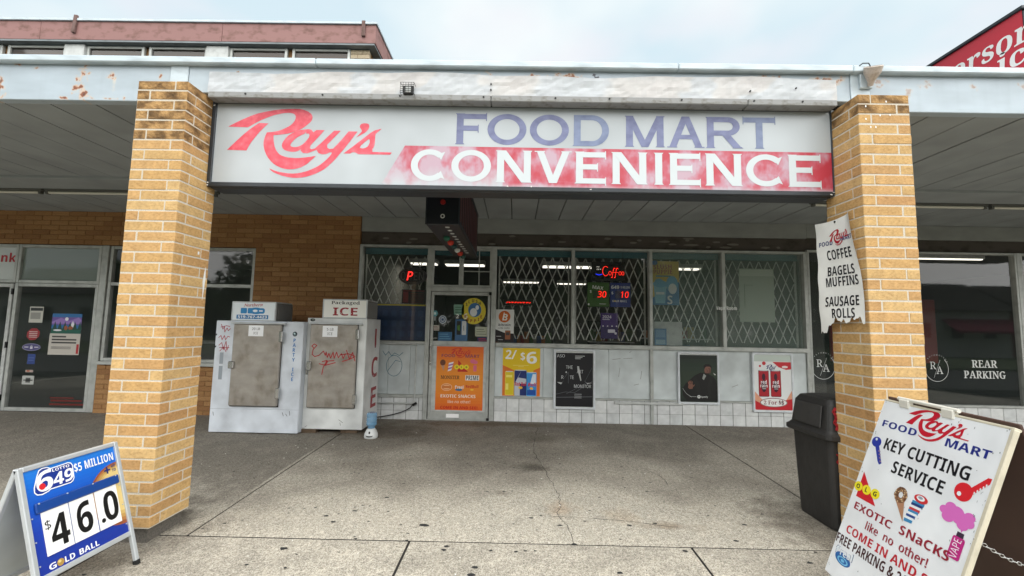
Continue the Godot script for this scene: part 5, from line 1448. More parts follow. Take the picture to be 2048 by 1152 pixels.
# ---------------------------------------------------------------- boards on the pavement
func lottery_board():
	# foot of the front leaf lies 0.24 m out from the ridge; it looks along +x
	var g := gy(0.5)
	var o := thing("lottery_a_board", "small blue lottery board in silver frame standing before the left pillar", "a-board", Vector3(-2.745, g, 0.53), PI / 2)
	# local x = world -z, local z = world +x; front leaf leans back by atan(.24/.79)
	var top := 0.792
	var lean := atan(0.235 / top)
	var L := top / cos(lean)
	var hw := 0.31
	var leaf := Transform3D(Basis(Vector3.RIGHT, -lean), Vector3(0, 0, 0.235))
	var m := MB.new(); m.xf = leaf
	m.bbox(Vector3(-hw, 0.018, -0.012), Vector3(-hw + 0.028, L, 0.014), 0.004)
	m.bbox(Vector3(hw - 0.028, 0.018, -0.012), Vector3(hw, L, 0.014), 0.004)
	m.bbox(Vector3(-hw + 0.028, L - 0.025, -0.012), Vector3(hw - 0.028, L, 0.013), 0.004)
	m.bbox(Vector3(-hw + 0.028, 0.196, -0.012), Vector3(hw - 0.028, 0.226, 0.013), 0.004)
	part("front_frame", m, mats.aluminium, o)
	m = MB.new(); m.xf = Transform3D(Basis(Vector3.RIGHT, lean), Vector3(0, 0, -0.235))
	m.bbox(Vector3(-hw, 0.018, -0.014), Vector3(-hw + 0.028, L, 0.012), 0.004)
	m.bbox(Vector3(hw - 0.028, 0.018, -0.014), Vector3(hw, L, 0.012), 0.004)
	m.bbox(Vector3(-hw + 0.028, L - 0.036, -0.013), Vector3(hw - 0.028, L, 0.012), 0.004)
	m.bbox(Vector3(-hw + 0.028, 0.105, -0.013), Vector3(hw - 0.028, 0.14, 0.012), 0.004)
	part("back_frame", m, mats.aluminium, o)
	m = MB.new(); m.xf = Transform3D(Basis(Vector3.RIGHT, lean), Vector3(0, 0, -0.235))
	m.box(Vector3(-hw + 0.027, 0.13, -0.004), Vector3(hw - 0.027, L - 0.03, 0.004))
	part("back_sheet", m, mat("pale_sheet", 190, 196, 194, 0.6, {"tex": "soft"}), o)
	for s in [[-1, 1], [1, 1], [-1, -1], [1, -1]]:
		m = MB.new()
		m.xf = Transform3D(Basis(Vector3.RIGHT, -lean * s[1]), Vector3(0, 0, 0.235 * s[1]))
		m.bbox(Vector3(s[0] * hw - (0.03 if s[0] > 0 else 0.0), -0.004, -0.015), Vector3(s[0] * hw + (0.0 if s[0] > 0 else 0.03), 0.03, 0.017), 0.003)
		part("foot", m, mats.rubber, o)
	m = MB.new(); m.xf = leaf
	m.box(Vector3(-hw + 0.027, 0.21, -0.008), Vector3(hw - 0.027, L - 0.02, 0.0))
	part("front_sheet", m, mat("blue_sheet", 30, 84, 178, 0.35), o)
	# print: x across, y along the leaf from its foot
	m = MB.new(); m.xf = leaf
	var x0 := -0.282; var x1 := 0.282; var yb := 0.226; var yt := L - 0.024
	var bands := [c8(28, 52, 150), c8(28, 54, 158), c8(26, 62, 168), c8(24, 82, 186), c8(26, 104, 206), c8(36, 128, 222)]
	for k in 24:
		m.col = bands[mini(4, int(k / 24.0 * 5))].lerp(bands[mini(5, int(k / 24.0 * 5) + 1)], fmod(k / 24.0 * 5, 1.0))
		m.rect(x0, lerpf(yb, yt, k / 24.0), x1, lerpf(yb, yt, (k + 1) / 24.0), 0.0012)
	var ballc := [c8(150, 84, 50), c8(176, 120, 70), c8(190, 150, 84), c8(206, 174, 104), c8(222, 196, 130)]
	for k in 5:
		var pts := []
		for j in 33:
			var a := PI * 0.5 + PI * j / 32.0
			pts.append(Vector2(x1 - 0.0005 + cos(a) * (0.225 - k * 0.018), 0.492 + sin(a) * (0.205 - k * 0.016) + k * 0.006))
		m.col = ballc[k]
		m.poly(pts, 0.0016 + k * 0.0003)
	part("ground_print", m, mats.print, o)
	m = MB.new(); m.xf = leaf
	m.col = c8(245, 246, 248)
	var badge := [Vector2(-0.236, 0.700), Vector2(-0.238, 0.672), Vector2(-0.225, 0.655), Vector2(-0.199, 0.648), Vector2(-0.165, 0.654), Vector2(-0.150, 0.662), Vector2(-0.032, 0.66), Vector2(-0.016, 0.668), Vector2(-0.006, 0.685), Vector2(-0.003, 0.762), Vector2(-0.012, 0.779), Vector2(-0.03, 0.786), Vector2(-0.132, 0.782), Vector2(-0.15, 0.795), Vector2(-0.178, 0.797), Vector2(-0.198, 0.788), Vector2(-0.214, 0.757)]
	m.poly(badge, 0.0034)
	var inner := Geometry2D.offset_polygon(PackedVector2Array(badge), -0.006)
	m.col = c8(24, 52, 140)
	if inner.size(): m.poly(inner[0], 0.0038)
	m.col = c8(248, 248, 248)
	write(m, "6", -0.226, 0.665, 0.112, 0.0042, {"x1": -0.135, "slant": 0.12})
	write(m, "49", -0.132, 0.675, 0.072, 0.0042, {"x1": -0.012, "slant": 0.12})
	write(m, "LOTTO", -0.125, 0.757, 0.016, 0.0042, {"x1": -0.025})
	m.col = c8(214, 40, 48); m.ell(-0.192, 0.694, 0.018, 0.018, 0.0046)
	m.col = c8(240, 242, 246)
	write(m, "$5 MILLION", 0.0, 0.714, 0.05, 0.0042, {"x1": 0.265})
	m.col = c8(24, 44, 110)
	m.rect(0.186, 0.655, 0.228, 0.665, 0.005); m.rect(0.201, 0.638, 0.212, 0.682, 0.0052)
	write(m, "UP", 0.24, 0.668, 0.018, 0.005, {"x1": 0.268}); write(m, "TO", 0.24, 0.64, 0.018, 0.005, {"x1": 0.268})
	part("print", m, mats.print, o)
	m = MB.new(); m.xf = leaf
	m.bbox(Vector3(x0 + 0.03, 0.556, 0.001), Vector3(x1 - 0.012, 0.613, 0.016), 0.005)
	part("card_rail", m, mat("rail_blue", 22, 66, 140, 0.3), o)
	m = MB.new(); m.xf = leaf
	for k in 4: m.cyl(Vector3(-0.235 + k * 0.16, 0.609, 0.016), Vector3(-0.235 + k * 0.16, 0.609, 0.019), 0.005, 0.004, 8)
	for k in 3:
		m.cyl(Vector3(x0 + 0.012, 0.28 + k * 0.13, 0.002), Vector3(x0 + 0.012, 0.28 + k * 0.13, 0.006), 0.004, 0.004, 8)
		m.cyl(Vector3(x1 - 0.012, 0.28 + k * 0.13, 0.004), Vector3(x1 - 0.012, 0.28 + k * 0.13, 0.008), 0.004, 0.004, 8)
	part("rivet", m, mats.aluminium, o)
	for k in 3:
		m = MB.new(); m.xf = leaf
		var a: float = [-0.226, -0.068, 0.092][k]
		m.col = c8(244, 245, 245)
		m.box(Vector3(a, 0.312, 0.004), Vector3(a + 0.152, 0.554, 0.007))
		m.col = c8(18, 18, 20)
		if k == 0:
			write(m, "4", a + 0.035, 0.338, 0.178, 0.0076, {"x1": a + 0.138})
			write(m, "$", a + 0.01, 0.452, 0.05, 0.0076, {"x1": a + 0.042, "font": "sans"})
		elif k == 1: write(m, "6", a + 0.03, 0.345, 0.178, 0.0076, {"x1": a + 0.125})
		else:
			write(m, "0", a + 0.045, 0.345, 0.178, 0.0076, {"x1": a + 0.145})
			m.ell(a + 0.031, 0.364, 0.014, 0.014, 0.0076)
		part("number_card", m, mats.print, o)
	m = MB.new(); m.xf = leaf
	m.col = c8(240, 242, 246)
	for q in [["G", -0.225, -0.186], ["LD", -0.138, -0.08], ["BALL", -0.053, 0.072]]:
		m = MB.new(); m.xf = leaf; m.col = c8(240, 242, 246)
		write(m, q[0], q[1], 0.236, 0.032, 0.003, {"x1": q[2]})
		part("lettering", m, mats.print, o)
	m = MB.new(); m.xf = leaf
	m.col = c8(176, 140, 70); m.ell(-0.162, 0.252, 0.02, 0.02, 0.003)
	m.col = c8(226, 200, 130); m.ell(-0.167, 0.259, 0.009, 0.008, 0.0034)
	part("gold_ball", m, mats.print, o)

func service_board():
	var g := gy(0.83)
	var o := thing("service_a_board", "white key cutting sandwich board with worn edges in front of the right pillar", "a-board", Vector3(2.338, g, 0.834), -PI / 2 - 0.14)
	# local z faces the viewer's side (world -x); local x runs towards the street
	var top := 1.1 - g
	var lean := 0.356
	var w := 0.4335
	var L := top / cos(lean)
	var leaf := Transform3D(Basis(Vector3.RIGHT, -lean), Vector3(0, 0, tan(lean) * top))
	var yb := L - 1.15
	var m := MB.new(); m.xf = leaf
	m.bbox(Vector3(-w, yb, -0.016), Vector3(w, L, 0.0), 0.003)
	part("front_sheet", m, mat("board_white", 246, 249, 252, 0.4, {"tex": "soft"}), o)
	m = MB.new(); m.xf = leaf
	m.bbox(Vector3(w - 0.016, yb, -0.02), Vector3(w + 0.006, L, 0.004), 0.003)
	m.bbox(Vector3(-w, L - 0.004, -0.03), Vector3(w, L + 0.01, 0.002), 0.003)
	part("edge", m, mat("edge_cream", 220, 212, 190, 0.5, {"tex": "blotch"}), o)
	for s in [-1, 1]:
		m = MB.new(); m.xf = leaf
		m.bbox(Vector3(s * 0.36 - 0.014, 0.0, -0.02), Vector3(s * 0.36 + 0.014, yb + 0.02, -0.002), 0.003)
		part("leg", m, mats.aluminium, o)
	m = MB.new(); m.xf = Transform3D(Basis(Vector3.RIGHT, lean * 0.9), Vector3(0, 0.03, -tan(lean * 0.9) * top - 0.03))
	m.bbox(Vector3(-w, 0.12, 0.0), Vector3(w, L - 0.02, 0.014), 0.003)
	for s in [-1, 1]: m.bbox(Vector3(s * 0.36 - 0.014, -0.02, 0.0), Vector3(s * 0.36 + 0.014, 0.14, 0.013), 0.003)
	part("back_sheet", m, mat("dark_board", 84, 60, 52, 0.6, {"tex": "soft"}), o)
	m = MB.new()   # carrying bar on two brackets along the ridge
	m.tube([Vector3(-0.31, top + 0.03, -0.005), Vector3(0.13, top + 0.03, -0.005)], 0.011, 10)
	m.bbox(Vector3(-0.29, top - 0.02, -0.02), Vector3(-0.21, top + 0.03, 0.012), 0.005)
	m.bbox(Vector3(0.03, top - 0.02, -0.02), Vector3(0.11, top + 0.03, 0.012), 0.005)
	part("carrying_bar", m, mat("bar_white", 226, 224, 214, 0.35), o)
	# chain between the leaves
	m = MB.new()
	var ca: Vector3 = leaf * Vector3(w - 0.01, L - 0.523, 0.006)
	var cb := Vector3(w - 0.01, top * 0.52, -0.17)
	for k in 22:
		var t := (k + 0.5) / 22.0
		var p := ca.lerp(cb, t) + Vector3(0, -0.05 * sin(PI * t), 0)
		var q: Vector3 = (cb - ca).normalized() * 0.011
		var up := Vector3(0, 0.0065, 0) if k % 2 == 0 else Vector3(0.0065, 0, 0)
		m.tube([p - q, p - q * 0.5 + up, p + q * 0.5 + up, p + q, p + q * 0.5 - up, p - q * 0.5 - up, p - q], 0.0019, 5)
	part("chain", m, mats.chrome, o)
	# print: u 0..1 across, v 0..1 down the sheet
	m = MB.new(); m.xf = leaf
	var U := func(u): return -w + 2.0 * w * u
	var V := func(v): return L - 1.15 * v
	var red := c8(196, 28, 48); var navy := c8(30, 44, 130); var ink := c8(20, 20, 26); var wine := c8(150, 30, 52)
	m.col = red
	script_word(m, U.call(0.27), V.call(0.148), 0.433, 0.001, 0.0, 0.93)
	m.col = navy
	write(m, "FOOD", U.call(0.064), V.call(0.143), 0.04, 0.0012, {"x1": U.call(0.39)})
	write(m, "MART", U.call(0.625), V.call(0.144), 0.043, 0.0012, {"x1": U.call(0.925)})
	m.col = ink
	write(m, "KEY CUTTING", U.call(0.152), V.call(0.2565), 0.068, 0.0012, {"x1": U.call(0.845)})
	write(m, "SERVICE", U.call(0.29), V.call(0.354), 0.068, 0.0012, {"x1": U.call(0.717)})
	# keys
	m.col = c8(40, 58, 160)
	m.ell(U.call(0.068), V.call(0.236), 0.042, 0.032, 0.0012)
	m.poly([Vector2(U.call(0.06), V.call(0.25)), Vector2(U.call(0.14), V.call(0.33)), Vector2(U.call(0.165), V.call(0.345)), Vector2(U.call(0.185), V.call(0.335)), Vector2(U.call(0.1), V.call(0.245))], 0.0011)
	m.col = c8(214, 222, 232); m.ell(U.call(0.062), V.call(0.222), 0.01, 0.009, 0.002)
	m.col = c8(150, 120, 150)
	for k in 4: m.rect(U.call(0.115 + 0.015 * k), V.call(0.282 + 0.016 * k), U.call(0.138 + 0.013 * k), V.call(0.275 + 0.016 * k), 0.002)
	m.col = c8(214, 36, 48)
	m.ell(U.call(0.84), V.call(0.305), 0.05, 0.045, 0.0012)
	m.poly([Vector2(U.call(0.855), V.call(0.295)), Vector2(U.call(0.95), V.call(0.215)), Vector2(U.call(0.972), V.call(0.213)), Vector2(U.call(0.97), V.call(0.237)), Vector2(U.call(0.885), V.call(0.312))], 0.0011)
	m.col = c8(232, 236, 240); m.ell(U.call(0.82), V.call(0.318), 0.012, 0.011, 0.002)
	for k in 5: m.rect(U.call(0.90 + 0.013 * k), V.call(0.296 - 0.0115 * k), U.call(0.908 + 0.013 * k), V.call(0.287 - 0.0115 * k), 0.002)
	# lottery triangle with three yellow discs
	m.col = c8(206, 32, 44)
	m.poly([Vector2(U.call(0.05), V.call(0.413)), Vector2(U.call(0.055), V.call(0.553)), Vector2(U.call(0.263), V.call(0.55))], 0.0012)
	var k0 := 0
	for s in ["O", "L", "G"]:
		m.col = c8(240, 226, 40); m.ell(U.call(0.046 + 0.09 * k0), V.call(0.499 - 0.003 * k0), 0.038, 0.029, 0.0016 + k0 * 0.0003)
		m.col = c8(30, 30, 30); write(m, s, U.call(0.046 + 0.09 * k0), V.call(0.511 - 0.003 * k0), 0.027, 0.003, {"mid": true, "sx": 1.3})
		k0 += 1
	# cones
	m.col = c8(176, 130, 100); m.poly([Vector2(U.call(0.41), V.call(0.47)), Vector2(U.call(0.519), V.call(0.547)), Vector2(U.call(0.482), V.call(0.46))], 0.0012)
	m.col = c8(120, 84, 60); m.ring(U.call(0.438), V.call(0.436), 0.046, 0.044, 0.03, 0.027, 0.0014)
	for k in 60:
		m.col = [c8(156, 112, 80), c8(92, 60, 42), c8(206, 178, 140)][k % 3]
		var a := rng.randf() * TAU; var r := rng.randf_range(0.45, 1.0)
		m.ell(U.call(0.438) + cos(a) * r * 0.045, V.call(0.436) + sin(a) * r * 0.042, 0.006, 0.005, 0.002 + k * 0.00001, 6)
	var cols := [c8(206, 60, 60), c8(236, 240, 244), c8(60, 140, 190), c8(36, 60, 120), c8(236, 240, 244), c8(200, 60, 64), c8(60, 140, 190), c8(236, 240, 244), c8(30, 70, 140), c8(236, 240, 244), c8(60, 140, 190)]
	for k in 11:
		m.col = cols[k]
		var v := 0.41 + 0.0115 * k; var u := 0.592 - 0.0038 * k; var r := 0.044 - 0.0016 * k
		m.poly([Vector2(U.call(u) - r, V.call(v) + 0.003), Vector2(U.call(u) - r, V.call(v + 0.0125)), Vector2(U.call(u) + r, V.call(v + 0.008)), Vector2(U.call(u) + r, V.call(v - 0.006))], 0.0012 + k * 0.00002)
	m.col = c8(206, 50, 56); m.ell(U.call(0.595), V.call(0.412), 0.046, 0.022, 0.0022)
	m.col = c8(238, 240, 242); m.ell(U.call(0.592), V.call(0.409), 0.028, 0.013, 0.0026)
	m.col = c8(150, 160, 176); m.ell(U.call(0.59), V.call(0.407), 0.016, 0.007, 0.003)
	# vapour and bottle
	m.col = c8(216, 110, 190)
	for c in [[0.765, 0.405, 0.028], [0.80, 0.384, 0.032], [0.845, 0.395, 0.04], [0.80, 0.425, 0.036], [0.87, 0.41, 0.044], [0.925, 0.392, 0.03], [0.93, 0.415, 0.03], [0.90, 0.432, 0.032]]:
		m.ell(U.call(c[0]), V.call(c[1]), c[2], c[2] * 0.72, 0.0012 + c[0] * 0.0005)
	m.poly([Vector2(U.call(0.89), V.call(0.438)), Vector2(U.call(0.925), V.call(0.432)), Vector2(U.call(0.905), V.call(0.462))], 0.001)
	m.col = c8(190, 40, 130); m.rrect(U.call(0.868), V.call(0.572), U.call(0.945), V.call(0.482), 0.01, 0.0022)
	m.col = c8(60, 44, 66); m.rect(U.call(0.885), V.call(0.486), U.call(0.928), V.call(0.462), 0.002)
	m.col = c8(250, 236, 246); write(m, "VAPE", U.call(0.928), V.call(0.568), 0.04, 0.003, {"rot": PI / 2, "font": "sans", "sx": 0.72})
	# lower lines
	m.col = wine
	write(m, "EXOTIC", U.call(0.075), V.call(0.617), 0.043, 0.0014, {"x1": U.call(0.45), "rot": 0.03})
	write(m, "SNaCKS", U.call(0.52), V.call(0.602), 0.046, 0.0024, {"x1": U.call(0.89), "rot": 0.03})
	write(m, "like  no  other!", U.call(0.24), V.call(0.678), 0.044, 0.0014, {"x1": U.call(0.775), "font": "sans", "rot": 0.03})
	write(m, "like  no  other!", U.call(0.244), V.call(0.679), 0.044, 0.0016, {"x1": U.call(0.779), "font": "sans", "rot": 0.03})
	m.col = c8(190, 26, 44)
	write(m, "COME IN AND SEE!", U.call(0.078), V.call(0.752), 0.047, 0.0014, {"x1": U.call(0.95), "rot": 0.04})
	m.col = c8(60, 20, 26)
	write(m, "FREE PARKING & 24 HR ATM", U.call(0.012), V.call(0.826), 0.055, 0.0014, {"x1": U.call(0.97), "rot": 0.06})
	m.col = c8(30, 100, 170); m.ell(U.call(0.14), V.call(0.885), 0.075, 0.034, 0.0012)
	m.col = c8(120, 190, 230); m.ring(U.call(0.145), V.call(0.892), 0.052, 0.02, 0.014, 0.007, 0.0016); m.ell(U.call(0.145), V.call(0.892), 0.018, 0.008, 0.0016)
	m.col = c8(20, 60, 120); write(m, "f'real", U.call(0.042), V.call(0.879), 0.044, 0.0022, {"x1": U.call(0.236), "rot": 0.08})
	m.col = c8(236, 244, 248); write(m, "f'real", U.call(0.046), V.call(0.877), 0.04, 0.0026, {"x1": U.call(0.232), "rot": 0.08})
	part("print", m, mats.print, o)
	m = MB.new(); m.xf = leaf   # scuffs
	m.col = c8(120, 124, 126)
	for k in 70:
		var u := rng.randf(); var v := rng.randf()
		if rng.randf() < 0.6: u = [rng.randf_range(0.0, 0.04), rng.randf_range(0.93, 0.98)][k % 2]
		elif rng.randf() < 0.6: v = rng.randf_range(0.01, 0.07); u = rng.randf_range(0.5, 0.8)
		m.ell(U.call(u), V.call(v), rng.randf_range(0.001, 0.003), rng.randf_range(0.002, 0.007), 0.0034, 6)
	part("scuff", m, mats.print_matt, o)

func torn_banner():
	var o := thing("torn_menu_banner", "torn white menu banner hanging crooked on the side of the right pillar", "banner", Vector3(2.605, 1.95, -0.24), -PI / 2 + 0.12)
	# local x runs towards the street, local z looks away from the pillar
	var wob := func(u: float, v: float): return 0.012 + 0.005 * sin(v * 7.0 + u * 2.0) + 0.004 * sin(u * 5.0 + v * 3.0) + (0.03 * pow(maxf(0, u - 0.8) / 0.2, 2.0) * clampf((v - 0.5) * 2.0, 0, 1)) + 0.012 * maxf(0, 0.2 - v)
	var left := func(v: float): return lerpf(-0.175, -0.192, v) + 0.004 * sin(v * 23.0)
	var right := func(v: float): return lerpf(0.235, 0.18, v) + 0.01 * sin(v * 5.0)
	var bot := func(u: float): return lerpf(-0.43, -0.33, u) + 0.06 * sin(u * 3.3) - 0.02 * sin(u * 13.0) + 0.014 * sin(u * 37.0) + 0.008 * sin(u * 71.0)
	var tp := func(u: float): return lerpf(0.505, 0.52, u) - 0.016 * sin(u * PI)
	var P := func(u: float, y: float, lift: float):
		var v := clampf((y + 0.4) / 0.91, 0, 1)
		return Vector3(lerpf(left.call(v), right.call(v), u), y, wob.call(u, v) + lift)
	var m := MB.new()
	var nu := 48; var nv := 24
	for i in nu:
		for j in nv:
			var a := i / float(nu); var b := (i + 1) / float(nu); var c := j / float(nv); var d := (j + 1) / float(nv)
			var ya0 := lerpf(bot.call(a), tp.call(a), c); var ya1 := lerpf(bot.call(a), tp.call(a), d)
			var yb0 := lerpf(bot.call(b), tp.call(b), c); var yb1 := lerpf(bot.call(b), tp.call(b), d)
			m.quad(P.call(a, ya0, 0.0), P.call(b, yb0, 0.0), P.call(b, yb1, 0.0), P.call(a, ya1, 0.0))
			m.quad(P.call(b, yb0, -0.0015), P.call(a, ya0, -0.0015), P.call(a, ya1, -0.0015), P.call(b, yb1, -0.0015))
	part("sheet", m, mat("banner_white", 246, 246, 242, 0.55, {"tex": "soft"}), o)
	var f := MB.new()
	f.col = c8(176, 34, 52)
	script_word(f, 0.36, 0.275, 0.56, 0.0, 0.04, 0.55)
	f.col = c8(40, 52, 110)
	write(f, "FOOD", 0.08, 0.30, 0.036, 0.0, {"x1": 0.44}); write(f, "MART", 0.66, 0.315, 0.036, 0.0, {"x1": 0.99})
	f.col = c8(28, 28, 30)
	write(f, "COFFEE", 0.26, 0.175, 0.08, 0.0, {"x1": 0.88}); write(f, "BAGELS", 0.25, 0.043, 0.075, 0.0, {"x1": 0.88})
	write(f, "MUFFINS", 0.20, -0.046, 0.075, 0.0, {"x1": 0.93}); write(f, "SAUSAGE", 0.17, -0.207, 0.077, 0.0, {"x1": 0.90}); write(f, "ROLLS", 0.31, -0.302, 0.075, 0.0, {"x1": 0.80})
	for k in f.v.size():
		var q := f.v[k]
		f.v[k] = P.call(q.x, q.y, 0.0022)
		f.n[k] = Vector3(0, 0, 1)
	part("lettering", f, mats.print, o)
	m = MB.new()
	m.cyl(P.call(0.56, 0.48, 0.002), P.call(0.56, 0.48, 0.004), 0.009, 0.009, 10)
	part("eyelet", m, mats.black, o)

# ---------------------------------------------------------------- posters on the shop front
func snap_frame(called: String, label: String, cat: String, x0: float, x1: float, y0: float, y1: float, group: String) -> Node3D:
	var o := thing(called, label, cat, Vector3((x0 + x1) / 2, y0, W - 0.004), 0.0, group)
	var w := (x1 - x0) / 2; var h := y1 - y0
	var m := MB.new()
	m.box(Vector3(-w + 0.01, 0.01, -0.02), Vector3(w - 0.01, h - 0.01, 0.004))
	part("backing", m, mats.white_paint, o)
	m = MB.new()
	m.bbox(Vector3(-w, 0.02, -0.02), Vector3(-w + 0.034, h - 0.02, 0.016), 0.007); m.bbox(Vector3(w - 0.034, 0.02, -0.02), Vector3(w, h - 0.02, 0.016), 0.007)
	m.bbox(Vector3(-w + 0.02, 0.0, -0.02), Vector3(w - 0.02, 0.034, 0.0155), 0.007); m.bbox(Vector3(-w + 0.02, h - 0.034, -0.02), Vector3(w - 0.02, h, 0.0155), 0.007)
	for sx in [-1, 1]:
		for sy in [0, 1]: m.cyl(Vector3(sx * (w - 0.026), 0.026 + sy * (h - 0.052), -0.02), Vector3(sx * (w - 0.026), 0.026 + sy * (h - 0.052), 0.0165), 0.026, 0.024, 16)
	part("frame", m, mats.snap_metal, o)
	return o

func drink_can(m: MB, cx: float, y0: float, w: float, h: float, z: float, body: Color, edge: Color):
	m.col = edge; m.rrect(cx - w / 2, y0, cx + w / 2, y0 + h, w * 0.12, z)
	m.col = body; m.rrect(cx - w / 2 + w * 0.04, y0 + h * 0.02, cx + w / 2 - w * 0.04, y0 + h * 0.96, w * 0.1, z + 0.0004)
	m.col = c8(210, 212, 216); m.ell(cx, y0 + h * 0.985, w * 0.44, h * 0.02, z + 0.0008)

func posters():
	# orange poster on the door
	var o := thing("orange_door_poster", "orange poster of snacks and sweets on the shop door's lower half", "poster", Vector3(-0.908, 0.159, W - 0.02))
	var m := MB.new()
	var w := 0.39; var h := 1.036
	for k in 20:
		m.col = c8(226, 96, 34).lerp(c8(240, 150, 44), sin(PI * k / 19.0) * 0.8 + 0.1)
		m.rect(-w, h * k / 20, w, h * (k + 1) / 20, 0.0)
	var X := func(px): return -w + (px - 408.0) / 232.0 * 2 * w
	var Y := func(py): return h - (py - 703.0) / 307.0 * h
	m.col = c8(214, 60, 44)
	script_word(m, X.call(478), Y.call(758), 0.36, 0.0012, 0.0, 1.1)
	m.col = c8(150, 60, 90)
	write(m, "FOOD", X.call(433), Y.call(755), 0.05, 0.0012, {"x1": X.call(500)}); write(m, "MART", X.call(551), Y.call(756), 0.05, 0.0012, {"x1": X.call(620)})
	m.col = c8(110, 60, 40); m.ell(X.call(440), Y.call(782), 0.045, 0.05, 0.001)
	m.col = c8(200, 150, 120); m.poly([Vector2(X.call(431), Y.call(795)), Vector2(X.call(445), Y.call(823)), Vector2(X.call(450), Y.call(795))], 0.001)
	for k in 5:
		m.col = c8(240, 235, 240) if k % 2 == 0 else c8(170, 110, 180)
		m.poly([Vector2(X.call(470 - k * 0.5), Y.call(783 + k * 8)), Vector2(X.call(468 - k), Y.call(792 + k * 8)), Vector2(X.call(490 - k * 2), Y.call(787 + k * 8)), Vector2(X.call(494 - k * 2), Y.call(777 + k * 8))], 0.001 + k * 0.0001)
	m.col = c8(200, 40, 30); m.poly([Vector2(X.call(516), Y.call(768)), Vector2(X.call(514), Y.call(825)), Vector2(X.call(565), Y.call(825))], 0.001)
	for k in 3:
		m.col = c8(244, 220, 40); m.ell(X.call(509 + k * 24), Y.call(802), 0.04, 0.04, 0.0014 + k * 0.0002)
		m.col = c8(30, 30, 30); write(m, "OLG"[k], X.call(509 + k * 24), Y.call(807), 0.034, 0.0024, {"mid": true})
	m.col = c8(226, 110, 140); m.ell(X.call(588), Y.call(773), 0.045, 0.035, 0.001); m.ell(X.call(600), Y.call(778), 0.04, 0.03, 0.0011); m.rrect(X.call(591), Y.call(822), X.call(607), Y.call(793), 0.008, 0.0012)
	m.col = c8(60, 40, 34)
	write(m, "MONSTER", X.call(432), Y.call(861), 0.055, 0.0012, {"x1": X.call(524), "font": "serifb"})
	m.col = c8(246, 244, 240); m.rect(X.call(553), Y.call(866), X.call(621), Y.call(841), 0.001)
	m.col = c8(24, 24, 26); write(m, "PRIME", X.call(556), Y.call(864), 0.07, 0.0014, {"x1": X.call(618)})
	m.col = c8(250, 196, 150); m.ell(X.call(462), Y.call(900), 0.09, 0.06, 0.001)
	m.col = c8(224, 130, 60); m.ring(X.call(462), Y.call(900), 0.08, 0.05, 0.012, 0.012, 0.0014); m.rect(X.call(440), Y.call(906), X.call(484), Y.call(894), 0.0014)
	m.col = c8(60, 110, 150); m.ell(X.call(522), Y.call(912), 0.06, 0.02, 0.001)
	m.col = c8(240, 240, 240); write(m, "f'real", X.call(503), Y.call(907), 0.05, 0.0014, {"x1": X.call(545)})
	m.col = c8(204, 40, 34); write(m, "RedBull", X.call(556), Y.call(902), 0.045, 0.0014, {"x1": X.call(618)})
	m.col = c8(244, 200, 60); m.ell(X.call(587), Y.call(911), 0.03, 0.012, 0.0014)
	m.col = c8(250, 232, 214)
	write(m, "EXOTIC SNACKS", X.call(434), Y.call(950), 0.05, 0.0014, {"x1": X.call(605)}); write(m, "like no other!", X.call(470), Y.call(976), 0.045, 0.0014, {"x1": X.call(580), "font": "sans"})
	m.col = c8(196, 26, 22); write(m, "COME IN AND SEE!", X.call(434), Y.call(1004), 0.045, 0.0014, {"x1": X.call(616)})
	part("print", m, mats.print, o)
	# yellow and orange drinks poster
	o = thing("drinks_price_poster", "yellow and orange poster of three drink cans priced 2 for 6 dollars", "poster", Vector3(0.112, 0.408, W - 0.027))
	m = MB.new()
	w = 0.31; h = 0.782
	m.col = c8(226, 118, 30); m.rect(-w, 0, w, h, 0.0)
	m.col = c8(232, 196, 20); m.poly([Vector2(-w, h), Vector2(-w, 0.5), Vector2(-0.12, 0.42), Vector2(-0.12, 0.0), Vector2(0.2, 0.0), Vector2(0.2, 0.42), Vector2(w, 0.47), Vector2(w, h)], 0.0008)
	m.col = c8(248, 246, 240)
	write(m, "2/", -0.27, 0.60, 0.145, 0.0016, {"x1": -0.09, "slant": 0.08}); write(m, "$", -0.015, 0.585, 0.125, 0.0016, {"x1": 0.06}); write(m, "6", 0.085, 0.53, 0.19, 0.0016, {"x1": 0.255})
	m.col = c8(244, 222, 120); m.rect(-0.14, 0.495, 0.12, 0.503, 0.0016); m.rect(-0.05, 0.475, 0.04, 0.482, 0.0016)
	drink_can(m, -0.195, 0.012, 0.14, 0.39, 0.0014, c8(224, 200, 30), c8(240, 220, 90))
	m.col = c8(246, 232, 120); m.rect(-0.25, 0.3, -0.15, 0.34, 0.003); m.rect(-0.255, 0.1, -0.21, 0.2, 0.003)
	drink_can(m, -0.012, 0.0, 0.205, 0.425, 0.0024, c8(196, 202, 212), c8(150, 156, 170))
	m.col = c8(24, 44, 110); m.poly([Vector2(-0.108, 0.41), Vector2(-0.108, 0.2), Vector2(0.0, 0.41)], 0.0034); m.poly([Vector2(0.085, 0.01), Vector2(0.085, 0.2), Vector2(-0.02, 0.2), Vector2(-0.02, 0.01)], 0.0034); m.poly([Vector2(0.0, 0.41), Vector2(-0.05, 0.3), Vector2(0.085, 0.28), Vector2(0.085, 0.41)], 0.0036)
	drink_can(m, 0.17, 0.0, 0.17, 0.39, 0.0024, c8(60, 150, 220), c8(110, 180, 230))
	m.col = c8(226, 236, 244); m.poly([Vector2(0.19, 0.36), Vector2(0.15, 0.2), Vector2(0.24, 0.2), Vector2(0.245, 0.36)], 0.0034)
	m.col = c8(20, 80, 170); m.rect(0.1, 0.02, 0.24, 0.1, 0.0034)
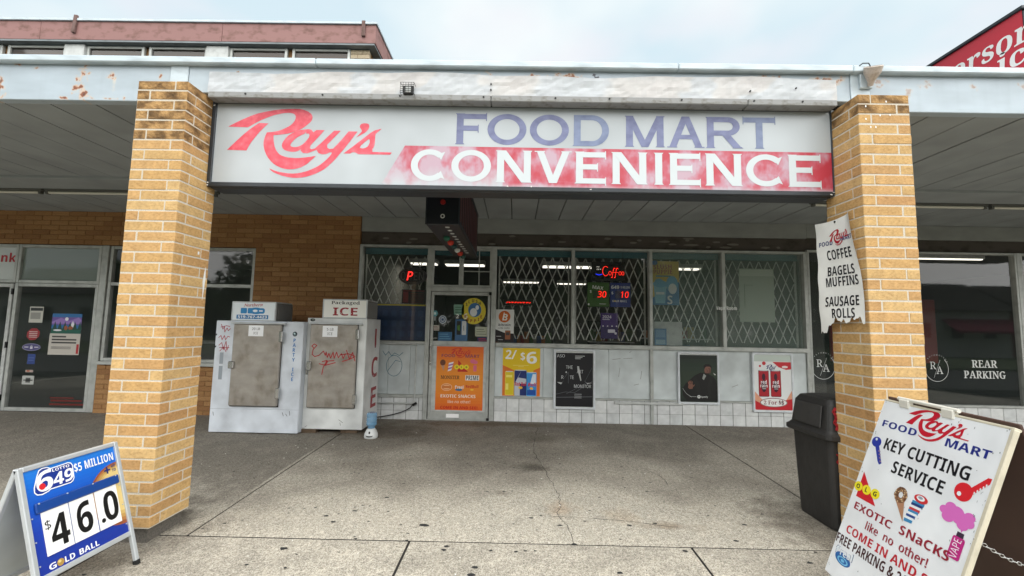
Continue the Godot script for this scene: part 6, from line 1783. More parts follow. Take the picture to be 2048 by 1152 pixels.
	m.col = c8(206, 30, 44); write(m, "Red Bull", -0.105, 0.165, 0.06, 0.0042, {"x1": 0.083, "slant": 0.1}); write(m, "Bull", 0.115, 0.16, 0.055, 0.0042, {"x1": 0.245, "slant": 0.1})
	m.col = c8(240, 190, 60); m.ell(-0.01, 0.135, 0.035, 0.022, 0.004); m.ell(0.17, 0.125, 0.03, 0.02, 0.004)
	m.col = c8(200, 206, 208); m.rect(-w - 0.03, h - 0.45, -w, h - 0.02, 0.0); m.rect(w, h - 0.51, w + 0.03, h - 0.03, 0.0)
	part("print", m, mats.print, o)
	# framed black poster
	o = snap_frame("framed_black_poster", "silver framed black poster with scattered white words under the barred window", "framed poster", 0.643, 1.33, 0.213, 1.19, "framed posters along the shop front")
	m = MB.new()
	m.col = c8(20, 21, 23); m.rect(-0.305, 0.045, 0.305, 0.915, 0.005)
	m.col = c8(205, 207, 208)
	write(m, "ASO", -0.29, 0.84, 0.05, 0.006, {"x1": -0.16, "font": "sans"})
	for k in 3: m.rect(0.01, 0.862 - k * 0.022, [0.17, 0.13, 0.1][k], 0.87 - k * 0.022, 0.006)
	write(m, "THE", -0.14, 0.655, 0.055, 0.006, {"x1": -0.03, "font": "sans"}); write(m, "ART", 0.04, 0.585, 0.055, 0.006, {"x1": 0.145, "font": "sans"})
	write(m, "R", -0.215, 0.49, 0.055, 0.006, {"font": "sans"}); write(m, "TE", -0.075, 0.49, 0.055, 0.006, {"x1": -0.01, "font": "sans"}); write(m, "MONITOR", -0.005, 0.35, 0.052, 0.006, {"x1": 0.275, "font": "sans"})
	for k in 3: m.rect(0.0, 0.245 - k * 0.03, 0.12, 0.25 - k * 0.03, 0.006)
	m.col = c8(190, 192, 192)
	m.poly([Vector2(0.045, 0.7), Vector2(0.075, 0.7), Vector2(0.115, 0.47), Vector2(0.1, 0.46), Vector2(0.05, 0.64)], 0.0056); m.poly([Vector2(-0.29, 0.44), Vector2(-0.2, 0.43), Vector2(-0.17, 0.47), Vector2(-0.22, 0.4)], 0.0056); m.poly([Vector2(0.16, 0.47), Vector2(0.2, 0.43), Vector2(0.3, 0.435), Vector2(0.21, 0.415)], 0.0056)
	m.ell(-0.135, 0.6, 0.012, 0.014, 0.0056)
	m.col = c8(86, 88, 92)
	m.line([Vector2(-0.3, 0.24), Vector2(-0.15, 0.28), Vector2(0.0, 0.27), Vector2(0.14, 0.36), Vector2(0.3, 0.46)], 0.008, 0.0054); m.line([Vector2(-0.13, 0.25), Vector2(0.05, 0.35), Vector2(0.2, 0.44)], 0.006, 0.0055); m.line([Vector2(-0.29, 0.19), Vector2(0.0, 0.2), Vector2(0.29, 0.21)], 0.012, 0.0054); m.line([Vector2(-0.17, 0.5), Vector2(-0.1, 0.6), Vector2(-0.1, 0.42)], 0.007, 0.0054); m.line([Vector2(0.29, 0.68), Vector2(0.17, 0.45)], 0.005, 0.0054)
	part("print", m, mats.print, o)
	# framed dark poster of a man in a black coat
	o = snap_frame("framed_portrait_poster", "silver framed dark green poster of a person in a black coat", "framed poster", 2.682, 3.362, 0.333, 1.184, "framed posters along the shop front")
	m = MB.new()
	for k in 12:
		m.col = c8(30, 42, 35).lerp(c8(44, 58, 46), sin(PI * k / 11.0))
		m.rect(-0.315, 0.04 + 0.0633 * k, 0.315, 0.04 + 0.0633 * (k + 1), 0.005)
	m.col = c8(15, 18, 17)
	m.poly([Vector2(-0.2, 0.06), Vector2(-0.26, 0.14), Vector2(-0.265, 0.24), Vector2(-0.22, 0.33), Vector2(-0.14, 0.40), Vector2(-0.06, 0.47), Vector2(0.03, 0.515), Vector2(0.1, 0.515), Vector2(0.17, 0.49), Vector2(0.24, 0.455), Vector2(0.29, 0.39), Vector2(0.31, 0.26), Vector2(0.31, 0.06)], 0.0055)
	m.col = c8(22, 26, 24)
	m.poly([Vector2(-0.1, 0.42), Vector2(-0.04, 0.3), Vector2(-0.02, 0.12), Vector2(0.03, 0.12), Vector2(0.02, 0.32), Vector2(-0.04, 0.46)], 0.0058); m.poly([Vector2(0.2, 0.46), Vector2(0.14, 0.3), Vector2(0.16, 0.1), Vector2(0.2, 0.1), Vector2(0.19, 0.3), Vector2(0.24, 0.44)], 0.0058)
	m.col = c8(128, 88, 74); m.ell(0.15, 0.565, 0.05, 0.068, 0.006, 24, -0.35)
	m.col = c8(104, 70, 60); m.poly([Vector2(0.175, 0.6), Vector2(0.205, 0.56), Vector2(0.195, 0.51), Vector2(0.16, 0.5), Vector2(0.17, 0.54)], 0.0061)
	m.col = c8(24, 20, 19); m.poly([Vector2(0.09, 0.585), Vector2(0.085, 0.63), Vector2(0.12, 0.655), Vector2(0.18, 0.655), Vector2(0.215, 0.625), Vector2(0.215, 0.59), Vector2(0.18, 0.615), Vector2(0.13, 0.615)], 0.0064)
	m.col = c8(70, 44, 38); m.poly([Vector2(0.115, 0.515), Vector2(0.13, 0.497), Vector2(0.165, 0.497), Vector2(0.185, 0.52), Vector2(0.15, 0.512)], 0.0063)
	m.col = c8(46, 30, 27); m.ell(0.13, 0.574, 0.008, 0.0035, 0.0066, 10); m.ell(0.168, 0.582, 0.008, 0.0035, 0.0066, 10); m.ell(0.146, 0.532, 0.014, 0.0035, 0.0067, 10, 0.15)
	m.poly([Vector2(0.146, 0.57), Vector2(0.138, 0.545), Vector2(0.15, 0.544)], 0.0066)
	m.col = c8(150, 154, 150); m.poly([Vector2(0.085, 0.50), Vector2(0.125, 0.465), Vector2(0.085, 0.395), Vector2(0.06, 0.42)], 0.006)
	m.col = c8(122, 82, 68)
	m.poly([Vector2(-0.175, 0.27), Vector2(-0.15, 0.245), Vector2(-0.105, 0.25), Vector2(-0.09, 0.29), Vector2(-0.1, 0.33), Vector2(-0.165, 0.325)], 0.006)
	for f in [[-0.165, 0.34, 0.25], [-0.148, 0.355, 0.1], [-0.128, 0.357, -0.05], [-0.108, 0.345, -0.2], [-0.085, 0.30, -0.8]]: m.ell(f[0], f[1], 0.0085, 0.03, 0.0062, 12, f[2])
	m.col = c8(214, 216, 214); m.ell(0.0, 0.125, 0.027, 0.027, 0.006)
	m.col = c8(24, 30, 26)
	for k in 3: m.ring(0.0, 0.113, 0.016 + 0.001 * k, 0.01 + 0.006 * k, 0.003, 0.003, 0.0066, 0.6, 2.5, 10)
	m.col = c8(206, 208, 206); write(m, "Spotify", 0.035, 0.112, 0.026, 0.006, {"x1": 0.145}); m.rect(-0.15, 0.123, -0.04, 0.127, 0.006)
	m.line([Vector2(-0.26, 0.25), Vector2(-0.2, 0.17), Vector2(-0.12, 0.12)], 0.004, 0.006)
	m.col = c8(235, 235, 230); m.poly([Vector2(0.24, 0.51), Vector2(0.28, 0.49), Vector2(0.27, 0.475)], 0.006)
	part("print", m, mats.print, o)
	# framed red and white drinks poster
	o = snap_frame("framed_drinks_poster", "silver framed white and red poster of two red drink cans", "framed poster", 3.9, 4.572, 0.23, 1.195, "framed posters along the shop front")
	m = MB.new()
	m.col = c8(196, 206, 198); m.rect(-0.305, 0.04, 0.305, 0.925, 0.005)
	m.col = c8(232, 234, 234); m.rect(-0.305, 0.04, 0.305, 0.82, 0.0053)
	m.col = c8(196, 32, 44); m.poly([Vector2(-0.305, 0.04), Vector2(-0.305, 0.19), Vector2(-0.2, 0.14), Vector2(0.0, 0.12), Vector2(0.2, 0.2), Vector2(0.305, 0.22), Vector2(0.305, 0.04)], 0.006)
	m.col = c8(224, 160, 130); m.poly([Vector2(-0.305, 0.34), Vector2(-0.305, 0.19), Vector2(-0.2, 0.14), Vector2(-0.05, 0.12), Vector2(-0.2, 0.22)], 0.0058); m.poly([Vector2(0.305, 0.36), Vector2(0.305, 0.2), Vector2(0.2, 0.19)], 0.0057)
	m.col = c8(200, 40, 50); m.poly([Vector2(0.0, 0.815), Vector2(0.1, 0.73), Vector2(0.22, 0.69), Vector2(0.305, 0.7), Vector2(0.305, 0.815)], 0.0056); m.ell(-0.14, 0.79, 0.03, 0.03, 0.0057); m.ell(-0.205, 0.745, 0.018, 0.018, 0.0056)
	m.col = c8(238, 220, 220); m.ell(0.2, 0.735, 0.05, 0.02, 0.006)
	m.col = c8(30, 40, 110); script_word(m, -0.1, 0.655, 0.2, 0.0062, 0.08, 1.3)
	for k in [-1, 1]:
		drink_can(m, -0.053 + k * 0.098, 0.25, 0.17, 0.43, 0.006, c8(176, 24, 40), c8(90, 16, 30))
		m.col = c8(60, 14, 40); m.ell(-0.053 + k * 0.098, 0.42, 0.045, 0.1, 0.0072, 9); m.ell(-0.053 + k * 0.098, 0.57, 0.03, 0.06, 0.0071, 7)
		m.col = c8(244, 236, 238); write(m, "red", -0.053 + k * 0.098, 0.46, 0.055, 0.0082, {"mid": true, "sx": 0.85}); write(m, "rain", -0.053 + k * 0.098, 0.40, 0.055, 0.0082, {"mid": true, "sx": 0.85}); m.rect(-0.08 + k * 0.098, 0.375, -0.02 + k * 0.098, 0.382, 0.0082)
	m.col = c8(150, 110, 110); m.ell(-0.0, 0.158, 0.225, 0.075, 0.0066)
	m.col = c8(236, 236, 234); m.ell(-0.0, 0.158, 0.21, 0.063, 0.007)
	m.col = c8(130, 30, 40); write(m, "2 For $3", -0.16, 0.128, 0.062, 0.0076, {"font": "serifb", "x1": 0.165})
	m.col = c8(20, 20, 24); m.line([Vector2(0.1, 0.2), Vector2(0.09, 0.16), Vector2(0.15, 0.16)], 0.008, 0.0082); m.line([Vector2(0.14, 0.2), Vector2(0.145, 0.12)], 0.008, 0.0083)
	part("print", m, mats.print, o)

# ---------------------------------------------------------------- things in and on the shop windows
func window_things():
	# folding security gates behind the panes
	var gd := [[-2.59, -1.535, 1.9, 2.72, "white folding gate behind the window beside the ice freezers"], [-0.29, 0.90, 1.34, 2.74, "white folding gate behind the window just right of the shop door"], [1.02, 2.2, 1.34, 2.73, "white folding gate behind the window with the lottery screens"], [2.32, 3.41, 1.34, 2.73, "white folding gate behind the dusty window with the yellow poster"], [3.54, 4.77, 1.34, 2.73, "white folding gate behind the dusty corner window with the pale sheet"]]
	for g in gd:
		var o := thing("security_gate", g[4], "security gate", Vector3((g[0] + g[1]) / 2, g[2], W - 0.17), 0.0, "folding security gates behind the shop windows")
		var w: float = (g[1] - g[0]) / 2; var h: float = g[3] - g[2]
		for s in [-1, 1]: boxpart("post", Vector3(s * w - 0.012, -0.06, -0.015), Vector3(s * w + 0.012, h + 0.03, 0.015), mats.gate_metal, o, 0.003)
		var run := h * 0.42
		var step := 0.15
		for dirn in [-1, 1]:
			var x: float = -w - run
			while x < w + run:
				# bar from (x, h) to (x + run*dirn, 0), clipped at the posts
				var t0 := 0.0; var t1 := 1.0
				var xa: float = x; var xb: float = x + run * dirn
				var lo := -w + 0.02; var hi := w - 0.02
				for lim in [[lo, 1.0], [hi, -1.0]]:
					var fa: float = (xa - lim[0]) * lim[1]; var fb: float = (xb - lim[0]) * lim[1]
					if fa < 0 and fb < 0: t0 = 2.0
					elif fa < 0: t0 = maxf(t0, fa / (fa - fb))
					elif fb < 0: t1 = minf(t1, fa / (fa - fb))
				if t1 - t0 > 0.04:
					var a := Vector3(lerpf(xa, xb, t0), lerpf(h, 0, t0), 0.006 * dirn); var b := Vector3(lerpf(xa, xb, t1), lerpf(h, 0, t1), 0.006 * dirn)
					var l := a.distance_to(b)
					var key := "bar %.2f" % l
					if not box_cache.has(key):
						var m := MB.new(); m.bbox(Vector3(-0.0085, -snappedf(l, 0.01) / 2, -0.002), Vector3(0.0085, snappedf(l, 0.01) / 2, 0.002), 0.001)
						box_cache[key] = m.mesh()
					var br := part("slat", box_cache[key], mats.gate_metal, o, (a + b) / 2)
					br.rotation.z = -atan2((a - b).x, (a - b).y)
				x += step
	# oval sign, only one letter lit
	var o := thing("oval_open_sign", "black oval window sign with only the letter P lit red", "neon sign", Vector3(-1.765, 2.372, W - 0.1))
	var m := MB.new(); m.col = c8(18, 18, 20)
	m.ell(0, 0, 0.245, 0.15, 0.0)
	m.col = c8(84, 78, 78); m.ring(0, 0, 0.242, 0.146, 0.014, 0.012, 0.004); m.ring(0, 0, 0.215, 0.122, 0.008, 0.008, 0.004)
	m.col = c8(96, 90, 90); write(m, "O", -0.20, -0.07, 0.14, 0.006, {"x1": -0.125, "font": "sans"}); write(m, "EN", 0.02, -0.07, 0.14, 0.006, {"x1": 0.19, "font": "sans"})
	part("face", m, mats.print, o)
	m = MB.new(); write(m, "P", -0.1, -0.075, 0.15, 0.008, {"x1": -0.015, "slant": 0.15, "font": "sans"})
	write(m, "P", -0.098, -0.073, 0.15, 0.009, {"x1": -0.013, "slant": 0.15, "font": "sans"})
	part("neon_letter", m, mat("neon_red", 255, 90, 80, 0.5, {"emit": Color(1.0, 0.16, 0.14), "power": 0.55}), o)
	o = thing("dim_red_list_sign", "dim red lettered list sign hanging below the oval sign", "window sign", Vector3(-1.77, 1.9, W - 0.11))
	m = MB.new(); m.col = c8(16, 14, 15); m.rect(-0.17, 0.0, 0.24, 0.24, 0.0)
	m.col = c8(110, 16, 24); m.rect(-0.15, 0.21, 0.21, 0.225, 0.002); m.rect(-0.15, 0.02, -0.06, 0.2, 0.002)
	for k in 5: m.rect(-0.03, 0.02 + k * 0.037, 0.2, 0.026 + k * 0.037, 0.002)
	part("face", m, mats.print, o)
	# red scrolling display
	o = thing("led_ticker", "narrow black ticker display with red dots beside the coin sticker", "led display", Vector3(0.04, 1.905, W - 0.1))
	boxpart("case", Vector3(-0.25, 0.0, -0.03), Vector3(0.25, 0.092, 0.0), mat("ticker_case", 40, 44, 34, 0.5), o)
	m = MB.new()
	for k in 26: m.rect(-0.2 + k * 0.016, 0.035 + (k % 3) * 0.006, -0.19 + k * 0.016, 0.058 if k % 4 else 0.05, 0.001)
	part("led_dots", m, mat("led_red", 255, 60, 40, 0.5, {"emit": Color(1.0, 0.12, 0.06), "power": 0.45}), o)
	# red coffee sign
	o = thing("coffee_led_sign", "black lighted sign with red Coffee script and blue cup dots", "led sign", Vector3(1.565, 2.345, W - 0.1))
	boxpart("case", Vector3(-0.285, 0.0, -0.02), Vector3(0.285, 0.33, 0.0), mats.black, o)
	m = MB.new()
	var cen := [[-0.04, 0.23, 0.05, 0.07, 0.7, 5.4]]
	m.ring(-0.045, 0.17, 0.055, 0.085, 0.009, 0.009, 0.002, 0.8, 5.5, 20)
	for q in [[0.03, 0.135, 0.026, 0.036], [0.2, 0.135, 0.024, 0.034], [0.248, 0.135, 0.022, 0.034]]: m.ring(q[0], q[1], q[2], q[3], 0.007, 0.007, 0.002, 0.0, TAU, 16)
	for q in [0.085, 0.135]: m.line([Vector2(q + 0.035, 0.21), Vector2(q + 0.015, 0.225), Vector2(q, 0.19), Vector2(q - 0.02, 0.06), Vector2(q - 0.035, 0.065)], 0.007, 0.002); m.line([Vector2(q - 0.02, 0.15), Vector2(q + 0.03, 0.15)], 0.006, 0.0022)
	part("red_script", m, mat("led_red2", 255, 70, 50, 0.5, {"emit": Color(1.0, 0.14, 0.08), "power": 0.45}), o)
	m = MB.new()
	for k in 7: m.ell(-0.205 + 0.016 * k, 0.115 - 0.012 * sin(PI * k / 6.0), 0.007, 0.007, 0.002, 8)
	part("blue_dots", m, mat("led_blue", 60, 80, 255, 0.5, {"emit": Color(0.12, 0.2, 1.0), "power": 0.5}), o)
	m = MB.new()
	for k in 5: m.ell(-0.19 + 0.03 * (k % 3), 0.2 + 0.04 * int(k / 3), 0.005, 0.005, 0.002, 8)
	part("white_dots", m, mats.lamp_glow, o)
	m = MB.new()
	for k in [-0.25, 0.25]: m.tube([Vector3(k, 0.33, -0.01), Vector3(k * 1.02, 0.5, -0.02)], 0.003, 5)
	part("cord", m, mats.black, o)
	# lottery screens
	for s in [0, 1]:
		o = thing("lottery_display", "green lottery display reading 30 left of the blue one" if s == 0 else "blue lottery display reading 10 right of the green one", "lottery display", Vector3(1.393 if s == 0 else 1.77, 1.9, W - 0.1), 0.0, "lottery displays in the shop window")
		var w := 0.19 if s == 0 else 0.178
		boxpart("case", Vector3(-w, 0.0, -0.025), Vector3(w, 0.425, 0.0), mats.dark, o)
		m = MB.new()
		m.col = c8(66, 104, 44) if s == 0 else c8(36, 58, 130)
		m.rect(-w + 0.008, 0.008, w - 0.008, 0.417, 0.001)
		m.col = c8(46, 70, 36) if s == 0 else c8(30, 40, 84); m.rect(-0.09, 0.15, w - 0.02, 0.28, 0.0014)
		m.col = c8(230, 234, 230)
		if s == 0:
			write(m, "MAX", -0.1, 0.315, 0.055, 0.002, {"x1": 0.09, "rot": -0.12}); write(m, "$", -0.14, 0.24, 0.045, 0.002)
			m.rect(0.02, 0.05, 0.13, 0.058, 0.002); m.ell(-0.16, 0.045, 0.016, 0.016, 0.002)
		else:
			write(m, "649", -0.155, 0.315, 0.055, 0.002, {"x1": -0.02}); write(m, "15 MILLION", 0.0, 0.325, 0.036, 0.002, {"x1": 0.155}); write(m, "$", -0.15, 0.22, 0.045, 0.002)
			write(m, "G  LD BALL", -0.14, 0.09, 0.034, 0.002, {"x1": 0.11}); m.col = c8(216, 190, 110); m.ell(-0.095, 0.107, 0.016, 0.016, 0.003)
		part("face", m, mats.print, o)
		m = MB.new()
		write(m, "30" if s == 0 else "10", -0.01 if s == 0 else 0.0, 0.165, 0.105, 0.004, {"x1": 0.13, "slant": 0.12, "font": "monob" if s else "sans"})
		part("red_digits", m, mats.led_red, o)
	# purple poster
	o = thing("purple_window_poster", "small purple poster inside the window below the lottery screens", "poster", Vector3(1.585, 1.372, W - 0.09))
	m = MB.new(); m.col = c8(74, 48, 120); m.rect(-0.15, 0, 0.14, 0.43, 0.0)
	m.col = c8(54, 34, 96); m.rect(-0.15, 0.0, 0.14, 0.2, 0.0006)
	m.col = c8(226, 222, 236); write(m, "2024", -0.12, 0.34, 0.05, 0.002, {"x1": 0.03}); m.rect(-0.12, 0.315, 0.0, 0.325, 0.002)
	for k in 4: m.ell(-0.11 + 0.075 * k, 0.21, 0.012, 0.012, 0.002)
	m.rrect(-0.03, 0.1, 0.09, 0.155, 0.01, 0.002); m.ell(0.1, 0.09, 0.02, 0.02, 0.002)
	part("print", m, mats.print, o)
	# coin sticker beside the door
	o = thing("coin_machine_sticker", "white sticker with orange coin disc on the glass right of the door", "sticker", Vector3(-0.185, 1.288, W - 0.056))
	m = MB.new(); m.col = c8(222, 224, 222); m.rect(-0.155, 0.14, 0.16, 0.54, 0.0)
	m.col = c8(22, 20, 24); m.poly([Vector2(-0.155, 0.0), Vector2(0.16, 0.0), Vector2(0.16, 0.14), Vector2(0.02, 0.145), Vector2(-0.155, 0.21)], 0.0006)
	m.col = c8(206, 104, 36); m.ell(0.0, 0.42, 0.098, 0.098, 0.0012)
	m.col = c8(244, 240, 232); write(m, "B", -0.038, 0.365, 0.11, 0.002, {"x1": 0.042, "rot": -0.2}); m.rect(-0.012, 0.47, 0.0, 0.49, 0.002); m.rect(-0.03, 0.35, -0.018, 0.37, 0.002)
	m.col = c8(40, 40, 44); write(m, "bitcoin", -0.1, 0.262, 0.042, 0.0012, {"x1": 0.1, "slant": 0.15}); write(m, "ATM HERE", -0.1, 0.215, 0.026, 0.0012, {"x1": 0.09, "font": "sans"})
	m.col = c8(150, 90, 60); m.rrect(0.015, 0.04, 0.105, 0.19, 0.01, 0.0014)
	m.col = c8(70, 60, 60); m.rect(0.03, 0.11, 0.09, 0.16, 0.002)
	m.col = c8(190, 190, 192); m.rect(-0.13, 0.085, -0.05, 0.095, 0.0014); m.rect(-0.1, 0.03, -0.02, 0.04, 0.0014)
	part("print", m, mats.print, o)
	# yellow and blue drinks poster, left without its figure
	o = thing("iced_drink_poster", "yellow and blue iced drink poster behind the dusty window", "poster", Vector3(2.53, 1.955, W - 0.12))
	m = MB.new(); m.col = c8(206, 178, 50); m.rect(-0.24, 0.0, 0.24, 0.75, 0.0)
	m.col = c8(50, 120, 170); m.poly([Vector2(-0.24, 0), Vector2(-0.24, 0.1), Vector2(-0.1, 0.2), Vector2(0.05, 0.3), Vector2(0.24, 0.4), Vector2(0.24, 0)], 0.0006)
	m.col = c8(130, 190, 214); m.poly([Vector2(-0.16, 0.03), Vector2(-0.19, 0.34), Vector2(0.03, 0.34), Vector2(0.0, 0.03)], 0.0012)
	m.col = c8(96, 170, 206); m.ell(-0.08, 0.36, 0.12, 0.06, 0.0016); m.ell(-0.1, 0.4, 0.07, 0.05, 0.0018); m.ell(0.12, 0.36, 0.1, 0.14, 0.0016)
	m.col = c8(226, 232, 234); m.ell(0.13, 0.28, 0.07, 0.09, 0.002); m.rect(-0.15, 0.18, -0.01, 0.22, 0.002); write(m, "S", 0.04, 0.02, 0.14, 0.003)
	m.col = c8(150, 60, 40); write(m, "SLUSH", -0.19, 0.61, 0.075, 0.002, {"x1": 0.12, "rot": 0.03}); write(m, "PUPPIE", -0.19, 0.525, 0.075, 0.002, {"x1": 0.13, "rot": 0.03})
	m.col = c8(70, 140, 160); m.rect(-0.15, 0.48, 0.1, 0.505, 0.002)
	m.col = c8(40, 90, 160); m.ell(-0.17, 0.72, 0.05, 0.04, 0.002)
	part("print", m, mats.print, o)
	# pale sheet, sign board and notices
	o = thing("pale_window_sheet", "plain pale greenish sheet hung inside the corner window", "sheet", Vector3(4.072, 1.695, W - 0.1))
	m = MB.new(); m.col = c8(176, 186, 172); m.bbox(Vector3(-0.295, 0, -0.004), Vector3(0.295, 0.905, 0.0), 0.001)
	m.col = c8(196, 204, 190); m.rect(-0.28, 0.78, 0.28, 0.89, 0.0008); m.col = c8(128, 138, 126); m.rect(-0.21, 0.25, -0.2, 0.64, 0.0008); m.rect(-0.2, 0.62, -0.06, 0.626, 0.0008)
	part("sheet", m, mats.print, o)
	o = thing("vape_room_lettering", "white Vape Room lettering across the mullion of the dusty windows", "window lettering", Vector3(3.505, 1.885, W + 0.006))
	m = MB.new(); m.col = c8(40, 44, 44); write(m, "Vape Room", -0.168, -0.004, 0.062, 0.0, {"x1": 0.178})
	m.col = c8(230, 234, 230); write(m, "Vape Room", -0.172, 0.0, 0.06, 0.001, {"x1": 0.172})
	part("print", m, mats.print, o)
	o = thing("blue_notice", "small blue and white notice low in the dusty window", "notice", Vector3(2.43, 1.282, W - 0.07))
	m = MB.new(); m.col = c8(70, 120, 170); m.rect(-0.1, 0.0, 0.1, 0.275, 0.0); m.col = c8(150, 180, 200); m.rect(-0.08, 0.015, 0.08, 0.09, 0.001); m.col = c8(110, 150, 190); m.rect(-0.08, 0.13, 0.08, 0.255, 0.001)
	part("print", m, mats.print, o)
	o = thing("white_window_board", "plain white board leaning low inside the dusty window behind the notice", "board", Vector3(2.56, 1.275, W - 0.14))
	boxpart("board", Vector3(-0.26, 0, -0.01), Vector3(0.26, 0.40, 0.0), mats.white_paint, o)
	# stickers on the door glass
	var dz := W - 0.032
	o = thing("round_iced_drink_sticker", "large round yellow and blue sticker at the top of the door glass", "sticker", Vector3(-0.705, 1.79, dz))
	m = MB.new(); m.col = c8(214, 196, 60); m.ell(0, 0, 0.205, 0.22, 0.0, 32)
	m.col = c8(60, 110, 160); m.ell(0.02, 0.02, 0.11, 0.12, 0.001, 20)
	m.col = c8(220, 226, 226); m.ell(0.0, -0.02, 0.06, 0.07, 0.002, 18); m.ell(0.06, 0.06, 0.03, 0.04, 0.002, 12)
	m.col = c8(60, 70, 60)
	for k in 5: write(m, "SLUSH"[k], cos(2.5 - k * 0.42) * 0.15, sin(2.5 - k * 0.42) * 0.16 - 0.01, 0.05, 0.003, {"mid": true})
	m.col = c8(150, 60, 40)
	for k in 6: write(m, "PUPPIE"[k], cos(3.75 + k * 0.38) * 0.165, sin(3.75 + k * 0.38) * 0.17 - 0.02, 0.05, 0.003, {"mid": true})
	part("print", m, mats.print, o)
	for s in [["small_green_notice", "small pale green paper high on the door glass left of the round sticker", "notice", -0.95, 1.81, 0.085, 0.085, c8(120, 160, 140), c8(60, 100, 80)], ["white_hours_card", "pale card at the lower right of the door glass", "notice", -0.565, 1.45, 0.105, 0.08, c8(176, 180, 160), c8(120, 126, 112)], ["blue_card_notice", "blue card at the lower left of the door glass", "notice", -1.17, 1.36, 0.115, 0.075, c8(50, 100, 140), c8(100, 150, 180)], ["navy_payment_sticker", "dark navy strip sticker at the lower right corner of the door glass", "sticker", -0.53, 1.31, 0.1, 0.05, c8(40, 46, 90), c8(190, 60, 60)], ["white_paper_slip", "small white slip low at the left of the door glass", "notice", -1.33, 1.5, 0.06, 0.045, c8(180, 176, 166), c8(120, 60, 60)]]:
		o = thing(s[0], s[1], s[2], Vector3(s[3], s[4], dz))
		m = MB.new(); m.col = s[7]; m.rect(-s[5], -s[6], s[5], s[6], 0.0)
		m.col = s[8]
		for k in 3: m.rect(-s[5] * 0.8, -s[6] * 0.6 + k * s[6] * 0.5, s[5] * (0.8 - 0.2 * k), -s[6] * 0.45 + k * s[6] * 0.5, 0.001)
		part("print", m, mats.print, o)
	o = thing("energy_drink_poster", "small poster of a black and a white can on the door glass", "poster", Vector3(-0.905, 1.29, dz))
	m = MB.new(); m.col = c8(60, 100, 140); m.rect(-0.1, 0.0, 0.11, 0.36, 0.0)
	m.col = c8(230, 232, 230); write(m, "2", -0.09, 0.375, 0.07, 0.001); write(m, "6", 0.04, 0.365, 0.09, 0.001)
	m.col = c8(24, 26, 26); m.rrect(-0.075, 0.1, -0.005, 0.33, 0.01, 0.001); m.col = c8(200, 204, 204); m.rrect(0.012, 0.1, 0.085, 0.33, 0.01, 0.001)
	m.col = c8(110, 180, 60); m.line([Vector2(-0.055, 0.25), Vector2(-0.05, 0.18)], 0.008, 0.002); m.line([Vector2(-0.035, 0.26), Vector2(-0.032, 0.17)], 0.008, 0.002); m.col = c8(90, 94, 96); m.line([Vector2(0.04, 0.25), Vector2(0.045, 0.17)], 0.008, 0.002)
	part("print", m, mats.print, o)
	o = thing("round_blue_sticker", "round pale sticker with blue ring on the left of the door glass", "sticker", Vector3(-1.22, 1.64, dz))
	m = MB.new(); m.col = c8(190, 200, 206); m.ell(0, 0, 0.065, 0.07, 0.0); m.col = c8(60, 80, 120); m.ring(0, 0, 0.05, 0.055, 0.014, 0.014, 0.001); m.rect(-0.02, -0.02, 0.02, 0.02, 0.001)
	part("print", m, mats.print, o)
	o = thing("teal_hexagon_sticker", "small teal sticker at the left edge of the door glass", "sticker", Vector3(-1.35, 1.74, dz))
	m = MB.new(); m.col = c8(90, 160, 170); m.ell(0, 0, 0.05, 0.055, 0.0, 6); m.col = c8(200, 220, 220); m.ell(0, 0, 0.02, 0.025, 0.001, 8); m.col = c8(150, 160, 160); m.rect(-0.012, -0.12, 0.012, -0.05, 0.0)
	part("print", m, mats.print, o)
	# surface wiring by the door
	o = thing("conduit_frame", "white conduit bent round the panel left of the shop door", "conduit", Vector3(-1.9, 0.26, W - 0.005))
	m = MB.new()
	m.tube([Vector3(-0.35, 0.0, 0.02), Vector3(0.25, 0.0, 0.02), Vector3(0.268, 0.015, 0.02), Vector3(0.268, 0.95, 0.02), Vector3(0.255, 0.965, 0.02), Vector3(-0.35, 0.968, 0.02)], 0.0125, 8)
	part("pipe", m, mats.white_paint, o)
	o = thing("black_cable", "black cable drooping from a wall box down to the freezer", "cable", Vector3(-1.62, 0.2, W + 0.01))
	m = MB.new()
	var pts := []
	for k in 13:
		var t := k / 12.0
		pts.append(Vector3(-0.02 - 0.66 * t, 0.06 - 0.28 * pow(t, 0.55) + 0.05 * t * t, 0.012 + 0.05 * t))
	m.tube(pts, 0.009, 6)
	m.xf = Transform3D(Basis(Vector3.BACK, 0.5), Vector3(0, 0.055, 0.01))
	m.bbox(Vector3(-0.04, -0.02, -0.02), Vector3(0.03, 0.02, 0.025), 0.004)
	part("cable", m, mats.rubber, o)

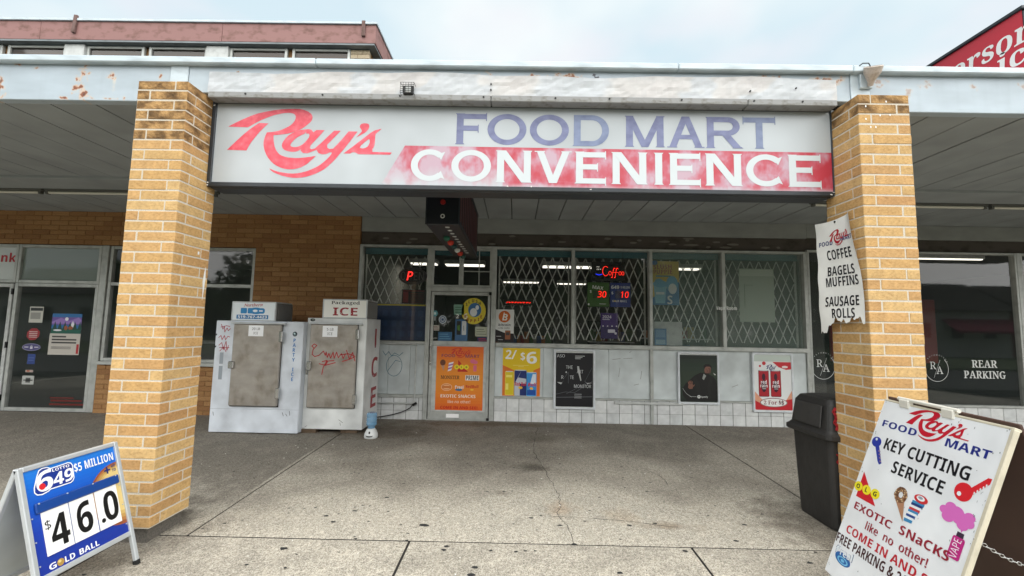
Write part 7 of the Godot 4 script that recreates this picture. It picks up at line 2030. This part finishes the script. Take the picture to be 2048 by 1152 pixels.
# ---------------------------------------------------------------- bank window and garage window
func bank_things():
	var z := W - 0.056
	var o := thing("landscape_poster", "poster with purple mountain landscape over white text in the bank's side window", "poster", Vector3(-7.585, 0.93, z))
	var m := MB.new()
	m.col = c8(196, 190, 182); m.rect(-0.265, 0.0, 0.262, 0.355, 0.0)
	m.col = c8(40, 110, 170); m.rect(-0.25, 0.355, 0.255, 0.69, 0.0)
	m.col = c8(110, 84, 160); m.rect(-0.25, 0.50, 0.255, 0.63, 0.0006)
	m.col = c8(150, 120, 190); m.poly([Vector2(-0.25, 0.55), Vector2(-0.1, 0.62), Vector2(0.05, 0.57), Vector2(0.2, 0.63), Vector2(0.255, 0.58), Vector2(0.255, 0.52), Vector2(-0.25, 0.52)], 0.001)
	m.col = c8(20, 90, 76); m.rect(-0.25, 0.355, 0.255, 0.44, 0.001)
	m.col = c8(28, 70, 60)
	for k in 6: m.poly([Vector2(-0.23 + k * 0.085, 0.42), Vector2(-0.19 + k * 0.085, 0.56), Vector2(-0.15 + k * 0.085, 0.42)], 0.0016)
	m.col = c8(226, 226, 232); m.ell(0.0, 0.6, 0.03, 0.03, 0.0014); m.ell(-0.14, 0.41, 0.07, 0.015, 0.002)
	m.poly([Vector2(0.05, 0.44), Vector2(0.11, 0.57), Vector2(0.17, 0.44)], 0.0014)
	m.col = c8(150, 84, 50); m.ell(0.0, 0.45, 0.03, 0.04, 0.0022); m.ell(0.08, 0.45, 0.04, 0.03, 0.0022)
	m.col = c8(60, 56, 56)
	for k in 3: m.rect(-0.22, 0.29 - k * 0.05, [0.02, 0.2, 0.2][k], 0.315 - k * 0.05, 0.001)
	for k in 3: m.rect(-0.22, 0.13 - k * 0.016, 0.12, 0.136 - k * 0.016, 0.001)
	m.col = c8(176, 34, 44); m.rect(0.21, 0.02, 0.25, 0.18, 0.001)
	part("print", m, mats.print, o)
	for s in [["hours_card", "white opening hours card with black head on the bank's side window", "notice", -8.12, 1.46, [[c8(196, 196, 186), -0.115, 0.0, 0.12, 0.27, 0.0], [c8(40, 44, 44), -0.1, 0.2, 0.11, 0.25, 0.001], [c8(150, 150, 144), -0.09, 0.06, 0.08, 0.17, 0.001]]], ["blue_square_sticker", "small blue square sticker low on the bank's side window", "sticker", -8.115, 0.765, [[c8(40, 66, 130), -0.065, 0.0, 0.065, 0.17, 0.0], [c8(90, 110, 170), -0.05, 0.1, 0.05, 0.11, 0.001], [c8(90, 110, 170), -0.05, 0.06, 0.04, 0.07, 0.001]]], ["white_square_sticker", "white square sticker with grey mark lowest on the bank's side window", "sticker", -8.13, 0.43, [[c8(180, 182, 178), -0.1, 0.0, 0.1, 0.145, 0.0], [c8(90, 92, 90), -0.04, 0.03, 0.04, 0.11, 0.001], [c8(90, 92, 90), -0.08, 0.06, 0.08, 0.08, 0.001]]], ["tiny_flag_sticker", "tiny white and orange sticker on the bank's side window", "sticker", -8.12, 0.63, [[c8(176, 160, 150), -0.07, 0.0, 0.06, 0.04, 0.0], [c8(170, 80, 50), -0.05, 0.01, 0.0, 0.035, 0.001]]], ["red_window_writing", "faint red lines of writing at the foot of the bank's side window", "window lettering", -7.43, 0.1, [[c8(104, 30, 26), -0.3, 0.0, 0.31, 0.03, 0.0], [c8(104, 30, 26), -0.28, 0.06, 0.24, 0.09, 0.0], [c8(104, 30, 26), -0.3, 0.11, 0.1, 0.13, 0.0]]]]:
		o = thing(s[0], s[1], s[2], Vector3(s[3], s[4], z))
		m = MB.new()
		for r in s[5]:
			m.col = r[0]; m.rect(r[1], r[2], r[3], r[4], r[5])
		part("print", m, mats.print, o)
	o = thing("red_octagon_sticker", "red octagonal sticker on the bank's side window", "sticker", Vector3(-8.13, 1.265, z))
	m = MB.new(); m.col = c8(150, 36, 44); m.ell(0, 0, 0.118, 0.105, 0.0, 8, PI / 8)
	m.col = c8(206, 190, 188)
	for k in 4: m.rect(-0.07, -0.055 + k * 0.03, 0.07, -0.043 + k * 0.03, 0.001)
	part("print", m, mats.print, o)
	o = thing("oval_purple_sticker", "purple oval sticker with a white padlock mark on the bank's side window", "sticker", Vector3(-8.135, 1.048, z))
	m = MB.new(); m.col = c8(74, 70, 120); m.ell(0, 0, 0.155, 0.062, 0.0, 28); m.col = c8(150, 146, 180); m.ring(0, 0, 0.155, 0.062, 0.01, 0.008, 0.001); m.col = c8(206, 206, 214); m.rrect(-0.022, -0.03, 0.022, 0.012, 0.006, 0.0014); m.ring(0, 0.014, 0.015, 0.02, 0.006, 0.006, 0.0014, 0.0, PI); m.rect(-0.12, -0.008, -0.05, 0.008, 0.0014); m.rect(0.05, -0.008, 0.12, 0.008, 0.0014)
	part("print", m, mats.print, o)
	var nm := ["small round ceiling light inside the bank behind the window nearest the freezer", "second small ceiling light inside the bank, nearer the pillar"]
	for k in 2:
		o = thing("bank_ceiling_light", nm[k], "ceiling light", Vector3(-6.55 - k * 0.6, 2.75, -8.5 - k * 0.6), 0.0, "lit ceiling lights inside the bank")
		m = MB.new(); m.cyl(Vector3(0, -0.02, 0), Vector3(0, 0.03, 0), 0.2, 0.22, 20)
		part("lamp_disc", m, mats.lamp_glow, o)
		var l := AreaLight3D.new(); l.name = numbered("bank_ceiling_beam"); l.area_size = Vector2(0.35, 0.35); l.light_energy = 0.03; l.shadow_enabled = true
		add_child(l); l.position = Vector3(-6.55 - k * 0.6, 2.72, -8.5 - k * 0.6); l.rotation.x = -PI / 2
	# desk block seen dimly in the bank
	o = thing("bank_counter", "pale counter seen dimly inside the bank", "counter", Vector3(-7.4, 0.01, -7.6))
	boxpart("top", Vector3(-1.6, 1.0, -0.35), Vector3(1.6, 1.05, 0.35), mats.white_paint, o)
	boxpart("front", Vector3(-1.55, 0.0, -0.3), Vector3(1.55, 0.995, 0.3), mats.room_wall, o)

func service_shop_things():
	var z := W - 0.046
	var k := 0
	for x in [6.955, 5.095]:
		var o := thing("round_emblem_lettering", "white ring emblem with two letters beside the rear parking lettering" if k == 0 else "white ring emblem with two letters between the corner window and the right pillar", "window lettering", Vector3(x, 0.985, z), 0.0, "ring emblems on the garage office window")
		k += 1
		var m := MB.new(); m.col = c8(216, 218, 216)
		m.ring(0, 0, 0.196, 0.212, 0.007, 0.007, 0.0, PI * 0.97, TAU + PI * 0.25, 40)
		write(m, "R", -0.105, -0.01, 0.12, 0.0, {"font": "serif", "x1": -0.005}); write(m, "A", -0.005, -0.085, 0.12, 0.0, {"font": "serif", "x1": 0.105})
		m.line([Vector2(0.065, 0.14), Vector2(-0.05, -0.15)], 0.004, 0.0)
		var s := "RUTA AUTOMOTIVE"
		for j in s.length():
			if s[j] == " ": continue
			var a := PI * 1.06 - j * 0.2
			write(m, s[j], cos(a) * 0.205, sin(a) * 0.222 - 0.008, 0.02, 0.0, {"font": "sans"})
		part("print", m, mats.print, o)
	var o := thing("rear_parking_lettering", "white serif REAR PARKING lettering on the dark garage window", "window lettering", Vector3(7.74, 0.84, z))
	var m := MB.new(); m.col = c8(220, 222, 220)
	write(m, "REAR", -0.205, 0.175, 0.12, 0.0, {"font": "serifb", "x1": 0.21}); write(m, "PARKING", -0.345, 0.0, 0.12, 0.0, {"font": "serifb", "x1": 0.335})
	part("print", m, mats.print, o)

# ---------------------------------------------------------------- across the street, seen as reflections in the panes
func over_the_street():
	rng.seed = 77
	var lf := MB.new()
	for k in 1500:
		var d := Vector3(rng.randfn(), rng.randfn(), rng.randfn()).normalized()
		var p := d * pow(rng.randf(), 0.4) * Vector3(2.6, 2.3, 2.6)
		p += Vector3(sin(d.x * 5.0), sin(d.z * 4.0), sin(d.y * 6.0)) * 0.35
		lf.col = Color(1, 1, 1).lerp(Color(0.55, 0.62, 0.5), rng.randf())
		lf.xf = Transform3D(Basis(Vector3(rng.randfn(), rng.randfn(), rng.randfn()).normalized(), rng.randf() * TAU), p)
		lf.rect(-0.16, -0.1, 0.16, 0.1, 0.0)
	lf.xf = Transform3D.IDENTITY
	var crown := lf.mesh()
	var tk := MB.new()
	tk.cyl(Vector3(0, 0, 0), Vector3(0.1, 2.6, 0), 0.24, 0.16, 10)
	for k in 5: tk.cyl(Vector3(0.08, 2.2 + 0.1 * k, 0), Vector3(cos(k * 1.3) * 1.4, 4.2 + 0.2 * k, sin(k * 1.3) * 1.4), 0.09, 0.03, 7)
	var trunk := tk.mesh()
	var spots := [-31.0, -22.0, -14.5, -7.0, 1.0, 8.5, 16.0, 24.0]
	for k in spots.size():
		var t := thing("street_tree", ["bushy tree", "tall tree", "broad tree", "leafy tree", "round tree", "spreading tree", "dense tree", "loose tree"][k] + " on the lawn across the street", "tree", Vector3(spots[k], -0.2, 24.0 + (k % 3) * 2.0), k * 1.1, "trees across the street")
		part("trunk", trunk, mats.bark, t)
		part("crown", crown, mats.leaf, t, Vector3(0, 4.6, 0))
		t.scale = Vector3.ONE * (1.0 + 0.18 * (k % 4))
	# the wooded skyline behind the houses, one mass
	var mm := MultiMesh.new()
	mm.transform_format = MultiMesh.TRANSFORM_3D
	mm.mesh = crown
	mm.instance_count = 240
	for k in 240:
		var bs := Basis(Vector3.UP, rng.randf() * TAU).scaled(Vector3(2.0, 1.7 + 0.5 * rng.randf(), 2.0))
		var at := Vector3(-105.0 + 7.1 * int(k / 3) + rng.randf_range(-2, 2), 3.0 + 3.6 * (k % 3) + rng.randf_range(-0.6, 0.8), 46.0 + (k % 3) * 2.5)
		if k >= 90:
			var an := PI * (0.08 + 0.98 * int((k - 90) / 2) / 75.0)
			at = Vector3(cos(an) * 82.0, 2.6 + 3.6 * (k % 2) + rng.randf_range(-0.6, 0.8), 12.0 - sin(an) * 70.0)
		elif at.x < -30.0 or at.x > 44.0: at.y = 1.6 + 0.5 * (k % 3)   # both ends lowered so the panes reflect open sky above
		mm.set_instance_transform(k, Transform3D(bs, at))
	var wood := MultiMeshInstance3D.new()
	wood.name = "treeline"
	wood.multimesh = mm
	wood.material_override = mats.leaf
	add_child(wood)
	tag(wood, "wooded skyline far away round the street and the shops", "treeline", "", "stuff")
	for h in [[-40.0, 30.0, 11.0, "house_white", "white house with dark roof across the street from the bank"], [37.0, 30.0, 9.0, "house_white", "white house with wine coloured awning across the street from the garage office"], [49.0, 31.0, 10.0, "house_red", "red barn like house across the street beside the white one"]]:
		var t := thing("street_house", h[4], "house", Vector3(h[0], -0.2, h[1]), PI, "houses across the street")
		var w: float = h[2] / 2
		mat("house_red", 150, 40, 34, 0.8, {"tex": "soft"})
		boxpart("wall", Vector3(-w, 0, -4), Vector3(w, 4.0, 4), mats[h[3]], t, 0.02)
		var m := MB.new()
		m.xf = Transform3D(Basis(Vector3.UP, PI / 2), Vector3.ZERO)
		m.prism([Vector2(-4.5, 3.9), Vector2(4.5, 3.9), Vector2(0, 6.6)], -w - 0.4, w + 0.4)
		part("roof", m, mats.roof_dark, t)
		for x in [-0.6, 0.0, 0.6]:
			var f := boxpart("window", Vector3(x * w - 0.6, 1.5, 3.9), Vector3(x * w + 0.6, 2.9, 4.05), mats.white_paint, t, 0.02)
			boxpart("pane", Vector3(-0.5, -0.6, 0.08), Vector3(0.5, 0.6, 0.09), mats.dark, f, 0.005)
		if h[0] == 37.0:
			m = MB.new()
			m.quad(Vector3(-w, 2.2, 5.4), Vector3(w * 0.3, 2.2, 5.4), Vector3(w * 0.3, 3.2, 4.02), Vector3(-w, 3.2, 4.02))
			m.box(Vector3(-w, 2.0, 5.36), Vector3(w * 0.3, 2.2, 5.4))
			part("awning", m, mat("wine_cloth", 140, 30, 70, 0.9), t)

func small_marks():
	# grey sprigs of wire and a nail on the soffit are left off; a dropped leaf beside the kerb joint
	pass
